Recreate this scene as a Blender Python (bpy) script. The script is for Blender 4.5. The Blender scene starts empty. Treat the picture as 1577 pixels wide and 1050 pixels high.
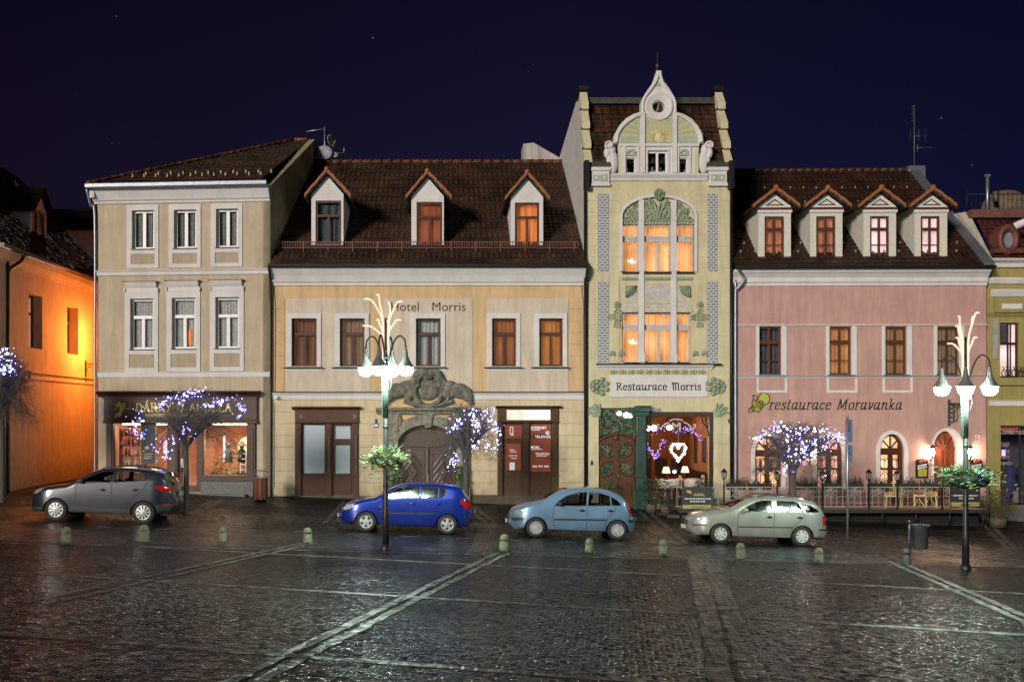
import bpy, bmesh, math, random
from mathutils import Vector, Matrix, Euler
from mathutils.geometry import delaunay_2d_cdt
R_ = math.radians
PI = math.pi
scene = bpy.context.scene
col = scene.collection
random.seed(7)

# ------------------------------------------------------------------ camera
F, CX, CY, CZ = 1500.0, 690.0, 638.0, 3.65      # focal length and principal point in photo pixels, eye height
W_, H_ = 1577.0, 1050.0
cam = bpy.data.cameras.new('camera')
cam.sensor_width = 36.0
cam.lens = 36.0 * F / W_
cam.shift_x = (W_ / 2 - CX) / W_
cam.shift_y = (CY - H_ / 2) / W_
cam.clip_end = 2000
cam.clip_start = 0.1
camo = bpy.data.objects.new('camera', cam)
col.objects.link(camo)
camo.location = (0, 0, CZ)
camo.rotation_euler = (R_(90), 0, 0)
scene.camera = camo
scene.view_settings.view_transform = 'Standard'
scene.view_settings.look = 'None'
scene.view_settings.exposure = 0
scene.view_settings.gamma = 1
scene.render.engine = 'CYCLES'
scene.cycles.max_bounces = 8
scene.cycles.transparent_max_bounces = 16
scene.cycles.sample_clamp_indirect = 6
scene.cycles.use_denoising = True
scene.cycles.denoising_prefilter = 'ACCURATE'

# ------------------------------------------------------------------ night sky
def build_world():
    w = bpy.data.worlds.new('World')
    scene.world = w
    w.use_nodes = True
    nt = w.node_tree
    nt.nodes.clear()
    N = nt.nodes.new
    L = nt.links.new
    out = N('ShaderNodeOutputWorld')
    bg = N('ShaderNodeBackground')
    tc = N('ShaderNodeTexCoord')
    sep = N('ShaderNodeSeparateXYZ')
    L(tc.outputs['Generated'], sep.inputs[0])
    rz = N('ShaderNodeValToRGB')
    rz.color_ramp.elements[0].position = 0.0
    rz.color_ramp.elements[0].color = (0.0125, 0.0102, 0.034, 1)
    rz.color_ramp.elements[1].position = 0.45
    rz.color_ramp.elements[1].color = (0.0034, 0.0033, 0.0135, 1)
    e = rz.color_ramp.elements.new(0.2)
    e.color = (0.0096, 0.0084, 0.030, 1)
    L(sep.outputs['Z'], rz.inputs[0])
    rx = N('ShaderNodeValToRGB')
    rx.color_ramp.elements[0].position = 0.0
    rx.color_ramp.elements[0].color = (0.75, 0.50, 0.45, 1)
    rx.color_ramp.elements[1].position = 1.0
    rx.color_ramp.elements[1].color = (0.42, 0.62, 0.80, 1)
    e = rx.color_ramp.elements.new(0.55)
    e.color = (1, 1, 1, 1)
    mr = N('ShaderNodeMapRange')
    mr.inputs['From Min'].default_value = -0.45
    mr.inputs['From Max'].default_value = 0.55
    L(sep.outputs['X'], mr.inputs['Value'])
    L(mr.outputs[0], rx.inputs[0])
    mx = N('ShaderNodeMix')
    mx.data_type = 'RGBA'
    mx.blend_type = 'MULTIPLY'
    mx.inputs[0].default_value = 1.0
    L(rz.outputs[0], mx.inputs[6])
    L(rx.outputs[0], mx.inputs[7])
    vo = N('ShaderNodeTexVoronoi')
    vo.inputs['Scale'].default_value = 34
    L(tc.outputs['Generated'], vo.inputs['Vector'])
    lt = N('ShaderNodeMapRange')
    lt.inputs['From Min'].default_value = 0.034
    lt.inputs['From Max'].default_value = 0.008
    L(vo.outputs['Distance'], lt.inputs['Value'])
    sc = N('ShaderNodeSeparateColor')
    L(vo.outputs['Color'], sc.inputs[0])
    pw = N('ShaderNodeMath'); pw.operation = 'POWER'
    pw.inputs[1].default_value = 2.0
    L(sc.outputs[0], pw.inputs[0])
    mu = N('ShaderNodeMath'); mu.operation = 'MULTIPLY'
    L(lt.outputs[0], mu.inputs[0]); L(pw.outputs[0], mu.inputs[1])
    st = N('ShaderNodeMix'); st.data_type = 'RGBA'; st.blend_type = 'ADD'
    st.inputs[0].default_value = 1.0
    cs = N('ShaderNodeMix'); cs.data_type = 'RGBA'; cs.blend_type = 'MULTIPLY'
    cs.inputs[0].default_value = 1.0
    cs.inputs[7].default_value = (0.5, 0.48, 0.55, 1)
    L(mu.outputs[0], cs.inputs[6])
    L(mx.outputs[2], st.inputs[6]); L(cs.outputs[2], st.inputs[7])
    L(st.outputs[2], bg.inputs['Color'])
    bg.inputs['Strength'].default_value = 1.0
    L(bg.outputs[0], out.inputs[0])
build_world()

# the soft light that the square's many lamps throw on the fronts (from behind the viewer)
sun = bpy.data.lights.new('sun', 'SUN')
sun.energy = 3.1
sun.angle = R_(10)
sun.color = (1.0, 0.90, 0.80)
suno = bpy.data.objects.new('sun', sun)
col.objects.link(suno)
suno.location = (0, -30, 30)
suno.rotation_euler = (R_(90 - 14), 0, R_(-33))

# ------------------------------------------------------------------ helpers
def P(px, py, d):
    return Vector(((px - CX) / F * d, d, CZ - (py - CY) / F * d))

def G(X, d):
    x = max(-60, min(60, X))
    z1 = lambda dd: CZ - 2.283 - .033 * x - .0457 * dd
    zf = CZ - 3.368 - .0328 * x
    if d <= 30: return z1(max(d, -40))
    if d >= 37.5: return zf
    t = (d - 30) / 7.5
    return z1(30) * (1 - t) + zf * t

def GP(px, py):
    lo, hi = 2.0, 80.0
    for _ in range(50):
        m = (lo + hi) / 2
        p = P(px, py, m)
        if p.z > G(p.x, m): lo = m
        else: hi = m
    p = P(px, py, lo)
    return Vector((p.x, lo, G(p.x, lo)))

def tag(o, label=None, cat=None, group=None, kind=None):
    if label: o['label'] = label
    if cat: o['category'] = cat
    if group: o['group'] = group
    if kind: o['kind'] = kind
    return o

def empty(name, loc=(0, 0, 0), rz=0.0, label=None, cat=None, group=None, rot=None):
    o = bpy.data.objects.new(name, None)
    o.empty_display_size = .2
    col.objects.link(o)
    o.location = loc
    o.rotation_euler = rot if rot else (0, 0, rz)
    tag(o, label, cat, group)
    return o

def copy_tree(o, parent=None):
    c = o.copy()
    col.objects.link(c)
    c.parent = parent
    for ch in list(o.children):
        copy_tree(ch, c)
    return c

def inside(pt, poly):
    x, y = pt
    r = False
    n = len(poly)
    j = n - 1
    for i in range(n):
        xi, yi = poly[i]; xj, yj = poly[j]
        if (yi > y) != (yj > y) and x < (xj - xi) * (y - yi) / (yj - yi + 1e-12) + xi:
            r = not r
        j = i
    return r

def cdt(outer, holes=(), extra=()):
    verts, edges = [], []
    for loop in [outer] + list(holes):
        b = len(verts)
        n = len(loop)
        verts += [Vector((p[0], p[1])) for p in loop]
        edges += [(b + i, b + (i + 1) % n) for i in range(n)]
    for p in extra:
        if inside(p, outer) and not any(inside(p, h) for h in holes):
            verts.append(Vector((p[0], p[1])))
    res = delaunay_2d_cdt(verts, edges, [], 0, 1e-6)
    vs, fs = res[0], res[2]
    out = []
    for f in fs:
        cx = sum(vs[i].x for i in f) / len(f); cy = sum(vs[i].y for i in f) / len(f)
        if inside((cx, cy), outer) and not any(inside((cx, cy), h) for h in holes):
            out.append(list(f))
    return [(v.x, v.y) for v in vs], out

class MB:
    def __init__(s):
        s.v, s.f, s.sm = [], [], []
    def add(s, vs, fs, smooth=False, xf=None):
        b = len(s.v)
        s.v += [tuple(xf @ Vector(v)) if xf else tuple(v) for v in vs]
        for f in fs:
            s.f.append([b + i for i in f]); s.sm.append(smooth)
        return s
    def box(s, x0, x1, y0, y1, z0, z1, xf=None):
        x0, x1 = sorted((x0, x1)); y0, y1 = sorted((y0, y1)); z0, z1 = sorted((z0, z1))
        vs = [(x, y, z) for z in (z0, z1) for y in (y0, y1) for x in (x0, x1)]
        fs = [(0, 2, 3, 1), (4, 5, 7, 6), (0, 1, 5, 4), (2, 6, 7, 3), (0, 4, 6, 2), (1, 3, 7, 5)]
        return s.add(vs, fs, xf=xf)
    def quad(s, a, b, c, d):
        return s.add([a, b, c, d], [(0, 1, 2, 3)])
    def prism(s, pts, y0, y1, holes=(), back=True, xf=None):
        """polygon in x,z extruded along y"""
        vs, fs = cdt(pts, holes)
        s.add([(x, y0, z) for x, z in vs], fs, xf=xf)
        if back: s.add([(x, y1, z) for x, z in vs], [f[::-1] for f in fs], xf=xf)
        for loop in [pts] + list(holes):
            n = len(loop)
            s.add([(x, y0, z) for x, z in loop] + [(x, y1, z) for x, z in loop],
                  [(i, (i + 1) % n, n + (i + 1) % n, n + i) for i in range(n)], xf=xf)
        return s
    def ring(s, x0, x1, z0, z1, w, y0, y1, wt=None, wb=None):
        wt = w if wt is None else wt; wb = w if wb is None else wb
        s.box(x0, x0 + w, y0, y1, z0, z1); s.box(x1 - w, x1, y0, y1, z0, z1)
        if wt: s.box(x0 + w, x1 - w, y0, y1, z1 - wt, z1)
        if wb: s.box(x0 + w, x1 - w, y0, y1, z0, z0 + wb)
        return s
    def mould(s, x0, x1, prof):
        """profile of (y,z) swept along x"""
        n = len(prof)
        vs = [(x0, y, z) for y, z in prof] + [(x1, y, z) for y, z in prof]
        fs = [(i, (i + 1) % n, n + (i + 1) % n, n + i) for i in range(n)] + [tuple(range(n))[::-1], tuple(range(n, 2 * n))]
        return s.add(vs, fs)
    def tube(s, path, r, n=8, cap=True, smooth=True, xf=None):
        path = [Vector(p) for p in path]
        m = len(path)
        rr = [r] * m if not isinstance(r, (list, tuple)) else list(r)
        vs = []
        prev = None
        for i, p in enumerate(path):
            t = (path[min(i + 1, m - 1)] - path[max(i - 1, 0)])
            if t.length < 1e-9: t = Vector((0, 0, 1))
            t.normalize()
            if prev is None:
                a = Vector((0, 0, 1)) if abs(t.z) < .9 else Vector((1, 0, 0))
                u = t.cross(a).normalized()
            else:
                u = (prev - t * prev.dot(t))
                u = u.normalized() if u.length > 1e-6 else t.cross(Vector((1, 0, 0))).normalized()
            prev = u
            w = t.cross(u)
            for k in range(n):
                an = 2 * PI * k / n
                vs.append(p + (u * math.cos(an) + w * math.sin(an)) * rr[i])
        fs = []
        for i in range(m - 1):
            for k in range(n):
                fs.append((i * n + k, i * n + (k + 1) % n, (i + 1) * n + (k + 1) % n, (i + 1) * n + k))
        s.add(vs, fs, smooth, xf)
        if cap:
            s.add(vs[:n], [tuple(range(n))[::-1]], False, xf); s.add(vs[-n:], [tuple(range(n))], False, xf)
        return s
    def lathe(s, prof, c=(0, 0, 0), n=20, axis='z', smooth=True, xf=None):
        vs, fs = [], []
        for r, h in prof:
            for k in range(n):
                a = 2 * PI * k / n
                x, y = r * math.cos(a), r * math.sin(a)
                if axis == 'z': q = (x, y, h)
                elif axis == 'y': q = (x, h, y)
                else: q = (h, x, y)
                vs.append((q[0] + c[0], q[1] + c[1], q[2] + c[2]))
        for i in range(len(prof) - 1):
            for k in range(n):
                fs.append((i * n + k, i * n + (k + 1) % n, (i + 1) * n + (k + 1) % n, (i + 1) * n + k))
        return s.add(vs, fs, smooth, xf)
    def ball(s, c, r, nu=10, nv=6, xf=None, smooth=True):
        rx, ry, rz = (r, r, r) if not isinstance(r, (tuple, list)) else r
        vs = [(c[0], c[1], c[2] - rz)]
        for j in range(1, nv):
            ph = -PI / 2 + PI * j / nv
            for k in range(nu):
                a = 2 * PI * k / nu
                vs.append((c[0] + rx * math.cos(ph) * math.cos(a), c[1] + ry * math.cos(ph) * math.sin(a), c[2] + rz * math.sin(ph)))
        vs.append((c[0], c[1], c[2] + rz))
        fs = [(0, 1 + (k + 1) % nu, 1 + k) for k in range(nu)]
        for j in range(nv - 2):
            b = 1 + j * nu
            for k in range(nu):
                fs.append((b + k, b + (k + 1) % nu, b + nu + (k + 1) % nu, b + nu + k))
        b = 1 + (nv - 2) * nu
        fs += [(b + k, b + (k + 1) % nu, len(vs) - 1) for k in range(nu)]
        return s.add(vs, fs, smooth, xf)
    def build(s, name, mat, parent=None, loc=None, recalc=True, bevel=0, kind=None):
        me = bpy.data.meshes.new(name)
        me.from_pydata(s.v, [], s.f)
        if any(s.sm): me.polygons.foreach_set('use_smooth', s.sm)
        if recalc:
            bm = bmesh.new(); bm.from_mesh(me)
            bmesh.ops.remove_doubles(bm, verts=bm.verts, dist=1e-5)
            bmesh.ops.recalc_face_normals(bm, faces=bm.faces)
            bm.to_mesh(me); bm.free()
        me.materials.append(mat)
        o = bpy.data.objects.new(name, me)
        col.objects.link(o)
        if parent: o.parent = parent
        if loc is not None: o.location = loc
        if kind: o['kind'] = kind
        if bevel:
            b = o.modifiers.new('bevel', 'BEVEL'); b.width = bevel; b.segments = 2; b.limit_method = 'ANGLE'
        return o

class Fac:
    """frame of a house front: local x along the front, y into the house, z up"""
    def __init__(s, px, py, D, yaw=0.0):
        s.O = P(px, py, D); s.yaw = yaw
        s.n = Vector((-math.sin(yaw), math.cos(yaw), 0)); s.u = Vector((math.cos(yaw), math.sin(yaw), 0))
    def at(s, px, py, dy=0.0):
        r = Vector(((px - CX) / F, 1, -(py - CY) / F)); c = Vector((0, 0, CZ))
        q = s.O + s.n * dy
        t = (q - c).dot(s.n) / r.dot(s.n)
        p = c + r * t - s.O
        return p.dot(s.u), p.z
    def rect(s, x0, y0, x1, y1, dy=0.0):
        a, b = s.at(x0, y1, dy), s.at(x1, y0, dy)
        return a[0], b[0], a[1], b[1]
    def pts(s, L, dy=0.0):
        return [s.at(x, y, dy) for x, y in L]

def arch(x0, x1, z0, zs, zt, n=14):
    """outline: straight sides from z0 to zs then an elliptic head up to zt"""
    cx, rx = (x0 + x1) / 2, (x1 - x0) / 2
    pts = [(x0, z0), (x1, z0)]
    for i in range(n + 1):
        a = PI * i / n
        pts.append((cx + rx * math.cos(a), zs + (zt - zs) * math.sin(a)))
    return pts

def rectp(x0, x1, z0, z1): return [(x0, z0), (x1, z0), (x1, z1), (x0, z1)]

def smooth_path(pts, n=6, closed=False):
    pts = [Vector(p) for p in pts]
    m = len(pts)
    out = []
    rng = range(m if closed else m - 1)
    for i in rng:
        p0 = pts[(i - 1) % m] if closed or i > 0 else pts[0]
        p1, p2 = pts[i], pts[(i + 1) % m]
        p3 = pts[(i + 2) % m] if closed or i + 2 < m else pts[-1]
        for k in range(n):
            t = k / n
            out.append(.5 * ((2 * p1) + (p2 - p0) * t + (2 * p0 - 5 * p1 + 4 * p2 - p3) * t * t + (3 * p1 - p0 - 3 * p2 + p3) * t ** 3))
    if not closed: out.append(pts[-1])
    return out

# ------------------------------------------------------------------ materials
_m = {}
def base_mat(name):
    m = bpy.data.materials.new(name)
    m.use_nodes = True
    nt = m.node_tree
    return m, nt, nt.nodes['Principled BSDF'], nt.nodes.new, nt.links.new

def mat(name, c, rough=.6, metal=0.0, var=.25, scale=6.0, bump=.0, bscale=40.0, spec=.5, coat=0.0, stain=0.0, splash=0.0, emit=None, es=0.0):
    if name in _m: return _m[name]
    m, nt, b, N, L = base_mat(name)
    _m[name] = m
    b.inputs['Roughness'].default_value = rough
    b.inputs['Metallic'].default_value = metal
    b.inputs['Specular IOR Level'].default_value = spec
    b.inputs['Coat Weight'].default_value = coat
    b.inputs['Coat Roughness'].default_value = .06
    tc = N('ShaderNodeTexCoord')
    nz = N('ShaderNodeTexNoise')
    nz.inputs['Scale'].default_value = scale
    nz.inputs['Detail'].default_value = 6
    nz.inputs['Roughness'].default_value = .62
    L(tc.outputs['Object'], nz.inputs['Vector'])
    mr = N('ShaderNodeMapRange')
    mr.inputs['From Min'].default_value = .3; mr.inputs['From Max'].default_value = .7
    mr.inputs['To Min'].default_value = 1 - var; mr.inputs['To Max'].default_value = 1 + var * .6
    L(nz.outputs['Fac'], mr.inputs['Value'])
    mx = N('ShaderNodeMix'); mx.data_type = 'RGBA'; mx.blend_type = 'MULTIPLY'; mx.inputs[0].default_value = 1
    mx.inputs[6].default_value = (*c, 1)
    L(mr.outputs[0], mx.inputs[7])
    last = mx.outputs[2]
    if stain:
        mp = N('ShaderNodeMapping'); mp.inputs['Scale'].default_value = (2.2, 2.2, .28)
        L(tc.outputs['Object'], mp.inputs[0])
        n2 = N('ShaderNodeTexNoise'); n2.inputs['Scale'].default_value = 1.6; n2.inputs['Detail'].default_value = 8; n2.inputs['Roughness'].default_value = .7
        L(mp.outputs[0], n2.inputs['Vector'])
        r2 = N('ShaderNodeMapRange'); r2.inputs['From Min'].default_value = .42; r2.inputs['From Max'].default_value = .72
        r2.inputs['To Min'].default_value = 1.0; r2.inputs['To Max'].default_value = 1 - stain
        L(n2.outputs['Fac'], r2.inputs['Value'])
        m2 = N('ShaderNodeMix'); m2.data_type = 'RGBA'; m2.blend_type = 'MULTIPLY'; m2.inputs[0].default_value = 1
        L(last, m2.inputs[6]); L(r2.outputs[0], m2.inputs[7])
        last = m2.outputs[2]
    if splash:      # mud splashed up the foot of the wall
        sz = N('ShaderNodeSeparateXYZ'); L(tc.outputs['Object'], sz.inputs[0])
        n3 = N('ShaderNodeTexNoise'); n3.inputs['Scale'].default_value = 3.0; n3.inputs['Detail'].default_value = 7
        L(tc.outputs['Object'], n3.inputs['Vector'])
        a3 = N('ShaderNodeMath'); a3.operation = 'MULTIPLY_ADD'; a3.inputs[1].default_value = -1.5; L(n3.outputs['Fac'], a3.inputs[0]); L(sz.outputs['Z'], a3.inputs[2])
        r3 = N('ShaderNodeMapRange'); r3.inputs['From Min'].default_value = -.9; r3.inputs['From Max'].default_value = .35; r3.inputs['To Min'].default_value = 1 - splash; r3.inputs['To Max'].default_value = 1
        L(a3.outputs[0], r3.inputs['Value'])
        m3 = N('ShaderNodeMix'); m3.data_type = 'RGBA'; m3.blend_type = 'MULTIPLY'; m3.inputs[0].default_value = 1
        L(last, m3.inputs[6]); L(r3.outputs[0], m3.inputs[7]); last = m3.outputs[2]
    L(last, b.inputs['Base Color'])
    if bump:
        nb = N('ShaderNodeTexNoise'); nb.inputs['Scale'].default_value = bscale; nb.inputs['Detail'].default_value = 4
        L(tc.outputs['Object'], nb.inputs['Vector'])
        bp = N('ShaderNodeBump'); bp.inputs['Strength'].default_value = bump; bp.inputs['Distance'].default_value = .02
        L(nb.outputs['Fac'], bp.inputs['Height']); L(bp.outputs[0], b.inputs['Normal'])
    if emit:
        b.inputs['Emission Color'].default_value = (*emit, 1); b.inputs['Emission Strength'].default_value = es
    return m

def plaster(name, c, **k):
    a = dict(rough=.85, var=.10, scale=1.3, bump=.25, bscale=60, spec=.25, stain=.26, splash=.45); a.update(k)
    return mat(name, c, **a)

def emis(name, c, s):
    if name in _m: return _m[name]
    m, nt, b, N, L = base_mat(name); _m[name] = m
    b.inputs['Base Color'].default_value = (0.02, 0.02, 0.02, 1)
    b.inputs['Emission Color'].default_value = (*c, 1); b.inputs['Emission Strength'].default_value = s
    return m

def lit_curtain(name, c, s, stripes=9.0, dark=.55):
    """cloth lit from the room behind it"""
    if name in _m: return _m[name]
    m, nt, b, N, L = base_mat(name); _m[name] = m
    tc = N('ShaderNodeTexCoord')
    mp = N('ShaderNodeMapping'); mp.inputs['Scale'].default_value = (stripes, .1, .25)
    L(tc.outputs['Object'], mp.inputs[0])
    nz = N('ShaderNodeTexNoise'); nz.inputs['Scale'].default_value = 1.6; nz.inputs['Detail'].default_value = 5
    L(mp.outputs[0], nz.inputs['Vector'])
    mr = N('ShaderNodeMapRange'); mr.inputs['From Min'].default_value = .35; mr.inputs['From Max'].default_value = .65
    mr.inputs['To Min'].default_value = dark; mr.inputs['To Max'].default_value = 1.15
    L(nz.outputs['Fac'], mr.inputs['Value'])
    mu = N('ShaderNodeMath'); mu.operation = 'MULTIPLY'; mu.inputs[1].default_value = s
    n2 = N('ShaderNodeTexNoise'); n2.inputs['Scale'].default_value = .9; n2.inputs['Detail'].default_value = 3
    L(tc.outputs['Object'], n2.inputs['Vector'])
    r2 = N('ShaderNodeMapRange'); r2.inputs['From Min'].default_value = .35; r2.inputs['From Max'].default_value = .65; r2.inputs['To Min'].default_value = .55; r2.inputs['To Max'].default_value = 1.3
    L(n2.outputs['Fac'], r2.inputs['Value'])
    m2 = N('ShaderNodeMath'); m2.operation = 'MULTIPLY'; L(mr.outputs[0], m2.inputs[0]); L(r2.outputs[0], m2.inputs[1])
    L(m2.outputs[0], mu.inputs[0])
    b.inputs['Base Color'].default_value = (*[q * .5 for q in c], 1)
    b.inputs['Roughness'].default_value = .9
    b.inputs['Emission Color'].default_value = (*c, 1)
    L(mu.outputs[0], b.inputs['Emission Strength'])
    return m

def glass(name='glass', tint=(.92, .95, .95), refl=1.0, rough=.02):
    if name in _m: return _m[name]
    m = bpy.data.materials.new(name); m.use_nodes = True; _m[name] = m
    nt = m.node_tree; nt.nodes.clear(); N = nt.nodes.new; L = nt.links.new
    o = N('ShaderNodeOutputMaterial'); mx = N('ShaderNodeMixShader'); t = N('ShaderNodeBsdfTransparent'); g = N('ShaderNodeBsdfGlossy')
    t.inputs[0].default_value = (*tint, 1); g.inputs['Roughness'].default_value = rough
    f = N('ShaderNodeFresnel'); f.inputs[0].default_value = 1.5
    mu = N('ShaderNodeMath'); mu.operation = 'MULTIPLY'; mu.inputs[1].default_value = refl
    tc = N('ShaderNodeTexCoord'); nz = N('ShaderNodeTexNoise'); nz.inputs['Scale'].default_value = 1.7
    L(tc.outputs['Object'], nz.inputs['Vector'])
    bp = N('ShaderNodeBump'); bp.inputs['Strength'].default_value = .04; bp.inputs['Distance'].default_value = .05
    L(nz.outputs['Fac'], bp.inputs['Height']); L(bp.outputs[0], g.inputs['Normal'])
    L(f.outputs[0], mu.inputs[0]); L(mu.outputs[0], mx.inputs[0]); L(t.outputs[0], mx.inputs[1]); L(g.outputs[0], mx.inputs[2]); L(mx.outputs[0], o.inputs[0])
    return m

def tiles(name, c, c2, tw=.22, th=.26, yel=0.0):
    """clay roof tiles over the roof's own x,z"""
    if name in _m: return _m[name]
    m, nt, b, N, L = base_mat(name); _m[name] = m
    tc = N('ShaderNodeTexCoord')
    sp = N('ShaderNodeSeparateXYZ'); L(tc.outputs['Object'], sp.inputs[0])
    cb = N('ShaderNodeCombineXYZ'); L(sp.outputs['X'], cb.inputs[0]); L(sp.outputs['Z'], cb.inputs[1])
    br = N('ShaderNodeTexBrick')
    br.inputs['Scale'].default_value = 1; br.inputs['Brick Width'].default_value = tw; br.inputs['Row Height'].default_value = th
    br.inputs['Mortar Size'].default_value = .018; br.inputs['Mortar Smooth'].default_value = .6
    br.inputs['Color1'].default_value = (*c, 1); br.inputs['Color2'].default_value = (*c2, 1); br.inputs['Mortar'].default_value = (.008, .006, .005, 1)
    L(cb.outputs[0], br.inputs['Vector'])
    nz = N('ShaderNodeTexNoise'); nz.inputs['Scale'].default_value = .8; nz.inputs['Detail'].default_value = 6
    L(tc.outputs['Object'], nz.inputs['Vector'])
    mr = N('ShaderNodeMapRange'); mr.inputs['From Min'].default_value = .3; mr.inputs['From Max'].default_value = .7; mr.inputs['To Min'].default_value = .45; mr.inputs['To Max'].default_value = 1.5
    L(nz.outputs['Fac'], mr.inputs['Value'])
    mx = N('ShaderNodeMix'); mx.data_type = 'RGBA'; mx.blend_type = 'MULTIPLY'; mx.inputs[0].default_value = 1
    L(br.outputs['Color'], mx.inputs[6]); L(mr.outputs[0], mx.inputs[7])
    last = mx.outputs[2]
    if yel:   # lichen
        n2 = N('ShaderNodeTexNoise'); n2.inputs['Scale'].default_value = 1.9; n2.inputs['Detail'].default_value = 9; n2.inputs['Roughness'].default_value = .75
        L(tc.outputs['Object'], n2.inputs['Vector'])
        r2 = N('ShaderNodeMapRange'); r2.inputs['From Min'].default_value = .52; r2.inputs['From Max'].default_value = .68; r2.inputs['To Max'].default_value = yel
        L(n2.outputs['Fac'], r2.inputs['Value'])
        m2 = N('ShaderNodeMix'); m2.data_type = 'RGBA'; m2.inputs[7].default_value = (.10, .085, .03, 1)
        L(r2.outputs[0], m2.inputs[0]); L(last, m2.inputs[6]); last = m2.outputs[2]
    L(last, b.inputs['Base Color'])
    b.inputs['Roughness'].default_value = .55
    b.inputs['Specular IOR Level'].default_value = .35
    sx = N('ShaderNodeMath'); sx.operation = 'MULTIPLY'; sx.inputs[1].default_value = 2 * PI / tw; L(sp.outputs['X'], sx.inputs[0])
    sn = N('ShaderNodeMath'); sn.operation = 'SINE'; L(sx.outputs[0], sn.inputs[0])
    ad = N('ShaderNodeMath'); ad.operation = 'MULTIPLY_ADD'; ad.inputs[1].default_value = -.8; L(br.outputs['Fac'], ad.inputs[0]); 
    s5 = N('ShaderNodeMath'); s5.operation = 'MULTIPLY'; s5.inputs[1].default_value = .5; L(sn.outputs[0], s5.inputs[0]); L(s5.outputs[0], ad.inputs[2])
    bp = N('ShaderNodeBump'); bp.inputs['Strength'].default_value = .7; bp.inputs['Distance'].default_value = .03
    L(ad.outputs[0], bp.inputs['Height']); L(bp.outputs[0], b.inputs['Normal'])
    return m

def brickwork(name, c, c2, mortar, bw, bh, ms=.02):
    if name in _m: return _m[name]
    m, nt, b, N, L = base_mat(name); _m[name] = m
    tc = N('ShaderNodeTexCoord'); sp = N('ShaderNodeSeparateXYZ'); L(tc.outputs['Object'], sp.inputs[0])
    cb = N('ShaderNodeCombineXYZ'); L(sp.outputs['X'], cb.inputs[0]); L(sp.outputs['Z'], cb.inputs[1])
    br = N('ShaderNodeTexBrick'); br.inputs['Scale'].default_value = 1; br.inputs['Brick Width'].default_value = bw; br.inputs['Row Height'].default_value = bh
    br.inputs['Mortar Size'].default_value = ms; br.inputs['Mortar Smooth'].default_value = .1
    br.inputs['Color1'].default_value = (*c, 1); br.inputs['Color2'].default_value = (*c2, 1); br.inputs['Mortar'].default_value = (*mortar, 1)
    L(cb.outputs[0], br.inputs['Vector']); L(br.outputs['Color'], b.inputs['Base Color'])
    b.inputs['Roughness'].default_value = .4
    bp = N('ShaderNodeBump'); bp.inputs['Strength'].default_value = -.5; bp.inputs['Distance'].default_value = .01
    L(br.outputs['Fac'], bp.inputs['Height']); L(bp.outputs[0], b.inputs['Normal'])
    return m

def wood(name, c, rough=.45):
    return mat(name, c, rough=rough, var=.35, scale=9, bump=.15, bscale=25, spec=.4)

WHITE = plaster('white_stucco', (.66, .63, .62), stain=.10)
DARKMETAL = mat('dark_metal', (.025, .025, .028), rough=.45, metal=.6)
ZINC = mat('zinc', (.30, .33, .38), rough=.4, metal=.7, var=.2)
GLASS = glass()
BROWN = wood('brown_wood', (.085, .032, .018))
DBROWN = wood('dark_brown_wood', (.052, .024, .016))
WHITEP = mat('white_paint', (.72, .72, .74), rough=.4, var=.06)
NIGHT = mat('dark_room', (.02, .02, .022), rough=.9)
GREYCURT = mat('grey_curtain', (.45, .44, .44), rough=.9, var=.4, scale=14)
ORANGE_LIT = lit_curtain('orange_lit_curtain', (1.0, .46, .18), .92)
RED_LIT = lit_curtain('red_lit_curtain', (.50, .13, .06), .30, stripes=3)
PINK_LIT = lit_curtain('pink_lit_curtain', (1.0, .68, .66), .95, stripes=2, dark=.85)
AMBER_DIM = lit_curtain('amber_dim_curtain', (.50, .18, .07), .25, stripes=6)

# ------------------------------------------------------------------ shared building pieces
def curtain(mb, x0, x1, z0, z1, y, amp=.03, waves=8, n=32):
    vs, fs = [], []
    for i in range(n + 1):
        t = i / n
        yy = y + amp * math.sin(t * waves * 2 * PI) + amp * .4 * math.sin(t * waves * 5.3 + x0)
        x = x0 + (x1 - x0) * t
        vs += [(x, yy, z0), (x, yy, z1)]
    for i in range(n):
        fs.append((2 * i, 2 * i + 2, 2 * i + 3, 2 * i + 1))
    mb.add(vs, fs, True)

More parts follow.
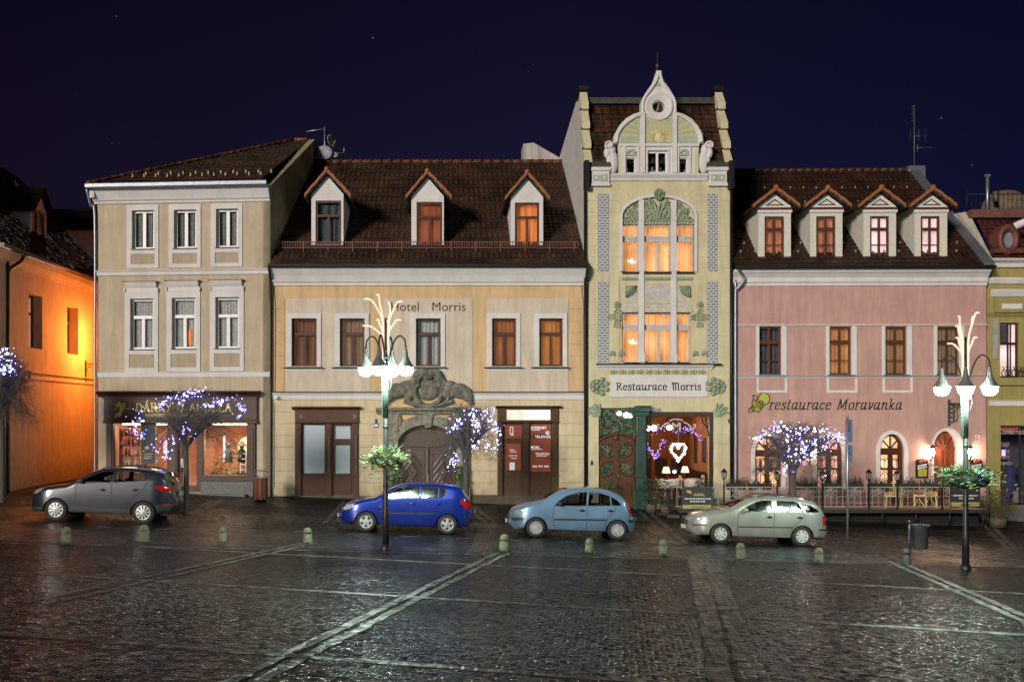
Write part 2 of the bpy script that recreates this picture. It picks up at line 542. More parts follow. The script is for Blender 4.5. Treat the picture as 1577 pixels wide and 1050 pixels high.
def window(parent, r, frame_mat, cur_mat, y=.16, fw=.07, vm=(.5,), hm=(), bar=.06, cdist=.22, pane=GLASS, name='window', waves=7, depth=.07):
    """r = x0,x1,z0,z1 of the opening; vm / hm = fractions where mullions / transoms stand (hm may carry widths)"""
    x0, x1, z0, z1 = r
    f = MB()
    f.ring(x0, x1, z0, z1, fw, y, y + depth)
    hz = []
    for h in hm:
        h, bw = h if isinstance(h, tuple) else (h, bar)
        zz = z0 + (z1 - z0) * h
        f.box(x0 + fw, x1 - fw, y - .012, y + depth - .005, zz - bw / 2, zz + bw / 2)
        hz.append((zz - bw / 2, zz + bw / 2))
    zs = [z0 + fw] + [q for h in sorted(hz) for q in h] + [z1 - fw]
    for i in range(0, len(zs), 2):
        top = (i == len(zs) - 2 and len(hm) and isinstance(vm, dict))
        for v in (vm['top'] if top else vm['low'] if isinstance(vm, dict) else vm):
            xx = x0 + (x1 - x0) * v
            f.box(xx - bar / 2, xx + bar / 2, y + .004, y + depth - .008, zs[i], zs[i + 1])
    w = f.build(name, frame_mat, parent, bevel=.008)
    g = MB(); g.quad((x0 + fw * .5, y + depth * .55, z0 + fw * .5), (x1 - fw * .5, y + depth * .55, z0 + fw * .5), (x1 - fw * .5, y + depth * .55, z1 - fw * .5), (x0 + fw * .5, y + depth * .55, z1 - fw * .5))
    g.build('pane', pane, w)
    c = MB(); curtain(c, x0 - .05, x1 + .05, z0 - .05, z1 + .05, y + cdist, waves=waves)
    c.build('curtain', cur_mat, w)
    return w

def wall_with_holes(outer, holes, mat_, parent, reveal=.25, name='wall', y=0.0):
    mb = MB()
    vs, fs = cdt(outer, holes)
    mb.add([(x, y, z) for x, z in vs], fs)
    for h in holes:
        n = len(h)
        mb.add([(x, y, z) for x, z in h] + [(x, y + reveal, z) for x, z in h], [(i, (i + 1) % n, n + (i + 1) % n, n + i) for i in range(n)])
    return mb.build(name, mat_, parent)

def roof_courses(A, B, C, D, n, m, parent, name='roof', step=.035):
    """tile courses from the eave A-B up to the ridge D-C"""
    A, B, C, D = map(Vector, (A, B, C, D))
    nrm = (B - A).cross(D - A).normalized()
    if nrm.z < 0: nrm = -nrm
    mb = MB()
    rn = random.Random(n * 7 + int(A.x * 10)); nt = max(4, int((B - A).length / .26)); up = (D - A).normalized()
    for k in range(n):
        t0, t1 = k / n, (k + 1) / n
        a, b = A.lerp(D, t0), B.lerp(C, t0); c, d = B.lerp(C, t1), A.lerp(D, t1)
        for q in range(nt):          # every tile sits a little differently
            s0, s1 = q / nt, (q + 1) / nt
            li = nrm * step * rn.uniform(.65, 1.35) * (1.9 if rn.random() < .012 else 1); sl = up * rn.uniform(-.018, .014) - up * (.05 if rn.random() < .01 else 0)
            p0, p1, p2, p3 = a.lerp(b, s0) + sl, a.lerp(b, s1) + sl, d.lerp(c, s1), d.lerp(c, s0)
            mb.quad(p0 + li, p1 + li, p2 + nrm * .002, p3 + nrm * .002)
            mb.quad(p0 - nrm * .01, p1 - nrm * .01, p1 + li, p0 + li)
    return mb.build(name, m, parent, recalc=False)

def text(name, s, fit, y, m, parent, offset=0.0, shear=0.0, depth=.01):
    """built-in font text set so that it fills fit = x0,x1,z0,z1 (z0 the baseline, z1 the cap line)"""
    cu = bpy.data.curves.new(name, 'FONT')
    cu.body = s; cu.size = 1; cu.offset = offset; cu.shear = shear; cu.extrude = .0; cu.resolution_u = 3
    o = bpy.data.objects.new(name, cu)
    me = bpy.data.meshes.new_from_object(o)
    bpy.data.objects.remove(o); bpy.data.curves.remove(cu)
    xs = [v.co.x for v in me.vertices]; ys = [v.co.y for v in me.vertices]
    x0, x1, z0, z1 = fit
    sx = (x1 - x0) / (max(xs) - min(xs)); sy = (z1 - z0) / max(ys)
    mn = min(xs)
    for v in me.vertices:
        v.co = Vector((x0 + (v.co.x - mn) * sx, y, z0 + v.co.y * sy))
    me.materials.clear(); me.materials.append(m)
    r = bpy.data.objects.new(name, me)
    col.objects.link(r)
    r.parent = parent
    return r

GLY = {
 'r': (.62, [[(0, .95), (.15, 1)], [(.15, 1), (.15, 0)], [(.0, 0), (.34, 0)], [(.16, .62), (.3, .93), (.5, 1), (.6, .85)]]),
 'e': (.72, [[(.1, .53), (.6, .6), (.56, .88), (.38, 1), (.17, .88), (.06, .5), (.14, .13), (.34, 0), (.62, .18)]]),
 's': (.62, [[(.53, .78), (.45, .98), (.22, .98), (.1, .78), (.25, .58), (.45, .42), (.5, .2), (.35, 0), (.12, .02), (.02, .22)]]),
 't': (.52, [[(.22, 1.35), (.15, .25), (.25, 0), (.46, .12)], [(0, .98), (.46, .98)]]),
 'a': (.86, [[(.6, .88), (.4, 1), (.18, .9), (.05, .5), (.1, .12), (.25, 0), (.45, .2), (.6, .55)], [(.64, 1), (.6, .22), (.7, 0), (.86, .14)]]),
 'u': (.9, [[(0, .95), (.12, 1), (.12, .3), (.24, 0), (.45, .12), (.63, .55)], [(.66, 1), (.63, .2), (.73, 0), (.88, .14)]]),
 'c': (.66, [[(.56, .78), (.45, .98), (.22, .92), (.06, .5), (.15, .1), (.35, 0), (.6, .2)]]),
 'o': (.74, [[(.36, 1), (.12, .85), (.05, .45), (.15, .06), (.36, 0), (.58, .15), (.66, .55), (.56, .92), (.36, 1)]]),
 'v': (.66, [[(0, .95), (.12, .98), (.22, 0)], [(.22, 0), (.5, .5), (.58, 1)]]),
 'n': (.9, [[(0, .95), (.15, 1)], [(.15, 1), (.15, 0)], [(.16, .55), (.34, .93), (.54, 1), (.64, .8), (.62, .2), (.72, 0), (.86, .12)]]),
 'k': (.8, [[(0, 1.45), (.15, 1.5)], [(.15, 1.5), (.13, 0)], [(.16, .45), (.35, .62), (.6, 1)], [(.3, .6), (.52, .12), (.64, 0), (.78, .1)]]),
 'i': (.34, [[(0, .95), (.15, 1)], [(.15, 1), (.15, .1), (.28, 0)], [(.12, 1.36), (.2, 1.36)]]),
 'M': (1.4, [[(.15, 0), (.25, 1.45)], [(.25, 1.45), (.6, .15)], [(.6, .15), (1.1, 1.45)], [(1.1, 1.45), (1.12, 0)], [(0, 0), (.34, 0)], [(.94, 0), (1.32, 0)], [(.05, 1.45), (.3, 1.45)], [(1.05, 1.45), (1.36, 1.45)]]),
 'R': (1.02, [[(.18, 1.45), (.18, 0)], [(0, 0), (.36, 0)], [(0, 1.4), (.3, 1.5), (.65, 1.42), (.74, 1.12), (.55, .85), (.2, .78)], [(.4, .8), (.7, .35), (.98, 0)]]),
 'm': (1.4, [[(0, 1.3), (.2, 1.45), (.25, .0)], [(.2, 1.3), (.5, 1.48), (.62, 1.2), (.62, 0)], [(.62, 1.3), (.95, 1.48), (1.1, 1.2), (1.1, .15), (1.28, 0)], [(.0, 1.02), (.35, 1.02)]]),
 'D': (1.0, [[(.15, 1.4), (.15, 0)], [(0, 0), (.45, 0), (.82, .3), (.86, .8), (.6, 1.3), (.3, 1.4), (0, 1.4)]]),
 'A': (1.0, [[(.1, 0), (.5, 1.4)], [(.5, 1.4), (.9, 0)], [(.25, .5), (.75, .5)], [(0, 0), (.22, 0)], [(.76, 0), (1.02, 0)]]),
 'K': (1.0, [[(.15, 1.4), (.15, 0)], [(0, 0), (.3, 0)], [(0, 1.4), (.3, 1.4)], [(.17, .6), (.8, 1.4)], [(.4, .88), (.95, 0)]]),
 'Y': (.95, [[(.05, 1.4), (.47, .7)], [(.9, 1.4), (.47, .7)], [(.47, .7), (.47, 0)], [(.3, 0), (.64, 0)]]),
 'U': (1.0, [[(.12, 1.4), (.13, .4), (.3, .03), (.6, .03), (.8, .4), (.8, 1.4)], [(0, 1.4), (.25, 1.4)], [(.68, 1.4), (.95, 1.4)]]),
 'N': (1.1, [[(.12, 0), (.12, 1.4)], [(.12, 1.4), (.88, 0)], [(.88, 0), (.88, 1.4)], [(0, 0), (.25, 0)], [(.75, 1.4), (1.0, 1.4)]]),
 'E': (.85, [[(.15, 1.4), (.15, 0)], [(0, 0), (.7, 0), (.74, .2)], [(0, 1.4), (.66, 1.4), (.7, 1.2)], [(.15, .74), (.55, .74)]]),
 'L': (.85, [[(.15, 1.4), (.15, 0)], [(0, 0), (.7, 0), (.76, .25)], [(0, 1.4), (.32, 1.4)]]),
 "'": (.0, []), ' ': (.6, []),
}
def lettering(name, s, fit, y, m, parent, nib=(.15, .07), shear=0.0, accents=(), smooth=True, cap=1.45, space=.14):
    """hand-lettered broad-nib writing; fit = x0,x1,z0,z1 (baseline, cap line)"""
    strokes, x = [], 0.0
    for i, ch in enumerate(s):
        w, gl = GLY[ch]
        if ch == ' ': strokes.append(None)
        for st in gl:
            pts = [(p[0] + x, p[1]) for p in st]
            if len(pts) > 2 and smooth:
                pts = [(q.x, q.y) for q in smooth_path([Vector((p[0], p[1], 0)) for p in pts], 5)]
            strokes.append(pts)
        for ai, kind in accents:
            if ai == i:
                if kind == 'acute': strokes.append([(x + .45, 1.55), (x + .62, 1.8)])
                else: strokes.append([(x + .2, 1.8), (x + .38, 1.58)]); strokes.append([(x + .38, 1.58), (x + .56, 1.8)])
        x += w + (space if w else 0)
    tot = x - space + shear * .2
    x0, x1, z0, z1 = fit
    sx, sz = (x1 - x0) / tot, (z1 - z0) / cap
    mb = MB()
    k = 0
    for st in strokes:
        if st is None:
            mb.build(name, m, parent, recalc=False); mb = MB(); continue
        for a, b in zip(st[:-1], st[1:]):
            dx, dy = nib[0] / 2, nib[1] / 2
            q = []
            for p in (a, b):
                q.append([(p[0] - dx, p[1] - dy), (p[0] + dx, p[1] - dy), (p[0] + dx, p[1] + dy), (p[0] - dx, p[1] + dy)])
            hull = convex(q[0] + q[1])
            k += 1
            mb.add([(x0 + (u + shear * v) * sx, y - .00004 * (k % 40), z0 + v * sz) for u, v in hull], [tuple(range(len(hull)))])
    return mb.build(name, m, parent, recalc=False)

def convex(pts):
    pts = sorted(set(pts))
    def half(ps):
        h = []
        for p in ps:
            while len(h) > 1 and (h[-1][0] - h[-2][0]) * (p[1] - h[-2][1]) - (h[-1][1] - h[-2][1]) * (p[0] - h[-2][0]) <= 0: h.pop()
            h.append(p)
        return h
    a, b = half(pts), half(pts[::-1])
    return a[:-1] + b[:-1]

def rosette(mb, c, r, y, petals=8, d=.06, seed=0):
    """carved flower / leaf boss lying on the front"""
    rn = random.Random(seed)
    mb.ball((c[0], y - d * .6, c[1]), (r * .32, d, r * .32), 10, 6)
    for k in range(petals):
        a = 2 * PI * k / petals + rn.uniform(-.1, .1)
        rr = r * (.62 + .1 * rn.random())
        xf = Matrix.Translation((c[0] + rr * math.cos(a), y - d * .3, c[1] + rr * math.sin(a))) @ Matrix.Rotation(-a, 4, 'Y')
        mb.ball((0, 0, 0), (r * .38, d * .8, r * .2), 8, 5, xf)
    mb.tube([(c[0] + r * 1.0 * math.cos(t * .35), y - d * .2, c[1] + r * 1.0 * math.sin(t * .35)) for t in range(19)], d * .35, 6)

def leafspray(mb, pts, y, r, d=.04, seed=0):
    """stem with paired leaves along pts (x,z)"""
    rn = random.Random(seed)
    mb.tube([(p[0], y - d * .3, p[1]) for p in pts], d * .4, 6)
    for i in range(len(pts) - 1):
        a = Vector(pts[i]); b = Vector(pts[i + 1])
        an = math.atan2(b.y - a.y, b.x - a.x)
        for sd in (-1, 1):
            t = an + sd * rn.uniform(.7, 1.2)
            xf = Matrix.Translation((a.x + r * math.cos(t), y - d * .35, a.y + r * math.sin(t))) @ Matrix.Rotation(-t, 4, 'Y')
            mb.ball((0, 0, 0), (r, d * .7, r * .42), 8, 4, xf)
# ------------------------------------------------------------------ ground
def cobble_mat(name, cells, rand, rot, c, r0, r1, stretch=1.0, tilt=.48, bump=1.0, spec=.15):
    m, nt, b, N, L = base_mat(name)
    tc = N('ShaderNodeTexCoord')
    mp = N('ShaderNodeMapping'); mp.inputs['Rotation'].default_value = (0, 0, R_(rot)); mp.inputs['Scale'].default_value = (cells, cells * stretch, 0)
    L(tc.outputs['Object'], mp.inputs[0])
    # gently wavering rows
    nw = N('ShaderNodeTexNoise'); nw.inputs['Scale'].default_value = .35; nw.inputs['Detail'].default_value = 2
    L(mp.outputs[0], nw.inputs['Vector'])
    va = N('ShaderNodeVectorMath'); va.operation = 'MULTIPLY_ADD'; va.inputs[1].default_value = (.9, .9, 0)
    L(nw.outputs['Color'], va.inputs[0]); L(mp.outputs[0], va.inputs[2])
    vd = N('ShaderNodeTexVoronoi'); vd.voronoi_dimensions = '2D'; vd.feature = 'DISTANCE_TO_EDGE'; vd.inputs['Scale'].default_value = 1; vd.inputs['Randomness'].default_value = rand
    vc = N('ShaderNodeTexVoronoi'); vc.voronoi_dimensions = '2D'; vc.inputs['Scale'].default_value = 1; vc.inputs['Randomness'].default_value = rand
    L(va.outputs[0], vd.inputs['Vector']); L(va.outputs[0], vc.inputs['Vector'])
    # stone crown height
    h = N('ShaderNodeMapRange'); h.interpolation_type = 'SMOOTHSTEP'; h.inputs['From Min'].default_value = 0.0; h.inputs['From Max'].default_value = .3
    L(vd.outputs['Distance'], h.inputs['Value'])
    fn = N('ShaderNodeTexNoise'); fn.inputs['Scale'].default_value = 3.5; fn.inputs['Detail'].default_value = 5
    L(va.outputs[0], fn.inputs['Vector'])
    ha = N('ShaderNodeMath'); ha.operation = 'MULTIPLY_ADD'; ha.inputs[1].default_value = .35
    L(fn.outputs['Fac'], ha.inputs[0]); L(h.outputs[0], ha.inputs[2])
    # each stone leans a little its own way
    ct = N('ShaderNodeVectorMath'); ct.operation = 'SUBTRACT'; ct.inputs[1].default_value = (.5, .5, .5)
    L(vc.outputs['Color'], ct.inputs[0])
    c2 = N('ShaderNodeVectorMath'); c2.operation = 'MULTIPLY'; c2.inputs[1].default_value = (tilt, tilt, 0)
    L(ct.outputs[0], c2.inputs[0])
    ge = N('ShaderNodeNewGeometry')
    nn = N('ShaderNodeVectorMath'); nn.operation = 'ADD'; L(ge.outputs['Normal'], nn.inputs[0]); L(c2.outputs[0], nn.inputs[1])
    nr = N('ShaderNodeVectorMath'); nr.operation = 'NORMALIZE'; L(nn.outputs[0], nr.inputs[0])
    bp = N('ShaderNodeBump'); bp.inputs['Strength'].default_value = bump; bp.inputs['Distance'].default_value = .02
    L(ha.outputs[0], bp.inputs['Height']); L(nr.outputs[0], bp.inputs['Normal']); L(bp.outputs[0], b.inputs['Normal'])
    # colour: stone to stone, patches, dark joints
    sc = N('ShaderNodeSeparateColor'); L(vc.outputs['Color'], sc.inputs[0])
    m1 = N('ShaderNodeMapRange'); m1.inputs['To Min'].default_value = .35; m1.inputs['To Max'].default_value = 1.9; L(sc.outputs[2], m1.inputs['Value'])
    big = N('ShaderNodeTexNoise'); big.inputs['Scale'].default_value = .33; big.inputs['Detail'].default_value = 7; big.inputs['Roughness'].default_value = .65
    L(tc.outputs['Object'], big.inputs['Vector'])
    m2 = N('ShaderNodeMapRange'); m2.inputs['From Min'].default_value = .3; m2.inputs['From Max'].default_value = .7; m2.inputs['To Min'].default_value = .65; m2.inputs['To Max'].default_value = 1.35
    L(big.outputs['Fac'], m2.inputs['Value'])
    m3 = N('ShaderNodeMath'); m3.operation = 'MULTIPLY'; L(m1.outputs[0], m3.inputs[0]); L(m2.outputs[0], m3.inputs[1])
    m4 = N('ShaderNodeMapRange'); m4.inputs['To Min'].default_value = .1; m4.inputs['To Max'].default_value = 1; L(h.outputs[0], m4.inputs['Value'])
    m5 = N('ShaderNodeMath'); m5.operation = 'MULTIPLY'; L(m3.outputs[0], m5.inputs[0]); L(m4.outputs[0], m5.inputs[1])
    mx = N('ShaderNodeMix'); mx.data_type = 'RGBA'; mx.blend_type = 'MULTIPLY'; mx.inputs[0].default_value = 1; mx.inputs[6].default_value = (*c, 1)
    L(m5.outputs[0], mx.inputs[7]); L(mx.outputs[2], b.inputs['Base Color'])
    # wet and less wet patches
    rr = N('ShaderNodeMapRange'); rr.inputs['From Min'].default_value = .35; rr.inputs['From Max'].default_value = .65; rr.inputs['To Min'].default_value = r0; rr.inputs['To Max'].default_value = r1
    L(big.outputs['Fac'], rr.inputs['Value']); L(rr.outputs[0], b.inputs['Roughness'])
    sv = N('ShaderNodeMath'); sv.operation = 'POWER'; sv.inputs[1].default_value = 2.2; L(sc.outputs[0], sv.inputs[0])
    sm = N('ShaderNodeMath'); sm.operation = 'MULTIPLY_ADD'; sm.inputs[1].default_value = spec * 2.4; sm.inputs[2].default_value = spec * .12; L(sv.outputs[0], sm.inputs[0])
    wet = N('ShaderNodeMapRange'); wet.inputs['From Min'].default_value = .38; wet.inputs['From Max'].default_value = .64; wet.inputs['To Min'].default_value = 1.7; wet.inputs['To Max'].default_value = .25; L(big.outputs['Fac'], wet.inputs['Value'])
    sw = N('ShaderNodeMath'); sw.operation = 'MULTIPLY'; L(sm.outputs[0], sw.inputs[0]); L(wet.outputs[0], sw.inputs[1]); L(sw.outputs[0], b.inputs['Specular IOR Level'])
    _m[name] = m
    return m

SETT = cobble_mat('wet_setts', 13.0, .5, 10, (.013, .0135, .0155), .08, .24, spec=.12)
PAVE = cobble_mat('wet_paving_rows', 8.0, .35, 3, (.026, .0255, .025), .18, .42, stretch=1.25, tilt=.2, spec=.2)
STRIPM = cobble_mat('pale_granite_setts', 7.5, .3, 10, (.105, .103, .094), .3, .55, tilt=.25, spec=.15, bump=.5)
WALKM = cobble_mat('dark_walk_setts', 13.0, .35, 3, (.02, .0195, .019), .26, .5, tilt=.2, spec=.13)

# kerb line: border between the square and the parking lane
K0, K1 = GP(101, 834), GP(1262, 865)
def kerb_d(X):
    t = (X - K0.x) / (K1.x - K0.x)
    return K0.y + t * (K1.y - K0.y)
XS = [-60, -45, -34] + [x for x in range(-30, 31, 2)] + [34, 45, 60]
def sheet(name, rows, m, dz=0.0):
    vs, fs = [], []
    nx = len(XS)
    for fn in rows:
        for X in XS:
            d = fn(X) if callable(fn) else fn
            vs.append((X, d, G(X, d) + dz))
    for j in range(len(rows) - 1):
        for i in range(nx - 1):
            fs.append((j * nx + i, j * nx + i + 1, (j + 1) * nx + i + 1, (j + 1) * nx + i))
    mb = MB(); mb.add(vs, fs)
    return tag(mb.build(name, m, recalc=False), kind='structure')
sheet('square_ground', [-40, -20, 0, 5, 10, 15, 20, kerb_d], SETT)
sheet('parking_lane', [kerb_d, 28, 30, 32.4], PAVE)
sheet('pavement', [32.4, 34, 36, 37.5, 45, 60, 300], WALKM)

rnb = random.Random(77)
def strip(name, a, b, w, order=1, m=None, pix=True, n=70):
    """band of pale setts between two photo points on the ground, w metres wide"""
    pa, pb = (GP(*a), GP(*b)) if pix else (Vector(a), Vector(b))
    dr = Vector((pb.x - pa.x, pb.y - pa.y, 0)).normalized(); nr = Vector((-dr.y, dr.x, 0))
    vs, fs = [], []
    for i in range(n + 1):
        p = pa.lerp(pb, i / n)
        for s in (-1, 1):
            q = p + nr * (w / 2 * s + rnb.uniform(-.022, .022))
            vs.append((q.x, q.y, G(q.x, q.y) + .004 * order))
    for i in range(n): fs.append((2 * i, 2 * i + 1, 2 * i + 3, 2 * i + 2))
    mb = MB(); mb.add(vs, fs)
    return tag(mb.build(name, m or STRIPM, recalc=False), kind='structure')

# long bands roughly along the houses
strip('sett_band', (-60, 834.5), (1330, 867), .16, 1)
strip('sett_band', (-60, 827), (1577, 914), .22, 1)
strip('sett_band', (-60, 876), (1640, 981), .20, 1)
strip('sett_band', (-60, 971), (1240, 1068), .17, 1)
# bands running towards the houses, in pairs
for a, b in (((478, 834), (40, 928)), ((490, 835), (70, 931))): strip('sett_band', a, b, .13, 2)
for a, b in (((768, 850), (330, 1062)), ((783, 851), (352, 1072))): strip('sett_band', a, b, .14, 2)
for a, b in (((1069, 853), (1128, 1090)), ((1092, 853), (1172, 1090))): strip('sett_band', a, b, .36, 2)
for a, b in (((1368, 864), (1640, 985)), ((1384, 864), (1680, 992))): strip('sett_band', a, b, .16, 2)
# bands on the pavement by the houses
for a, b in (((530, 772), (500, 806)), ((544, 772), (516, 806)), ((328, 770), (286, 795)), ((340, 770), (298, 795)),
             ((716, 778), (760, 815)), ((728, 778), (775, 815)), ((984, 786), (1046, 838)), ((998, 786), (1062, 838)),
             ((1512, 806), (1562, 852)), ((1524, 806), (1582, 856))):
    strip('sett_band', a, b, .17, 1, n=10)
# edge between parking lane and pavement
strip('kerb_strip', (-30, 32.4, 0), (30, 32.4, 0), .14, 1, pix=False, n=60)
# painted dashes at the mouths of the bays
PAINT = mat('worn_white_paint', (.34, .35, .33), rough=.5, var=.5, scale=30)
for x0, x1, y in ((152, 170, 811), (240, 257, 814), (295, 320, 815.5), (372, 398, 816), (452, 470, 818), (537, 562, 822), (617, 641, 825.5), (701, 726, 828.5),
                  (785, 806, 831), (858, 883, 834), (933, 960, 837), (1096, 1122, 844.5), (1165, 1196, 847.5), (1452, 1480, 851)):
    strip('bay_dash', (x0, y), (x1, y + .6), .07, 1, PAINT, n=3)
# manhole and tree grates
def disc(name, px, py, r, m, order=2):
    c = GP(px, py); mb = MB(); vs = [(c.x, c.y, c.z + .004 * order)]
    for k in range(24):
        a = 2 * PI * k / 24; x, y = c.x + r * math.cos(a), c.y + r * math.sin(a)
        vs.append((x, y, G(x, y) + .004 * order))
    mb.add(vs, [(0, 1 + k, 1 + (k + 1) % 24) for k in range(24)])
    return mb.build(name, m, recalc=False)
GRASS = mat('wet_grass', (.03, .055, .012), rough=.6, var=.5, scale=30)
for px, py in ((745, 809),):
    tag(disc('tree_grate', px, py, .62, mat('rusty_iron', (.07, .045, .03), rough=.5, var=.5, scale=8)), 'round brown tree grate behind the dark blue hatchback', 'tree grate')
def tuft(px, py, r, n, label, seed):
    rn = random.Random(seed); c = GP(px, py); mb = MB()
    for i in range(n):
        a = rn.uniform(0, 2 * PI); q = r * math.sqrt(rn.random()); x, y = c.x + q * math.cos(a), c.y + q * math.sin(a) * .8
        z = G(x, y); h = rn.uniform(.04, .11); t = rn.uniform(0, 2 * PI); w = .012
        mb.add([(x - w * math.cos(t), y - w * math.sin(t), z), (x + w * math.cos(t), y + w * math.sin(t), z), (x + rn.uniform(-.05, .05), y + rn.uniform(-.05, .05), z + h)], [(0, 1, 2)])
    tag(mb.build('grass_tuft', GRASS, recalc=False), label, 'grass', kind='stuff')
# ------------------------------------------------------------------ beige corner house with the gift shop
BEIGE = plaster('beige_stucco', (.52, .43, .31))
BEIGED = plaster('beige_panel_stucco', (.43, .355, .26))
TILE_DARK = tiles('dark_roof_tiles', (.055, .027, .016), (.034, .019, .012), yel=.25)
TILE_RED = tiles('ridge_clay', (.17, .058, .024), (.13, .045, .02))
SHOPW = wood('shopfront_wood', (.060, .024, .018))
GOLD = mat('gold_paint', (.52, .40, .09), rough=.35, metal=.3, var=.25, scale=20)
BLACK = mat('black_paint', (.012, .011, .012), rough=.5)
DARKWIN = mat('green_dark_curtain', (.20, .215, .20), rough=.9, var=.5, scale=10)

fb = Fac(416, 766, 37.35, R_(-4.6))
beige = empty('corner_house', fb.O, fb.yaw, 'three storey beige corner house with white window surrounds over a dark brown gift shop', 'house')
xl, _ = fb.at(150, 500); xr = 0.0
_, zt = fb.at(300, 300)
zw = zt
ups = [(203.6, 323.8, 237.6, 383.6), (268.2, 323, 302.6, 382.6), (333, 321.5, 366.6, 381.2)]
los = [(201, 460, 236.8, 538), (265, 458.6, 301.4, 537), (332, 457.6, 368.4, 536.2)]
shop = [(176, 652, 258.6, 745), (275, 652, 308, 757), (313.5, 651, 381, 731)]
H = [rectp(*fb.rect(*r)) for r in ups + los]
SH = [rectp(*fb.rect(*r)) for r in shop]
wall_with_holes(rectp(xl, xr, -1.2, zw), H + SH, BEIGE, beige, .22)
mb = MB(); zb = zw
mb.add([(xl, 0, -1.2), (xl, 11, -1.2), (xl, 11, zb), (xl, 0, zb)], [(0, 1, 2, 3)])
mb.build('side_wall', BEIGE, beige)
# tall gable wall above the hotel roof
ez = fb.at(412, 283)[1]
g = MB(); yr, zr = 8.0, ez + 3.95
poly = [(0.0, -1.2), (0.0, ez - .1), (yr, zr), (yr + 1.2, zr - .75), (yr + 1.25, zr - .35), (yr + 4.2, zr - 2.6), (yr + 4.2, -1.2)]
xf = Matrix(((0, 1, 0, 0), (1, 0, 0, 0), (0, 0, 1, 0), (0, 0, 0, 1)))
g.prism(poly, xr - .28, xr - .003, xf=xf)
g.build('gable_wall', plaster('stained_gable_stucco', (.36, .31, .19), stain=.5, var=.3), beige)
# roof: hipped on the left, ending at the gable on the right
ov = .42
ovl = .22
roof_courses((xl - ovl, -ov, ez), (xr - .3, -ov, ez), (xr - .3, yr, zr - .05), (xr - 1.0, yr, zr - .05), 22, TILE_DARK, beige)
mb = MB()
mb.quad((xl - ovl, -ov, ez), (xr - 1, yr, zr - .05), (xr - 1, 13, zr - 1.5), (xl - ovl, 13, ez))
mb.build('roof_side', TILE_DARK, beige)
mb = MB(); mb.tube([Vector((xl - ovl, -ov, ez + .05)).lerp(Vector((xr - 1, yr, zr)), k / 20) for k in range(21)], .085, 8)
mb.tube([(xr - 1, yr, zr), (xr - .3, yr, zr)], .085, 8)
mb.build('ridge_tiles', TILE_RED, beige)
mb = MB()
for row, (n, off) in enumerate(((13, .2), (12, .55))):
    for i in range(n):
        t = .10 + row * .045; x = xl + .6 + off + i * (xr - xl - .8) / n
        y = -ov + t * (yr + ov); z = ez + t * (zr - ez)
        if x > xl + .6 + t * 6: mb.box(x - .03, x + .03, y - .09, y + .02, z + .03, z + .16)
mb.build('snow_hooks', mat('pale_hook', (.30, .24, .14)), beige)
# cornice, gutter
c0 = fb.at(300, 312)[1]; c1 = ez - .03
mb = MB()
mb.mould(xl - .14, xr - .004, [(.0, c0), (-.05, c0), (-.06, c0 + .08), (-.12, c0 + .12), (-.16, c0 + .22), (-.30, c1 - .14), (-.34, c1 - .12), (-.34, c1 - .02), (0, c1 - .02)])
mb.box(xl - .18, xl - .003, -.3, 6, c0 + .2, c1 - .03)
mb.build('cornice', WHITE, beige)
mb = MB(); mb.mould(xl - ovl - .04, xr - .01, [(-.40, ez - .05), (-.41, ez - .13), (-.47, ez - .17), (-.53, ez - .12), (-.545, ez + .0), (-.52, ez + .02), (-.47, ez - .10)])
mb.build('gutter', ZINC, beige)
mb = MB(); mb.tube(smooth_path([(xl - .3, -.3, c1 - .1), (xl - .2, -.15, c0 - .1), (xl - .07, -.08, c0 - .5), (xl - .06, -.07, 6), (xl - .06, -.07, 0)], 4), .05, 8)
mb.build('drainpipe', ZINC, beige)
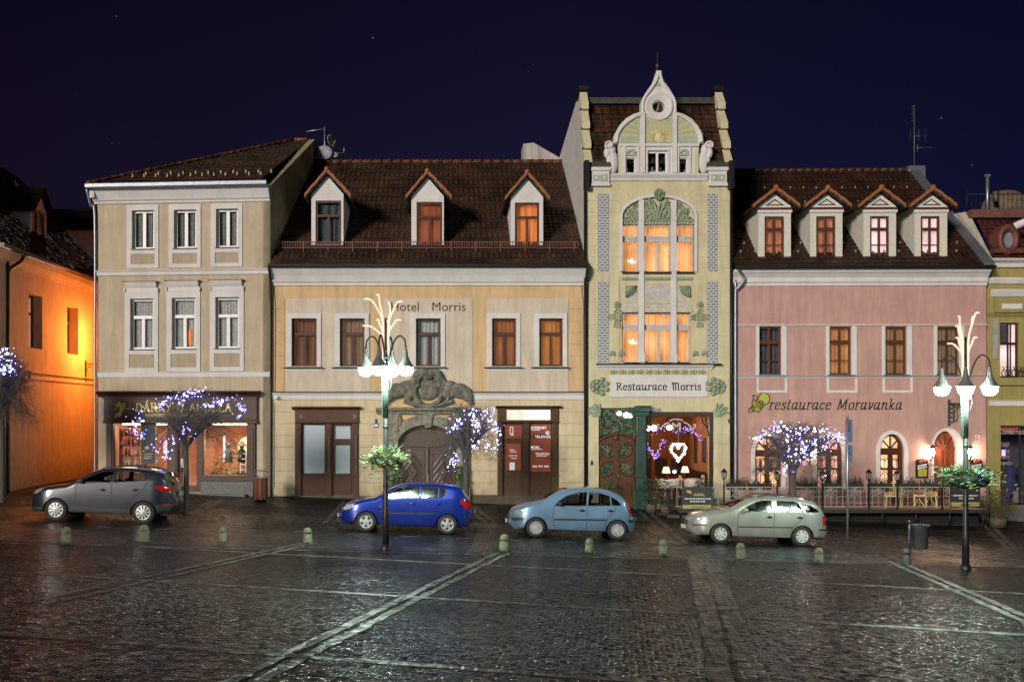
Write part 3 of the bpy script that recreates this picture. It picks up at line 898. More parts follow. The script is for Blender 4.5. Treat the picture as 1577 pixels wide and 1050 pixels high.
# string courses
mb = MB()
za, zc = fb.at(300, 424)[1], fb.at(300, 415.6)[1]
mb.mould(xl - .03, xr - .002, [(0, za), (-.06, za + .02), (-.07, zc - .05), (-.12, zc - .03), (-.12, zc), (0, zc + .03)])
mb.build('string_course', WHITE, beige); mb = MB()
za, zc = fb.at(300, 581)[1], fb.at(300, 572.5)[1]
mb.mould(xl - .02, xr - .002, [(0, za), (-.045, za + .01), (-.05, zc - .02), (0, zc)])
mb.build('string_course', WHITE, beige)
for i, r in enumerate(ups + los):
    up = i < 3
    x0, x1, z0, z1 = fb.rect(*r)
    w = window(beige, (x0, x1, z0, z1), WHITEP, DARKWIN if up else GREYCURT, y=.12, fw=.085, vm=(.5,) if up else {'top': (), 'low': (.5,)},
               hm=() if up else ((.64, .13),), bar=.13, cdist=.14, waves=9)
    if i == 4:
        lm = MB(); lm.lathe([(.0, z0 + .12), (.05, z0 + .14), (.06, z0 + .5), (.045, z0 + .78), (0, z0 + .8)], (x1 - .30, .225, 0), 10)
        lm.build('orange_lamp', emis('orange_lamp_glow', (1, .25, .05), 1.0), w)
    s = MB()
    if up:
        sx0, sx1 = x0 - .21, x1 + .18; zz0 = fb.at(r[0], r[3] + 30)[1] ; zz1 = z1 + .21
    else:
        sx0, sx1 = x0 - .22, x1 + .19; zz0 = fb.at(r[0], r[3] + 35.5)[1]; zz1 = z1 + .26
    pz0, pz1 = z0 - (.60 if up else .72), z0 - .20
    s.prism(rectp(sx0, sx1, zz0, zz1), -.04, 0.0, holes=[rectp(x0, x1, z0, z1), rectp(x0 - .04, x1 + .03, pz0, pz1)], back=False)
    if not up:
        s.mould(sx0 + .06, sx1 - .06, [(0, zz1 - .02), (-.05, zz1 - .02), (-.05, zz1 + .16), (-.09, zz1 + .2), (-.16, zz1 + .34), (-.17, zz1 + .38), (0, zz1 + .38)])
        s.box(sx0 - .01, sx0 + .05, -.1, 0, zz1 - .0, zz1 + .15); s.box(sx1 - .05, sx1 + .01, -.1, 0, zz1, zz1 + .15)
    s.build('surround', WHITE, w, bevel=.006)
    s = MB(); s.box(x0 - .03, x1 + .03, -.09, .11, z0 - .035, z0 - .003)
    if not up: s.box(sx0 - .02, sx1 + .02, -.2, 0, zz1 + .382, zz1 + .40)
    s.build('sill', DARKMETAL, w)
    s = MB(); s.box(x0 - .04, x1 + .03, -.012, -.002, pz0, pz1); s.build('apron', BEIGED, w)
# shopfront ---------------------------------------------------------
sf = MB()
Z = lambda y, px=280: fb.at(px, y)[1]
X = lambda px: fb.at(px, 680)[0]
sf.mould(X(153), X(401.5), [(0, Z(611)), (-.16, Z(611)), (-.2, Z(607.5)), (-.36, Z(604.5)), (-.38, Z(602.5)), (0, Z(601.5))])
sf.box(X(162), X(397), -.14, 0, Z(651), Z(611) - .002)
sf.box(X(161), X(398), -.19, -.0, Z(651.5), Z(648))
sf.box(X(161.5), X(397.5), -.165, -.141, Z(614.5), Z(612.5)); sf.box(X(161.5), X(397.5), -.165, -.141, Z(647), Z(645))
for a, b in ((165, 176), (381, 394), (258.6, 275), (308, 313.5)):
    sf.box(X(a), X(b), -.10, .1, Z(757), Z(651.5) - .002)
    if b - a > 9: sf.box(X(a) + .06, X(b) - .06, -.125, -.1, Z(738), Z(660))
sf.box(X(165), X(394), -.12, .1, Z(741), Z(731.2)) if False else None
sf.box(X(308.5), X(394), -.17, .1, Z(740), Z(731.2))
sf.box(X(165), X(258), -.12, .1, Z(757), Z(745))
sfo = sf.build('shopfront', SHOPW, beige, bevel=.012)
st = MB(); st.box(X(311), X(391), -.13, .05, Z(772) - .3, Z(740) - .002); st.box(X(286), X(381), -.33, -.132, Z(774) - .3, Z(759.5))
st.build('stone_plinth', mat('dark_granite', (.10, .10, .10), rough=.5, var=.5, scale=14), sfo)
for (a, y0, b, y1), sp in ((shop[0], (217, 239.5)), (shop[2], None)):
    p = MB(); p.quad((X(a), .03, Z(y1)), (X(b), .03, Z(y1)), (X(b), .03, Z(y0)), (X(a), .03, Z(y0))); p.build('pane', GLASS, sfo)
bn = MB(); bn.box(X(217.5), X(239), .0, .012, Z(715), Z(651.5)); bno = bn.build('banner', mat('dark_banner', (.035, .038, .036), rough=.5), sfo)
bt = MB()
for k in range(3): bt.box(X(221.5), X(235.5 - 2 * k), -.004, -.001, Z(699 + 3.5 * k), Z(698 + 3.5 * k))
bt.ball((X(226.5), -.004, Z(690)), (.1, .008, .07)); bt.ball((X(228), -.004, Z(687.5)), (.04, .008, .05))
bt.build('banner_print', GOLD, sfo)
eg = MB(); eg.box(X(215.8), X(217.3), -.004, .02, Z(715), Z(651.5)); eg.box(X(239.2), X(240.8), -.004, .02, Z(715), Z(651.5)); eg.build('banner_edge', mat('yellow_edge', (.5, .42, .1)), sfo)
# door standing half open, glazed
dr = MB(); dr.ring(X(276), X(307), Z(757), Z(653), .12, .02, .08, wb=.25); dr.box(X(276) + .12, X(307) - .12, .02, .08, Z(668), Z(665))
dro = dr.build('door', SHOPW, beige, bevel=.01)
p = MB(); p.quad((X(277.5), .05, Z(752)), (X(306), .05, Z(752)), (X(306), .05, Z(655)), (X(277.5), .05, Z(655))); p.build('pane', GLASS, dro)
p = MB(); p.box(X(278), X(284.5), .01, .018, Z(719.5), Z(706)); p.build('notice', mat('paper', (.6, .58, .55), rough=.8), dro)
p = MB(); p.tube([(X(278.8), -.03, Z(715)), (X(278.8), -.03, Z(727))], .015); p.build('handle', ZINC, dro)
# shop name and cupid sign
lettering('lettering', 'DARKY U ANDELA', (X(212), X(358), Z(633.5), Z(621)), -.146, GOLD, sfo, nib=(.17, .09), accents=((1, 'acute'), (11, 'caron')), smooth=True, cap=1.4)
lettering('lettering', 'aunecnracuenaesourcenau', (X(230), X(322), Z(641.5), Z(637)), -.146, GOLD, sfo, nib=(.2, .12), cap=1.2) if False else None
sw = MB(); sw.box(X(226), X(325), -.149, -.143, Z(641.5), Z(636.5)); sw.build('sign_line', mat('worn_gold_band', (.40, .31, .08), rough=.5, var=.8, scale=26), sfo)
cu = MB(); q = lambda px, py: (X(px), -.16, Z(py))
def bl(px, py, rx, rz, rot=0):
    x, y, z = q(px, py)
    cu.ball((0, 0, 0), (rx, .018, rz), 12, 6, Matrix.Translation((x, y, z)) @ Matrix.Rotation(R_(rot), 4, 'Y'))
bl(193.5, 623, .085, .085); bl(190, 630, .10, .15, 30); bl(185.5, 636.5, .06, .14, 70); bl(181, 639.5, .04, .10, 20); bl(188, 638, .055, .12, 20); bl(183.5, 640.8, .09, .035, -30)
bl(184.5, 624.5, .13, .06, 25); bl(187.5, 622, .10, .05, 55); bl(199, 629, .14, .035, 5); bl(181, 629, .12, .03, -55)
cu.tube(smooth_path([q(201.5, 622), q(204.3, 626), q(203, 630), q(204.3, 634), q(200.5, 638)], 5), .016, 6); cu.tube([q(201.5, 622), q(200.8, 630), q(200.5, 638)], .006, 5); cu.tube([q(194, 629.5), q(206, 629.5)], .01, 5)
cu.build('cupid_emblem', GOLD, sfo)
# room behind the panes, its ceiling lamp and shelves
rm = MB(); x0, x1, z0, z1 = X(166), X(392), Z(757), Z(652)
rm.quad((x0, 2.2, z0), (x1, 2.2, z0), (x1, 2.2, z1), (x0, 2.2, z1)); rm.quad((x0, .1, z0), (x0, 2.2, z0), (x0, 2.2, z1), (x0, .1, z1)); rm.quad((x1, .1, z0), (x1, 2.2, z0), (x1, 2.2, z1), (x1, .1, z1))
rm.quad((x0, .1, z0), (x1, .1, z0), (x1, 2.2, z0), (x0, 2.2, z0)); rm.quad((x0, .1, z1), (x1, .1, z1), (x1, 2.2, z1), (x0, 2.2, z1))
rm.build('shop_room', mat('warm_room_wall', (.42, .20, .12), rough=.8, var=.4, scale=2.5), beige, recalc=False)
lp = MB()
for a, b in ((180, 255), (318, 378)): lp.box(X(a), X(b), .5, .9, z1 - .06, z1 - .02)
lp.build('ceiling_lamp', emis('shop_light', (1, .64, .36), 30.0), beige)
lp = MB(); lp.box(X(330) - .03, X(330) + .03, 1.2, 1.26, Z(712), Z(672)); lp.build('tube_lamp', emis('pink_tube', (1, .6, .55), 4.0), beige)
pl_ = MB(); pl_.ball((X(369), .9, Z(690)), (.34, .3, .42), 14, 8); pl_.build('globe_lamp', emis('warm_globe', (1, .6, .28), 2.2), beige)
pk = MB(); pk.ball((X(250), .8, Z(690)), (.28, .25, .38), 12, 8); pk.build('globe_lamp', emis('pink_globe', (1, .5, .62), 2.4), beige)
nb = MB(); nb.box(.0 + X(157.5) - .07, X(157.5) + .09, -.03, -.002, Z(640), Z(623)); nb.build('number_plate', mat('blue_white_enamel', (.25, .26, .4), rough=.3), beige)

# goods on display, each its own thing
def at_b(x, y, z):
    return fb.O + fb.u * x + fb.n * y + Vector((0, 0, z))
sh = empty('display_shelf', at_b(X(196), .55, 0), fb.yaw, 'dark shelf unit with bottles in the left gift shop window', 'shelf')
m_ = MB()
for k, zz in enumerate((672, 688, 704, 719)): m_.box(X(178) - X(196), X(215) - X(196), -.12, .14, Z(zz), Z(zz) + .03)
m_.build('board', SHOPW, sh)
m_ = MB(); m_.box(X(178) - X(196) - .04, X(178) - X(196), -.12, .14, Z(745), Z(658)); m_.box(X(215) - X(196), X(215) - X(196) + .04, -.12, .14, Z(745), Z(658)); m_.build('side_panel', SHOPW, sh)
BT = [mat('bottle_green', (.02, .06, .03), rough=.15), mat('wine_red_glass', (.16, .012, .02), rough=.15), mat('amber_glass', (.25, .10, .02), rough=.15), mat('pale_ceramic', (.5, .42, .4), rough=.3), mat('rose_ceramic', (.45, .12, .16), rough=.3)]
rn = random.Random(3)
kinds = ['dark green bottle', 'wine red bottle', 'amber bottle', 'pale ceramic vase', 'rose ceramic pot']
bm = [MB() for _ in range(2)]
bm[0].lathe([(0, 0), (.045, 0), (.045, .2), (.018, .27), (.016, .34), (0, .34)], n=10)
bm[1].lathe([(0, 0), (.05, 0), (.09, .08), (.085, .16), (.04, .22), (.055, .27), (0, .27)], n=10)
mes = {}
for row, zz in enumerate((672, 688, 704, 719)):
    for i in range(7):
        k = rn.randrange(5); key = (k,)
        if key not in mes:
            o = bm[0 if k < 3 else 1].build('bottle' if k < 3 else 'vase', BT[k]); mes[key] = o
        else:
            o = mes[key].copy(); col.objects.link(o)
        o.location = at_b(X(180.5 + i * 5.2), .50 + rn.uniform(-.05, .05), Z(zz) + .03)
        tag(o, kinds[k] + ' on the shelf unit in the left gift shop window', 'bottle' if k < 3 else 'vase', kinds[k] + 's on the shop shelf')
tb = empty('display_table', at_b(X(345), .7, Z(731)), fb.yaw, 'gold and pink heap of small trinkets in the right gift shop window', 'trinkets')
m_ = MB(); rn = random.Random(5)
for i in range(260):
    x = rn.uniform(X(318), X(372)) - X(345); z = rn.random() ** 1.5 * (1.0 - abs(x + .0) * .35)
    m_.ball((x, rn.uniform(-.25, .2) + z * .2, z * .95 + .03), (rn.uniform(.015, .05), .03, rn.uniform(.02, .06)), 5, 4)
tag(m_.build('trinket_mass', mat('glitter_gold', (.55, .42, .22), rough=.35, metal=.3, var=.9, scale=11), tb), kind='stuff')
m_ = MB(); m_.box(X(318) - X(345), X(372) - X(345), -.3, .25, -.04, .02); m_.build('table_top', SHOPW, tb)
for px, lab, c in ((345.5, 'small grey bust figure on the trinket table in the gift shop', (.12, .13, .14)), (366, 'dark hatted figure before the glowing globe in the gift shop', (.03, .03, .04))):
    m_ = MB(); m_.lathe([(0, 0), (.16, 0), (.12, .25), (.17, .4), (.09, .5), (.06, .52), (.1, .6), (.1, .68), (.0, .75)], n=12)
    if px > 350: m_.lathe([(.26, .64), (.12, .70), (.0, .86)], n=12)
    o = m_.build('figurine', mat('fig' + str(px), c, rough=.5)); o.location = at_b(X(px), .55, Z(712)); tag(o, lab, 'figurine')
ld = empty('white_ladder', at_b(X(369.5), .45, Z(729)), fb.yaw, 'small white step ladder in the right gift shop window', 'ladder')
m_ = MB()
for sx in (-.11, .11): m_.box(sx - .015, sx + .015, -.02, .02, 0, .85)
m_.build('side_rail', WHITEP, ld); m_ = MB()
for k in range(4): m_.box(-.10, .10, -.03, .03, .12 + .21 * k, .15 + .21 * k)
m_.build('rung', WHITEP, ld)
# wooden waste bin by the corner
bc = GP(402, 771); wb = empty('wooden_bin', bc, 0, 'brown wooden slatted waste bin with metal rim beside the gift shop', 'bin')
m_ = MB()
for k in range(10):
    a = 2 * PI * k / 10; xf = Matrix.Rotation(a, 4, 'Z') @ Matrix.Translation((0, -.23, 0)); m_.box(-.066, .066, -.012, .012, .06, .84, xf)
m_.build('slats', wood('red_brown_slats', (.16, .05, .03)), wb)
m_ = MB()
for z in (.86, 1.12): m_.tube([(.235 * math.cos(2 * PI * k / 20), .235 * math.sin(2 * PI * k / 20), z) for k in range(21)], .014, 6)
for k in range(6):
    a = 2 * PI * k / 6; m_.tube([(.235 * math.cos(a), .235 * math.sin(a), .84), (.235 * math.cos(a), .235 * math.sin(a), 1.12)], .01, 5)
m_.build('rim', ZINC, wb)
m_ = MB(); m_.lathe([(0, 0), (.2, 0), (.2, .8), (.17, .8), (.17, .1), (0, .1)], n=12); m_.build('liner', DARKMETAL, wb)
# ------------------------------------------------------------------ hotel
PEACH = plaster('peach_stucco', (.63, .435, .245))
CREAM = plaster('cream_stucco', (.64, .52, .35))
PANEL = plaster('pale_panel_stucco', (.62, .52, .42))
STONE = mat('weathered_sandstone', (.27, .25, .20), rough=.9, var=.45, scale=5, bump=.6, bscale=18, stain=.4)
TILE_BROWN = tiles('brown_roof_tiles', (.064, .030, .016), (.038, .020, .012), yel=.35)
fh = Fac(660, 772, 37.5, 0)
hotel = empty('hotel', fh.O, 0, 'peach and cream hotel with three white gabled dormers and a stone portal', 'hotel')
hx0, hx1 = fh.at(418, 600)[0], fh.at(903, 600)[0]
Z = lambda y, dy=0: fh.at(660, y, dy)[1]
X = lambda px, dy=0: fh.at(px, 600, dy)[0]
wins = [(449.5, 490.5, 488, 564), (523.6, 490.5, 561.5, 564), (640.7, 490.5, 678.6, 564), (757.7, 490.5, 794.6, 564), (830.3, 490.5, 866.5, 564)]
H = [rectp(*fh.rect(*r)) for r in wins]
shL, shR = (459, 631, 549, 763), (770, 629, 856, 762)
H += [rectp(*fh.rect(*r)) for r in (shL, shR)]
ax0, ax1 = X(613), X(703); azs, azt = Z(683), Z(654)
H.append(arch(ax0, ax1, Z(775), azs, azt))
z_str = Z(606)
zt = Z(438)
wall_with_holes(rectp(hx0, hx1, -1.0, zt), H, PEACH, hotel, .24)
# upper pale panels
for a, b in ((441, 570), (591, 728), (750, 875)):
    mb = MB(); hs = [rectp(*fh.rect(*r)) for r in wins if a < r[0] < b]
    mb.prism(rectp(X(a), X(b), Z(603), Z(459.5)), -.025, -.001, holes=hs, back=False); mb.build('wall_panel', PANEL, hotel, bevel=.004)
# corner rustication upstairs, banded cream ground floor
for a, b in ((420, 438), (878, 900)):
    mb = MB()
    for k in range(8): mb.box(X(a), X(b), -.02, -.001, Z(602 - 18 * k), Z(602 - 18 * k - 17.2))
    mb.build('quoin', PEACH, hotel, bevel=.006)
for a, b in ((419, 454.5), (553.5, 592), (727, 766), (860.6, 901)):
    mb = MB()
    for k in range(8):
        y1 = 761 - 18.2 * k; mb.box(X(a), X(b), -.035, -.001, Z(y1), Z(y1 - 17.7) if k < 7 else Z(616))
    mb.build('banded_wall', CREAM, hotel, bevel=.006)
for a, b in ((454.5, 553.5), (766, 860.6)):
    mb = MB(); mb.box(X(a), X(b), -.03, -.001, Z(625), Z(616)); mb.build('banded_wall', CREAM, hotel, bevel=.006)
mb = MB()
for a, b in ((722, 901),): mb.box(X(a), X(b), -.06, -.002, -1, Z(762))
mb.build('socle', mat('brown_socle', (.075, .055, .04), rough=.7, stain=.4), hotel); mb = MB()
mb.box(X(419), X(597), -.06, -.002, -1, Z(763.5))
mb.build('socle', mat('brown_socle', (.075, .055, .04), rough=.7, stain=.4), hotel)
# string course and main cornice
for a, b in ((419, 596), (724, 902)):
    mb = MB(); mb.mould(X(a), X(b), [(0, Z(615.5)), (-.05, Z(615)), (-.06, Z(608)), (-.12, Z(606.5)), (-.12, Z(605)), (0, Z(603.5))]); mb.build('string_course', WHITE, hotel)
for a, b in ((419, 597), (724, 902)): mb = MB(); mb.box(X(a), X(b), -.15, -.002, Z(604.8), Z(603)); mb.build('string_flashing', DARKMETAL, hotel)
c0, c1 = Z(440), Z(413)
mb = MB(); mb.mould(hx0 - .02, hx1 - .02, [(0, c0), (-.06, c0), (-.07, c0 + .1), (-.13, c0 + .13), (-.16, c0 + .22), (-.22, c0 + .36), (-.36, c1 - .10), (-.38, c1), (0, c1)])
mb.build('cornice', WHITE, hotel)
ez = Z(410); ov = .42
mb = MB(); mb.mould(hx0 - .05, hx1 - .02, [(-.40, ez - .02), (-.42, ez - .09), (-.48, ez - .12), (-.54, ez - .08), (-.55, ez + .01), (-.5, ez + .02)])
mb.build('gutter', DARKMETAL, hotel)
for px in (417.5, 902.5):
    mb = MB(); x = X(px); mb.tube(smooth_path([(x, -.45, ez - .1), (x + (.02 if px < 600 else -.02), -.3, c0 + .3), (x, -.12, c0 - .1), (x, -.1, 5), (x, -.1, -.2)], 4), .055, 8); mb.build('drainpipe', DARKMETAL, hotel)
# old cables run up the front
for L_ in ([(424, 612), (424.5, 470), (421, 440)], [(899, 605), (898.5, 470), (895, 440)], [(423, 752), (423.3, 620)]): mb = MB(); mb.tube([(X(a), -.045, Z(b)) for a, b in L_], .009, 4); mb.build('wall_cable', DARKMETAL, hotel)
# roof
yr = 7.6; zr = fh.at(660, 250, yr)[1]
rl, rr = hx0 + .06, hx1 - .0
A, B, C, D = (hx0 - .0, -ov, ez), (hx1, -ov, ez), (rr, yr, zr), (rl, yr, zr)
roof_courses(A, B, C, D, 34, TILE_BROWN, hotel)
mb = MB(); mb.quad((rl, yr, zr), (rr, yr, zr), (rr, yr * 2, ez), (rl, yr * 2, ez)); mb.build('roof_back', TILE_BROWN, hotel)
mb = MB()
for k in range(26):
    x0 = rl + (rr - rl) * k / 26; x1 = rl + (rr - rl) * (k + 1) / 26 + .03
    mb.tube([(x0, yr, zr + .02), (x1, yr, zr + .05)], .1, 8)
mb.build('ridge_tiles', TILE_RED, hotel)
slope = (zr - ez) / (yr + ov)
roofz = lambda y: ez + (y + ov) * slope
def snow_guard(par, x0, x1, y, n, m, h=.26):
    mb = MB(); z = roofz(y) + .12
    mb.box(x0, x1, y - .02, y + .0, z, z + .03); mb.box(x0, x1, y - .02, y, z + h - .03, z + h)
    for k in range(n + 1):
        x = x0 + (x1 - x0) * k / n; mb.box(x - .012, x + .012, y - .018, y - .002, z + .03, z + h - .03)
    o = mb.build('snow_guard', m, par)
    for k in range(13):
        mb = MB(); x = x0 + .15 + (x1 - x0 - .3) * k / 12; mb.box(x - .02, x + .02, y - .045, y - .021, roofz(y - .05), z + h + .02); mb.build('bracket', m, o)
snow_guard(hotel, X(424, .5), X(890, .5), .45, 120, mat('rust_red_iron', (.16, .05, .035), rough=.6))
REDROOF = mat('orange_clay', (.30, .10, .03), rough=.6, var=.35, scale=9)
def dormer(par, fc, dy, face, wrect, apex, eaves, wmat, cmat, pitch_over, roofz_, wf=BROWN, vm=None, hm=None, pediment=False, base=None, cheek=WHITE, verge_t=.13):
    x0, x1, _, z0 = *fc.rect(face[0], face[1], face[2], face[3], dy)[:2], 0, fc.at(face[0], face[3], dy)[1]
    ze = fc.at(eaves[0], eaves[1], dy)[1]; za = fc.at(apex[0], apex[1], dy)[1]; xa = (x0 + x1) / 2
    ex0, ex1 = fc.at(eaves[0], eaves[1], dy)[0], fc.at(eaves[2], eaves[3], dy)[0]
    sl = (za - ze) / (xa - ex0)
    zg = za - .16 * 1.0
    zs = zg - (xa - x0) * sl            # wall height at the cheeks
    wr = fc.rect(*wrect, dy)
    body = MB()
    out = [(x0, z0), (x1, z0), (x1, zs), (xa, zg), (x0, zs)]
    vs, fs = cdt(out, [rectp(*wr)])
    body.add([(x, dy, z) for x, z in vs], fs)
    h = rectp(*wr); body.add([(x, dy, z) for x, z in h] + [(x, dy + .14, z) for x, z in h], [(i, (i + 1) % 4, 4 + (i + 1) % 4, 4 + i) for i in range(4)])
    ln = 4.6
    for x in (x0, x1): body.quad((x, dy, z0 - .1), (x, dy + ln, z0 - .1), (x, dy + ln, zs), (x, dy, zs))
    d = body.build('dormer', cheek, par)
    rf = MB()
    for s, ex in ((-1, ex0), (1, ex1)):
        e0 = Vector((ex, dy - .22, ze)); a0 = Vector((xa, dy - .22, za)); back = Vector((0, ln + .2, 0)); th = Vector((0, 0, -.10))
        rf.add([e0, a0, a0 + back, e0 + back, e0 + th, a0 + th, a0 + back + th, e0 + back + th], [(0, 1, 2, 3), (4, 5, 6, 7), (0, 1, 5, 4), (0, 3, 7, 4), (3, 2, 6, 7)])
    rf.build('dormer_roof', TILE_BROWN, d)
    vg = MB()
    for s, ex in ((-1, ex0), (1, ex1)):
        n = 5
        for k in range(n):
            a = Vector((ex, dy - .25, ze + .03)).lerp(Vector((xa, dy - .25, za + .03)), k / n + .0); b = Vector((ex, dy - .25, ze + .03)).lerp(Vector((xa, dy - .25, za + .03)), (k + 1) / n)
            up = Vector((0, .0, verge_t)); bk = Vector((0, .22, 0)); lift = Vector((0, -.012 * (k % 2), .012 * (k % 2)))
            q = [a - up * .6 + lift, b - up * .6 + lift, b + up * .45 + lift, a + up * .45 + lift]
            vg.add(q + [p + bk for p in q], [(0, 1, 2, 3), (4, 5, 6, 7), (2, 3, 7, 6), (0, 1, 5, 4), (0, 3, 7, 4), (1, 2, 6, 5)])
    vg.ball((xa, dy - .18, za + .05), (.11, .13, .11), 10, 6)
    vg.build('verge_tiles', REDROOF, d)
    window(d, wr, wf, cmat, y=dy + .05, fw=.08, vm=vm if vm is not None else {'top': (), 'low': (.5,)}, hm=hm if hm is not None else ((.66, .1),), bar=.09, cdist=.2, waves=4)
    if pediment:
        pm = MB()
        pz = fc.at(face[0], face[1], dy)[1]
        pw = (x1 - x0) / 2 + .02
        pm.box(x0 - .03, x1 + .03, dy - .06, dy - .002, pz - .10, pz)
        d2 = MB(); sl2 = .68
        tri = lambda w, zb: [(xa - w, zb), (xa + w, zb), (xa, zb + w * sl2)]
        pm.prism(tri(pw * .86, pz + .1), dy - .045, dy - .002, holes=[tri(pw * .60, pz + .165)], back=False)
        pm.build('pediment', WHITE, d)
        d2.prism(tri(pw * .60, pz + .165), dy - .03, dy - .001, holes=[tri(pw * .40, pz + .215)], back=False)
        d2.box(x0 - .03, x1 + .03, dy - .05, dy - .002, pz + .003, pz + .09)
        d2.build('pediment_panel', BROWN, d)
    if base:
        bm_ = MB(); bz = fc.at(base[0], base[1], dy)[1]; bm_.box(x0 - .02, x1 + .02, dy - .05, dy - .002, bz, z0); bm_.build('dormer_apron', ZINC, d)
    sl_ = MB(); sl_.box(x0 - .02, x1 + .02, dy - .10, dy - .003, z0 - .05, z0 + .0) if not base else sl_.box(wr[0] - .03, wr[1] + .03, dy - .05, dy - .003, wr[2] - .04, wr[2]); sl_.build('dormer_sill', DARKMETAL, d)
    return d
DD = .75
dormer(hotel, fh, DD, (479.5, 310, 529, 378), (486, 309, 525.5, 377), (505, 264.5), (470, 304, 541, 304), None, mat('slate_curtain', (.07, .075, .09), rough=.9, var=.5, scale=8), 0, roofz)
dormer(hotel, fh, DD, (633.5, 310, 683.5, 378), (641.5, 311, 681, 377.5), (660, 267), (625, 306, 695.5, 306), None, RED_LIT, 0, roofz)
dormer(hotel, fh, DD, (786.5, 310, 836.5, 379), (793, 312, 830.5, 378.5), (811.5, 268.5), (777, 308, 846, 308), None, lit_curtain('orange_red_lit', (.95, .28, .08), .42, 3, .3), 0, roofz)
# first-floor windows
curt = [lit_curtain('dusky_lit', (.30, .13, .07), .28, 6), lit_curtain('dusky_lit2', (.42, .25, .17), .30, 6), GREYCURT, AMBER_DIM, lit_curtain('amber_lit', (.62, .23, .06), .36, 6)]
for r, c in zip(wins, curt):
    x0, x1, z0, z1 = fh.rect(*r)
    w = window(hotel, (x0, x1, z0, z1), BROWN, c, y=.10, fw=.075, vm={'top': (), 'low': (.5,)}, hm=((.68, .12),), bar=.09, cdist=.18, waves=7)
    s = MB(); s.prism(rectp(x0 - .2, x1 + .17, z0 - .02, z1 + .20), -.075, -.0, holes=[rectp(x0, x1, z0, z1)], back=False)
    s.box(x0 - .27, x1 + .22, -.05, 0, z0 - .18, z0 - .085)
    s.build('surround', WHITE, w, bevel=.006)
    s = MB(); s.box(x0 - .31, x1 + .25, -.16, .09, z0 - .08, z0 - .045); s.build('sill', DARKMETAL, w)
# hotel name
text('lettering', 'Hotel', (X(602.5), X(645), Z(479), Z(465.5)), -.032, BLACK, hotel)
text('lettering', 'Morris', (X(666), X(717), Z(479), Z(465.5)), -.032, BLACK, hotel)
# left shopfront
def shopfront(r, cor, fas_y, label_parts):
    x0, x1, z0, z1 = fh.rect(*r); s = MB()
    s.mould(X(cor[0]), X(cor[1]), [(0, Z(cor[3])), (-.12, Z(cor[3])), (-.15, Z(cor[3] - 1.5)), (-.26, Z(cor[2] + 1)), (-.28, Z(cor[2])), (0, Z(cor[2] - .5))])
    s.box(X(r[0] - 3.5), X(r[2] + 3.5), -.12, 0, Z(fas_y), Z(cor[3]) - .002)
    s.box(X(r[0] - 4), X(r[2] + 4), -.16, 0, Z(fas_y + 1.8), Z(fas_y))
    return s
s = shopfront(shL, (450.5, 556.5, 626.5, 631), 649.5, None)
for a, b in ((455.5, 464), (502.5, 511), (544, 552.5)):
    s.box(X(a), X(b), -.07, .2, Z(764), Z(651.5)); s.box(X(a) - .02, X(b) + .02, -.1, .0, Z(734.5), Z(732)); s.box(X(a) + .04, X(b) - .04, -.095, -.07, Z(728), Z(668))
    for k in range(3): s.box(X(a) + .03, X(b) - .03, -.09, -.07, Z(664 - 3.4 * k), Z(662 - 3.4 * k))
s.box(X(464), X(502.5), .02, .12, Z(763), Z(731.5)); s.box(X(467), X(500), -.0, .02, Z(757), Z(737)); s.ring(X(464), X(502.5), Z(731.5), Z(651.5), .07, .05, .13)
s.ring(X(511), X(544), Z(763), Z(680), .13, .05, .12, wb=.85); s.box(X(516), X(541), .02, .05, Z(757), Z(737)); s.ring(X(511), X(544), Z(680), Z(651.5), .11, .05, .12)
so = s.build('shopfront', BROWN, hotel, bevel=.01)
FROST = mat('frosted_film', (.46, .52, .58), rough=.35, var=.05)
s = MB(); s.box(X(465), X(502), .10, .11, Z(731), Z(652)); s.build('pane', FROST, so)
s = MB(); s.box(X(512), X(543), .10, .11, Z(679), Z(653)); s.box(X(513), X(542), .09, .10, Z(733), Z(683)); s.build('pane', FROST, so)
s = MB(); s.prism([(X(461.5), Z(641)), (X(466.5), Z(636)), (X(466.5), Z(646))], -.14, -.121); s.prism([(X(550), Z(641)), (X(544.5), Z(636)), (X(544.5), Z(646))], -.14, -.121); s.build('fascia_ornament', mat('pale_wood', (.2, .13, .09)), so)
s = MB()
for a in (507.2, 548.8):
    for k in range(24): s.ball((X(a), -.1, Z(727 - 2.4 * k)), (.035, .025, .035), 6, 4)
s.build('carved_bead', mat('worn_wood', (.20, .14, .11)), so)
s = MB(); s.tube([(X(513.8), .02, Z(722)), (X(516), .0, Z(722))], .02); s.box(X(513), X(514.6), .03, .05, Z(725), Z(719)); s.build('handle', DARKMETAL, so)
# right shopfront
s = shopfront(shR, (763, 864, 625, 629), 648.5, None)
for a, b in ((766.8, 774), (807, 815), (850.5, 859.8)):
    s.box(X(a), X(b), -.07, .2, Z(763), Z(650.5)); s.box(X(a) - .02, X(b) + .02, -.1, 0, Z(732), Z(729.5)); s.box(X(a) + .04, X(b) - .04, -.095, -.07, Z(726), Z(672))
    for k in range(3): s.box(X(a) + .03, X(b) - .03, -.09, -.07, Z(669 - 3.4 * k), Z(667 - 3.4 * k))
s.box(X(815), X(850.5), .02, .12, Z(762), Z(728)); s.box(X(818), X(848), 0, .02, Z(757), Z(734)); s.ring(X(815), X(850.5), Z(728), Z(650.5), .05, .05, .13)
s.ring(X(774), X(807), Z(762), Z(678), .11, .05, .12, wb=.95); s.box(X(778), X(803), .02, .05, Z(757), Z(735)); s.ring(X(774), X(807), Z(678), Z(650.5), .09, .05, .12)
so = s.build('shopfront', wood('umber_wood', (.075, .036, .015)), hotel, bevel=.01)
POST = lit_curtain('red_poster', (.30, .07, .045), .36, 1.2, .8)
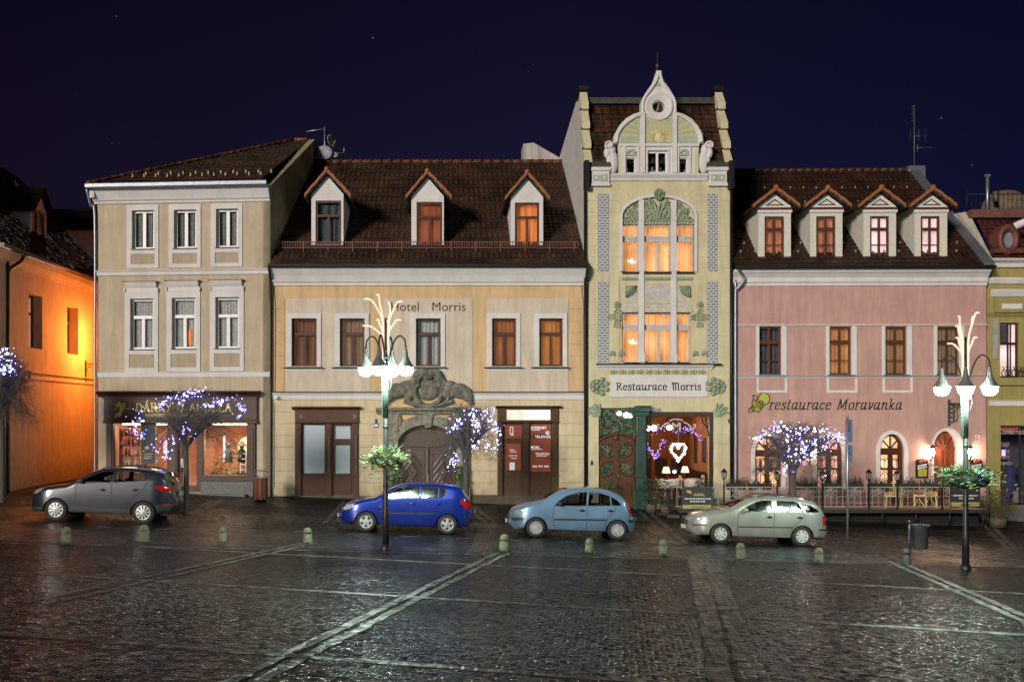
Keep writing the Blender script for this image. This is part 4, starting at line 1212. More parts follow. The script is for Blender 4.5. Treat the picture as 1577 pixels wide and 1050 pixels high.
s = MB(); s.box(X(815.5), X(850), .10, .11, Z(727.5), Z(651)); s.box(X(775), X(806), .10, .11, Z(677), Z(652)); s.box(X(776), X(805), .09, .10, Z(730), Z(682)); s.build('poster', POST, so)
WT = mat('poster_white', (.7, .68, .66), rough=.6, emit=(.8, .75, .72), es=.55)
for tx, a, b, y, h in (('INTERNET', 818, 842.5, 660.5, 4), ('TELEVIZE', 824, 848.5, 674.2, 3.8), ('MOBIL', 818, 832, 690.5, 4), ('TELEFON', 824.5, 846, 700.5, 3.6), ('490 999 488', 820, 845, 719.5, 3)):
    if tx == 'TELEVIZE':
        k_ = MB(); k_.box(X(822), X(849), .094, .099, Z(675.2), Z(668.4)); k_.build('poster_band', BLACK, so)
    text('poster_text', tx, (X(a), X(b), Z(y), Z(y - h)), .09, WT, so, offset=.02)
s = MB()
for a, b, y in ((818, 832, 662.5), (818, 836, 692.3), (826, 843, 702.5), (786, 796, 696), (784, 797, 702), (787, 796, 706), (785, 793, 693)): s.box(X(a), X(b), .088, .089, Z(y), Z(y - .7))
s.lathe([(.05, .088), (.075, .088), (.075, .093), (.05, .093)], (X(843.7), 0, Z(666.5)), 16, 'y'); s.prism([(X(842.8), Z(668)), (X(845.2), Z(666.5)), (X(842.8), Z(665))], .086, .09)
s.build('poster_mark', WT, so)
s = MB(); s.ring(X(785.5), X(790.5), Z(668), Z(657), .02, .088, .092); s.tube(smooth_path([(X(786), .09, Z(668.5)), (X(788.5), .09, Z(670)), (X(791.5), .09, Z(668.5))], 4), .012, 5); s.build('poster_face', WT, so)
s = MB(); s.box(X(785), X(793), .085, .088, Z(723.5), Z(712)); s.build('notice', mat('paper_blue', (.5, .55, .58), rough=.8, emit=(.6, .68, .72), es=.35), so)
s = MB(); s.prism([(X(842), Z(677)), (X(848.5), Z(677)), (X(848.5), Z(700)), (X(843), Z(699))], .086, .089); s.build('lamp_reflection', emis('pale_sign_light', (1, .75, .45), 1.0), so) if False else None
# backlit advert box over the right shop
ad, nt, b, N, L = base_mat('backlit_advert')
tc = N('ShaderNodeTexCoord'); sp = N('ShaderNodeSeparateXYZ'); L(tc.outputs['Object'], sp.inputs[0])
mr = N('ShaderNodeMapRange'); mr.inputs['From Min'].default_value = X(780); mr.inputs['From Max'].default_value = X(847); L(sp.outputs[0], mr.inputs['Value'])
nz = N('ShaderNodeTexNoise'); nz.inputs['Scale'].default_value = 2.5; L(tc.outputs['Object'], nz.inputs['Vector'])
ma = N('ShaderNodeMath'); ma.operation = 'MULTIPLY_ADD'; ma.inputs[1].default_value = .35; L(nz.outputs['Fac'], ma.inputs[0]); L(mr.outputs[0], ma.inputs[2])
cr = N('ShaderNodeValToRGB'); E = cr.color_ramp.elements; E[0].position = .1; E[0].color = (.42, .05, .02, 1); E[1].position = 1.1; E[1].color = (.75, .72, .62, 1)
for p_, c_ in ((.35, (.9, .38, .05, 1)), (.52, (.75, .10, .03, 1)), (.62, (.9, .7, .35, 1)), (.8, (.55, .62, .8, 1)), (.95, (.85, .75, .55, 1))): e = E.new(p_); e.color = c_
L(ma.outputs[0], cr.inputs[0]); L(cr.outputs[0], b.inputs['Emission Color']); b.inputs['Emission Strength'].default_value = .5
s = MB(); s.box(X(780), X(847), -.16, -.121, Z(646.5), Z(631)); bx = s.build('light_box', ad, so)
text('advert_text', 'internet', (X(787), X(799), Z(639.5), Z(637)), -.165, WT, so, offset=.02); text('advert_text', 'a telefon', (X(786), X(801), Z(643), Z(640.5)), -.165, WT, so, offset=.02)
# stone portal
po = MB()
for a, b in ((596, 613), (703, 722)):
    po.box(X(a), X(b), -.16, .1, -.9, Z(636)); po.box(X(a) - .06, X(b) + .06, -.22, -.0, Z(676), Z(671)); po.box(X(a) - .04, X(b) + .04, -.2, 0, Z(642), Z(637.5)); po.box(X(a) - .05, X(b) + .05, -.21, 0, -.9, Z(750))
po.mould(X(580), X(735), [(0, Z(637)), (-.18, Z(637)), (-.22, Z(634)), (-.34, Z(631)), (-.36, Z(628)), (0, Z(627))])
ring_o = arch(ax0 - .32, ax1 + .32, azs - .02, azs, azt + .40, 20)[2:]; ring_i = arch(ax0, ax1, azs - .02, azs, azt, 20)[2:]
po.prism(ring_o + ring_i[::-1], -.12, .0)
po.prism([(X(651.5), Z(637)), (X(667), Z(637)), (X(663.5), Z(658)), (X(655), Z(658))], -.22, -.0)
po.prism([(X(655), Z(638)), (X(658), Z(638)), (X(658), Z(656)), (X(657), Z(656))], -.245, -.22); po.prism([(X(661), Z(638)), (X(664), Z(638)), (X(661.5), Z(656)), (X(660.5), Z(656))], -.245, -.22)
for s_ in (-1, 1): po.tube(smooth_path([(X(659 + s_ * 45), -.1, Z(640)), (X(659 + s_ * 42), -.14, Z(648)), (X(659 + s_ * 44), -.14, Z(654)), (X(659 + s_ * 47), -.12, Z(652))], 5), .05, 8)
portal = po.build('stone_portal', STONE, hotel, bevel=.02)
# carved cartouche with two reclining figures
ca = MB()
cxp, cyp = 659.5, 599
def blob(px, py, rx, rz, d=.16, rot=0):
    ca.ball((0, 0, 0), (rx, d, rz), 14, 8, Matrix.Translation((X(px), -.1, Z(py))) @ Matrix.Rotation(R_(rot), 4, 'Y'))
oval = [(X(cxp) + .52 * math.cos(a) * (1 - .12 * math.sin(a)), Z(cyp) + .66 * math.sin(a)) for a in [2 * PI * k / 28 for k in range(28)]]
ca.tube([(x, -.16, z) for x, z in oval + oval[:1]], .10, 8)
ca.lathe([(.0, -.16), (.3, -.15), (.42, -.08), (.46, 0)], (X(cxp), 0, Z(cyp)), 20, 'y')
ca.tube(smooth_path([(X(643), -.12, Z(596)), (X(641), -.14, Z(582)), (X(648), -.16, Z(573)), (X(660), -.2, Z(576)), (X(671), -.16, Z(573)), (X(678), -.14, Z(582)), (X(676), -.12, Z(596))], 5), .15, 8)
blob(659.5, 575, .34, .17); blob(659.5, 580.5, .2, .13, .2)
ca.tube(smooth_path([(X(622), -.1, Z(617)), (X(640), -.13, Z(622.5)), (X(659), -.15, Z(624.5)), (X(680), -.13, Z(622.5)), (X(697), -.1, Z(617))], 5), .09, 8)
for s_ in (-1, 1):
    f_ = lambda dx: cxp + s_ * dx
    blob(f_(43), 601, .56, .27, .2, s_ * 22); blob(f_(33), 596, .34, .26, .2, s_ * 10); blob(f_(57), 607, .36, .22, .18, s_ * 50); blob(f_(27), 605, .24, .24, .18); blob(f_(51), 600, .3, .24, .2, s_ * 30)
    blob(f_(24), 589.5, .15, .2, .17, s_ * -20); ca.tube(smooth_path([(X(f_(26)), -.15, Z(598)), (X(f_(21.5)), -.2, Z(590)), (X(f_(20.5)), -.18, Z(584))], 4), [.1] * 8 + [.08], 8)
    ca.tube(smooth_path([(X(f_(57)), -.13, Z(608)), (X(f_(63)), -.14, Z(612)), (X(f_(66)), -.12, Z(622))], 4), .1, 8); ca.tube(smooth_path([(X(f_(40)), -.13, Z(606)), (X(f_(31)), -.15, Z(612)), (X(f_(29)), -.13, Z(620))], 4), .075, 8)
    ca.tube(smooth_path([(X(f_(52)), -.13, Z(596)), (X(f_(62)), -.14, Z(601)), (X(f_(66)), -.13, Z(612))], 4), .09, 8)
ca.build('carved_cartouche', mat('dark_sandstone', (.21, .20, .165), rough=.95, var=.6, scale=6, bump=.9, bscale=14, stain=.5), hotel)
# portal doors
dm = wood('weathered_oak', (.095, .058, .048))
l = MB(); l.prism(arch(ax0, ax1, azs, azs + .001, azt, 20), .14, .2)
l.tube([(x, .13, z) for x, z in arch(ax0 + .12, ax1 - .12, azs, azs + .1, azt - .14, 20)[2:]], .03, 6); l.box(ax0, ax1, .06, .14, azs - .12, azs + .04)
for k in range(7): l.ball((X(628 + 10 * k), .12, azs + .45 + .12 * (k % 2)), .035, 8, 5)
l.build('fanlight_board', dm, hotel)
xm = (ax0 + ax1) / 2
for s_ in (-1, 1):
    d = MB(); a, b = (ax0, xm - .06) if s_ < 0 else (xm + .06, ax1); zb_, zt_ = -.9, azs - .122; d.box(a, b, .16, .22, zb_, zt_)
    d.ring(a + .04, b - .04, zb_, zt_ - .03, .10, .12, .16); ce = (a + b) / 2
    for k in range(9):
        zc = zt_ - .35 - .26 * k
        for q in (-1, 1):
            hw_ = (b - a) / 2 - .16; up = -1 if k < 5 else 1
            d.add([(ce, .08, zc + .0), (ce + q * hw_, .10, zc - .5), (ce + q * hw_, .135, zc - .35), (ce, .12, zc + .15), (ce, .16, zc + .0), (ce + q * hw_, .16, zc - .5), (ce + q * hw_, .16, zc - .35), (ce, .16, zc + .15)], [(0, 1, 2, 3), (0, 1, 5, 4), (2, 3, 7, 6)])
    zc = Z(727); d.prism([(ce - .2, zc), (ce, zc - .3), (ce + .2, zc), (ce, zc + .3)], .06, .12); d.ball((ce, .06, zc), .05, 8, 5)
    do = d.build('portal_door', dm, hotel)
d = MB(); d.box(xm - .058, xm + .058, .09, .16, -.9, azs - .122)
for k in range(16): d.ball((xm + .01, .075, Z(728 - 2.6 * k)), (.045, .03, .035), 6, 4)
d.build('door_post', mat('worn_grey_wood', (.16, .12, .10), rough=.5), hotel)
# small things on the hotel front
m_ = MB(); m_.box(X(576.2), X(583.2), -.07, -.036, Z(658), Z(651.5)); m_.box(X(577.8), X(581.6), -.06, -.036, Z(651.2), Z(645)); m_.build('house_number_plate', mat('blue_enamel', (.03, .04, .14), rough=.3), hotel)
m_ = MB(); m_.box(X(577), X(582.4), -.075, -.071, Z(656.5), Z(653)); m_.build('plate_number', WHITEP, hotel)
m_ = MB(); m_.ring(X(873.5), X(895.5), Z(742), Z(724.5), .03, -.06, -.036); m_.box(X(874.5), X(894.5), -.05, -.037, Z(741), Z(725.5)); m_.build('meter_cabinet', CREAM, hotel)
m_ = MB(); m_.box(X(424), X(429), -.2, -.06, Z(614), Z(610)); m_.tube([(X(426), -.05, Z(607)), (X(426), -.12, Z(611))], .02); m_.build('security_camera', WHITEP, hotel)
# chimney behind the roof ridge
m_ = MB(); xa_, za_ = fh.at(806, 252, 9.0); xb_, zb_ = fh.at(852, 252, 9.0); zt1 = fh.at(810, 220, 9.0)[1]; zt2 = fh.at(852, 243, 9.0)[1]
m_.prism([(xa_, za_ - 2), (xb_ + .3, za_ - 2), (xb_ + .3, zt2), (fh.at(822, 222, 9)[0], zt1), (xa_, zt1 - .05)], 9.0, 10.4); m_.build('chimney_stack', plaster('sooty_white', (.5, .46, .44), stain=.5), hotel)
# ------------------------------------------------------------------ art nouveau restaurant house
YEL = plaster('pale_yellow_stucco', (.62, .555, .36))
GREEN = mat('sage_relief', (.27, .32, .22), rough=.8, var=.35, scale=9, bump=.3)
GREENP = mat('sage_paint', (.36, .42, .32), rough=.8, var=.15)
YELP = mat('ochre_paint', (.60, .48, .20), rough=.8, var=.15)
BLUEB = brickwork('blue_glazed_brick', (.13, .15, .19), (.17, .19, .23), (.52, .52, .52), .19, .1, .022)
TILE_REDB = tiles('red_black_tiles', (.085, .025, .012), (.030, .020, .012), tw=.3, th=.3, yel=.35)
fr = Fac(1015, 783, 37.45, 0)
rest = empty('restaurant_house', fr.O, 0, 'narrow pale yellow art nouveau house with a curved white gable and sunburst', 'house')
Z = lambda y, dy=0: fr.at(1015, y, dy)[1]
X = lambda px, dy=0: fr.at(px, 600, dy)[0]
RX0, RX1 = X(902.5), X(1127)
zbase = -1.2
# big arched window upstairs, its lower companion, the entrance and the restaurant window
upA = arch(X(957.5), X(1070), Z(418.5), Z(334), Z(303.5), 20)
lowA = rectp(X(957.5), X(1064), Z(558), Z(479))
doorA = rectp(X(922), X(979.5), zbase, Z(628)); showA = rectp(X(993), X(1093), Z(775), Z(634))
wall_with_holes(rectp(RX0, RX1, zbase, Z(269)), [upA, lowA, doorA, showA], YEL, rest, .26)
# block joints of the facing
jm = mat('stucco_joint', (.42, .39, .25), rough=.9)
mb = MB()
for k in range(16):
    y = 292 + 17.3 * k
    for a, b in ((905, 919), (938.5, 955), (1072, 1088), (1106, 1124)): mb.box(X(a), X(b), -.003, -.0005, Z(y + .5), Z(y))
for k in range(9):
    an = PI * (k + .5) / 9; ca_, sa_ = math.cos(an), math.sin(an); cx_, cz_ = X(1014), Z(334)
    a0 = 2.95 if True else 0; 
    p0 = Vector((cx_ + ca_ * 1.62, cz_ + sa_ * 1.0)); p1 = Vector((cx_ + ca_ * 2.2, cz_ + sa_ * (1.35 if sa_ > .4 else 1.3)))
    nv = Vector((-(p1 - p0).y, (p1 - p0).x)).normalized() * .007
    mb.add([(p0.x - nv.x, -.002, p0.y - nv.y), (p0.x + nv.x, -.002, p0.y + nv.y), (p1.x + nv.x, -.002, p1.y + nv.y), (p1.x - nv.x, -.002, p1.y - nv.y)], [(0, 1, 2, 3)])
mb.build('wall_joint', jm, rest, recalc=False)
# blue brick panels
for a, b, y0, y1 in ((920, 937.4, 299, 418.5), (1089.5, 1104.5, 299, 418.5), (920.7, 937.4, 433, 559.5), (1090, 1105, 433, 559.5)):
    m_ = MB(); m_.box(X(a), X(b), -.02, -.001, Z(y1), Z(y0)); p = m_.build('brick_panel', BLUEB, rest)
# shallow pilaster strips round the window bay
for a, b in ((938.5, 954), (1074, 1088.5)): m_ = MB(); m_.box(X(a), X(b), -.03, -.001, Z(559), Z(425)); m_.build('pilaster', YEL, rest, bevel=.006)
# gutter heads, downpipes
m_ = MB()
m_.tube([(X(900.5), -.1, Z(295)), (X(900.8), -.1, -.4)], .05, 8); m_.box(X(899), X(906), -.3, .1, Z(293), Z(250)); m_.build('drainpipe', DARKMETAL, rest)
m_ = MB(); m_.tube([(X(1125.2), -.1, Z(295)), (X(1125.2), -.1, -.4)], .06, 8); m_.box(X(1120.5), X(1127.5), -.3, .1, Z(293), Z(250)); m_.build('drainpipe', DARKMETAL, rest)
# corner capitals
for a, b in ((908.5, 940), (1089, 1120.5)):
    m_ = MB(); m_.box(X(a) + .05, X(b) - .05, -.10, .3, Z(283), Z(264)); m_.box(X(a), X(b), -.15, .3, Z(264) + .001, Z(258.5)); m_.box(X(a) + .02, X(b) - .02, -.13, .0, Z(287.5), Z(283) - .001); c = m_.build('capital', WHITE, rest, bevel=.012)
    m_ = MB(); m_.box(X(a) + .12, X(b) - .12, -.115, -.101, Z(280), Z(270)); m_.build('capital_panel', GREENP, c)
    m_ = MB(); [m_.ball((X((a + b) / 2) + s * .15, -.12, Z(275)), (.05, .02, .05), 8, 5) for s in (-1, 1)]; m_.build('capital_flower', WHITEP, c)
m_ = MB(); m_.mould(X(940), X(1089), [(0, Z(279)), (-.05, Z(279)), (-.08, Z(275)), (-.16, Z(271)), (-.17, Z(268.5)), (.3, Z(268))]); m_.build('gable_cornice', WHITE, rest)
# roof between stepped side walls
yr = 1.7; zr = Z(158, yr)
rx0, rx1 = RX0 + .2, RX1 - .2
ze = Z(252, .1)
roof_courses((rx0, .1, ze), (rx1, .1, ze), (rx1, yr, zr), (rx0, yr, zr), 14, TILE_REDB, rest)
m_ = MB(); m_.quad((rx0, yr, zr), (rx1, yr, zr), (rx1, 9, zr - .7), (rx0, 9, zr - .7)); m_.build('flat_roof', DARKMETAL, rest)
m_ = MB(); m_.box(rx0, rx1, yr - .25, yr + .2, zr - .12, zr + .12); m_.build('ridge_cap', mat('green_copper', (.05, .055, .045), rough=.5, var=.5), rest)
m_ = MB(); m_.box(X(906), X(944), -.12, .25, Z(258), Z(251)); m_.build('eave_box', mat('green_copper', (.05, .055, .045)), rest); m_ = MB(); m_.box(X(1084), X(1121), -.12, .25, Z(258), Z(251)); m_.build('eave_box', mat('green_copper', (.05, .055, .045)), rest)
xf = Matrix(((0, 1, 0, 0), (1, 0, 0, 0), (0, 0, 1, 0), (0, 0, 0, 1)))
zp = Z(141, yr)
sidew = plaster('white_side_stucco', (.60, .57, .56), stain=.22, var=.14)
for xa, xb, nm in ((RX0 - .02, RX0 + .22, 0), (RX1 - .22, RX1 + .02, 1)):
    m_ = MB(); m_.prism([(0.02, zbase), (.02, Z(258)), (.25, Z(258)), (yr - .15, zp), (yr + .35, zp), (9.2, zp - .85), (9.2, zbase)], xa, xb, xf=xf)
    pw = m_.build('side_wall', sidew, rest)
    for k in range(4):
        t0, t1 = k / 4, (k + .92) / 4
        y0, y1 = .15 + (yr - .3) * t0, .15 + (yr - .3) * t1; z0, z1 = Z(258) + (zp - Z(258)) * t0, Z(258) + (zp - Z(258)) * t1
        c_ = MB(); c_.prism([(y0 - .22, z0 - .05), (y0 + .12, z0 - .05), (y1 + .15, z1 - .08), (y1 + .02, z1 + .08), (y1 - .12, z1 - .12), (y0 - .2, z0 + .2)], xa - .03, xb + .03, xf=xf)
        c_.build('parapet_step', plaster('cream_step', (.62, .56, .38)), pw, bevel=.01)
        c_ = MB(); c_.box(xa - .06, xb + .06, y1 - .16, y1 + .06, z1 + .02, z1 + .07); c_.build('step_flashing', DARKMETAL, pw)
    c_ = MB(); c_.box(xa - .05, xb + .08, yr - .25, yr + .6, zp - .22, zp + .14); c_.build('wall_cap', DARKMETAL, pw)
# curved gable --------------------------------------------------------
gy = -.1
gpx = [(952.5, 268), (952, 222), (944, 222), (946, 208), (953, 195), (963, 184), (975, 177), (986.5, 173.8), (986.5, 160), (990, 150), (998, 138), (1005, 128), (1008.8, 118), (1010, 110.5),
       (1017.5, 110.5), (1018.5, 118), (1022.5, 128), (1030, 138), (1037.5, 150), (1041, 160), (1041, 173.8), (1052, 177), (1064, 184), (1074, 195), (1081.5, 208), (1083.5, 222), (1075.5, 222), (1075, 268)]
gout = fr.pts(gpx)
oc = (X(1013.7), Z(164.5)); orad = (X(1022) - X(1013.7))
hole_oc = [(oc[0] + .24 * math.cos(2 * PI * k / 20), oc[1] - .06 + .24 * math.sin(2 * PI * k / 20)) for k in range(20)]
cw = rectp(X(996), X(1027.5), Z(268), Z(234)); lw = rectp(X(964), X(978), Z(267.5), Z(244)); rw = rectp(X(1045.5), X(1058), Z(267.5), Z(244))
m_ = MB(); m_.prism(gout, gy, gy + .35, holes=[hole_oc, cw, lw, rw]); gable = m_.build('gable', WHITE, rest)
# painted fields
m_ = MB(); m_.prism(fr.pts([(992.3, 222), (992.3, 174), (998, 181), (1005, 186), (1013.7, 187.5), (1022, 186), (1029, 181), (1034, 174), (1034, 222)]), gy - .012, gy - .001, back=False)
m_.prism(fr.pts([(953.5, 222), (955, 209), (961, 198), (970, 189), (978, 184.5), (984.5, 182.5), (984.5, 222)]), gy - .012, gy - .001, back=False)
m_.prism(fr.pts([(1042.5, 222), (1042.5, 182.5), (1050, 184.5), (1058, 189), (1067, 198), (1072.5, 209), (1074, 222)]), gy - .012, gy - .001, back=False)
m_.build('sky_field', GREENP, gable)
m_ = MB(); sx, sz = X(1013.5), Z(213)
def ray(an, r0, r1, w, y):
    c, s = math.cos(an), math.sin(an)
    m_.add([(sx + c * r0 - s * w * .5, y, sz + s * r0 + c * w * .5), (sx + c * r0 + s * w * .5, y, sz + s * r0 - c * w * .5), (sx + c * r1 + s * w, y - .0, sz + s * r1 - c * w), (sx + c * r1 - s * w, y, sz + s * r1 + c * w)], [(0, 1, 2, 3)])
for k in range(23):
    an = R_(-18 + 216 * k / 22); L_ = .46 / max(abs(math.cos(an)), .32) if abs(math.cos(an)) > .32 else (.95 if math.sin(an) > .0 else .2)
    L_ = min(L_, 1.0, (.62 if .1 < math.sin(an) < .8 else 1.0) if abs(math.cos(an)) < .75 else 1)
    if math.sin(an) < 0: L_ = min(L_, .22 / abs(math.sin(an)))
    ray(an, .16, max(.3, L_), .022 + .012 * (k % 2), gy - .016)
for s in (-1, 1):
    for an_, r1 in ((4, 1.42), (15, 1.42), (27, 1.35), (40, 1.15)):
        an = R_(an_) if s > 0 else PI - R_(an_); ray(an, .78 / max(.3, abs(math.cos(an))), r1, .055, gy - .016)
m_.build('sun_rays', YELP, gable, recalc=False)
m_ = MB(); m_.lathe([(0, gy - .06), (.15, gy - .055), (.19, gy - .02), (.2, gy)], (sx, 0, sz), 24, 'y')
for k in range(26):
    an = 2 * PI * k / 26; r1 = .34 if k % 2 else .27
    m_.tube([(sx + .17 * math.cos(an), gy - .03, sz + .17 * math.sin(an)), (sx + r1 * math.cos(an + .12), gy - .02, sz + r1 * math.sin(an + .12))], [.022, .006], 5)
m_.build('sun_face', mat('pale_sun', (.66, .60, .34), rough=.8), gable)
# mouldings of the gable
m_ = MB()
edge = lambda L: [(a, gy - .03, b) for a, b in fr.pts(L)]
m_.tube(smooth_path(edge([(948.5, 221), (950, 209), (957, 197), (967, 188), (978, 181), (988, 178)]), 4), .075, 8); m_.tube(smooth_path(edge([(1079, 221), (1077.5, 209), (1070.5, 197), (1060.5, 188), (1050, 181), (1040, 178)]), 4), .075, 8)
m_.tube(smooth_path(edge([(989, 222), (989, 175), (989.2, 160), (993.5, 149.5), (1001, 139.5), (1008, 129), (1011.8, 118), (1012, 112)]), 5), .06, 8); m_.tube(smooth_path(edge([(1038.5, 222), (1038.5, 175), (1038.3, 160), (1034, 149.5), (1026.5, 139.5), (1019.5, 129), (1016, 118), (1015.5, 112)]), 5), .06, 8)
for a, b in ((985.7, 992), (1034.2, 1041)): m_.box(X(a), X(b), gy - .09, gy - .001, Z(268), Z(176))
m_.box(X(953), X(1075), gy - .07, gy - .001, Z(227), Z(223))
for a, b in ((979.5, 983.5), (957, 962.5), (1042.5, 1044.5), (1059.5, 1063)): m_.box(X(a), X(b), gy - .05, gy - .001, Z(268), Z(227) - .001)
m_.ring(X(993.5), X(1030), Z(268), Z(230.5), .07, gy - .05, gy - .001, wb=0)
m_.lathe([(.24, gy - .02), (.30, gy - .06), (.40, gy - .03), (.46, gy - .07), (.54, gy - .07), (.56, gy - .001)], (oc[0], 0, oc[1] - .03), 28, 'y')
m_.build('gable_moulding', WHITE, gable)
for a, b in ((953, 957), (1069, 1074.5)): m_ = MB(); m_.box(X(a), X(b), gy - .012, gy - .001, Z(268), Z(227.5)); m_.build('yellow_field', YEL, gable)
m_ = MB(); m_.prism(fr.pts([(1009.3, 134.5), (1018, 134.5), (1013.7, 127)]), gy - .02, gy - .001); m_.build('triangle_ornament', GREENP, gable)
for cx_ in (971, 1051.7):
    m_ = MB()
    for k in range(5): an = PI * (k + .5) / 5; m_.ball((X(cx_) + .15 * math.cos(an), gy - .03, Z(237) + .10 * math.sin(an)), (.08, .03, .06), 8, 5)
    m_.box(X(cx_) - .2, X(cx_) + .2, gy - .06, gy - .001, Z(241), Z(238.5)); m_.build('shell_ornament', GREENP, gable)
m_ = MB(); m_.lathe([(0, gy + .3), (.25, gy + .3)], (oc[0], 0, oc[1] - .06), 20, 'y'); m_.build('oculus_boarding', mat('oculus_dark', (.08, .06, .05)), gable)
m_ = MB(); m_.tube([(oc[0] - .08, gy + .1, oc[1] - .28), (oc[0] + .05, gy + .1, oc[1] + .2)], .03, 6); m_.build('oculus_bar', mat('pale_bar', (.3, .24, .18)), gable)
window(gable, (X(996), X(1027.5), Z(268), Z(234)), WHITEP, NIGHT, y=gy + .06, fw=.07, bar=.09, cdist=.6)
for a, b in ((964, 978), (1045.5, 1058)): window(gable, (X(a), X(b), Z(267.5), Z(244)), WHITEP, NIGHT, y=gy + .06, fw=.035, vm=(), cdist=.6)
m_ = MB()
for px, h in ((999, 9), (1005, 13), (1008, 8), (1017, 12), (1023, 8), (967, 11), (1056, 9)): m_.prism(fr.pts([(px - 2.2, 268), (px + 2.2, 268), (px + 2, 268 - h), (px - 1.5, 268 - h * .8)]), gy + .25, gy + .3)
m_.build('window_drape', mat('old_drape', (.32, .27, .22)), gable)
for s, cx_ in ((-1, 937.5), (1, 1090)):     # carved scroll figures at the shoulders
    m_ = MB(); xs = lambda dx: X(cx_) + s * dx
    m_.ball((xs(.0), gy + .1, Z(226)), (.17, .17, .19), 12, 8); m_.ball((xs(.06), gy + .1, Z(236)), (.14, .15, .22), 10, 6); m_.ball((xs(-.1), gy + .1, Z(232)), (.18, .14, .25), 10, 6); m_.ball((xs(-.02), gy + .1, Z(246)), (.12, .14, .25), 10, 6); m_.ball((xs(-.16), gy + .1, Z(250)), (.22, .15, .45), 10, 6)
    m_.tube(smooth_path([(xs(.02 + .13 * math.cos(a)), gy - .05, Z(225) + .13 * math.sin(a)) for a in [R_(q) for q in range(-60, 260, 40)]], 4), .04, 6)
    m_.build('scroll_figure', WHITE, gable)
m_ = MB(); m_.lathe([(.14, 0), (.16, .1), (.09, .16), (.13, .24), (.10, .34), (.05, .45), (.03, .6), (.025, .75), (0, 1.0)], (X(1013.7), gy + .2, Z(111)), 10); m_.box(X(1013.7) - .16, X(1013.7) + .16, gy + .02, gy + .38, Z(112.5), Z(110)); m_.build('finial', DARKMETAL, gable)
# upper window ---------------------------------------------------------
def bay_window(z0, zt_, zr0, zr1, xs, arch_top=None):
    w = MB(); y = .14
    for a, b in xs:
        w.ring(X(a), X(b), z0, zt_, .05, y, y + .07); w.box(X(a) + .05, X(b) - .05, y - .03, y + .06, zr0, zr1)
    xm_ = (X(xs[1][0]) + X(xs[1][1])) / 2 + .06; w.box(xm_ - .06, xm_ + .06, y - .01, y + .06, z0 + .05, zr0)
    w_ = w.build('window', mat('pale_lilac_paint', (.52, .48, .47), rough=.5), rest, bevel=.006)
    g = MB(); g.quad((X(xs[0][0]), y + .04, z0), (X(xs[2][1]), y + .04, z0), (X(xs[2][1]), y + .04, zt_), (X(xs[0][0]), y + .04, zt_)); g.build('pane', GLASS, w_)
    c = MB()
    for a, b in xs: curtain(c, X(a), X(b), z0, zt_, y + .25, .035, max(4, int((b - a) / 4)), 40)
    c.build('curtain', ORANGE_LIT, w_)
    d = MB(); rn = random.Random(2)
    for q in range(14): d.tube([(X(xs[0][0]) + .06 + q * .09, y - .034, (zr0 + zr1) / 2), (X(xs[0][0]) + .09 + q * .09, y - .034, (zr0 + zr1) / 2)], .012, 5) if q < 6 else None
    for a, b in xs:
        n = int((X(b) - X(a)) / .075)
        for q in range(n): d.ball((X(a) + .06 + q * .075, y - .033, (zr0 + zr1) / 2), .016, 5, 4)
    d.build('bead_row', mat('grey_bead', (.3, .28, .27)), w_)
    la = MB(); lx = X(975 if arch_top else 976.5)
    for q, (dx, dz, r) in enumerate(((0, 0, .075), (-.13, .02, .03), (.12, -.03, .035), (.02, .1, .03))): la.ball((lx + dx, y + .16, zr0 - .60 + dz - (.12 if arch_top else -.15)), (r, .03, r), 10, 6)
    la.build('chandelier', emis('chandelier_glow', (1, .80, .5), 5.0), w_)
    return w_
xs3 = ((957.8, 983.4), (991.5, 1033), (1041.7, 1068.5))
up = bay_window(Z(418.5), Z(345), Z(372), Z(363), xs3, True)
lo = bay_window(Z(557.5), Z(481.5), Z(508), Z(499.5), ((957.8, 984), (992, 1034), (1042, 1063.8)))
m_ = MB()
oo = arch(X(954.3), X(1073.6), Z(418), Z(334), Z(299.5), 24); ii = arch(X(958.6), X(1069.5), Z(418), Z(334), Z(304), 24)
m_.prism(oo[1:] + [oo[0]] + [ii[0]] + ii[1:][::-1], -.07, .0)
m_.build('window_arch', WHITE, up, bevel=.012)
for a, b in ((983.4, 991.8), (1033.2, 1041.6)):
    m_ = MB()
    m_.box(X(a), X(b), -.06, .14, Z(558), Z(308)); m_.box(X(a) - .02, X(b) + .02, -.085, .0, Z(340), Z(338.5)); m_.box(X(a) - .03, X(b) + .03, -.10, .0, Z(558.2), Z(545)); m_.box(X(a) - .02, X(b) + .02, -.085, .0, Z(418), Z(400)); m_.box(X(a) - .02, X(b) + .02, -.08, 0, Z(471.5), Z(470))
    m_.build('mullion_shaft', WHITE, rest, bevel=.01)
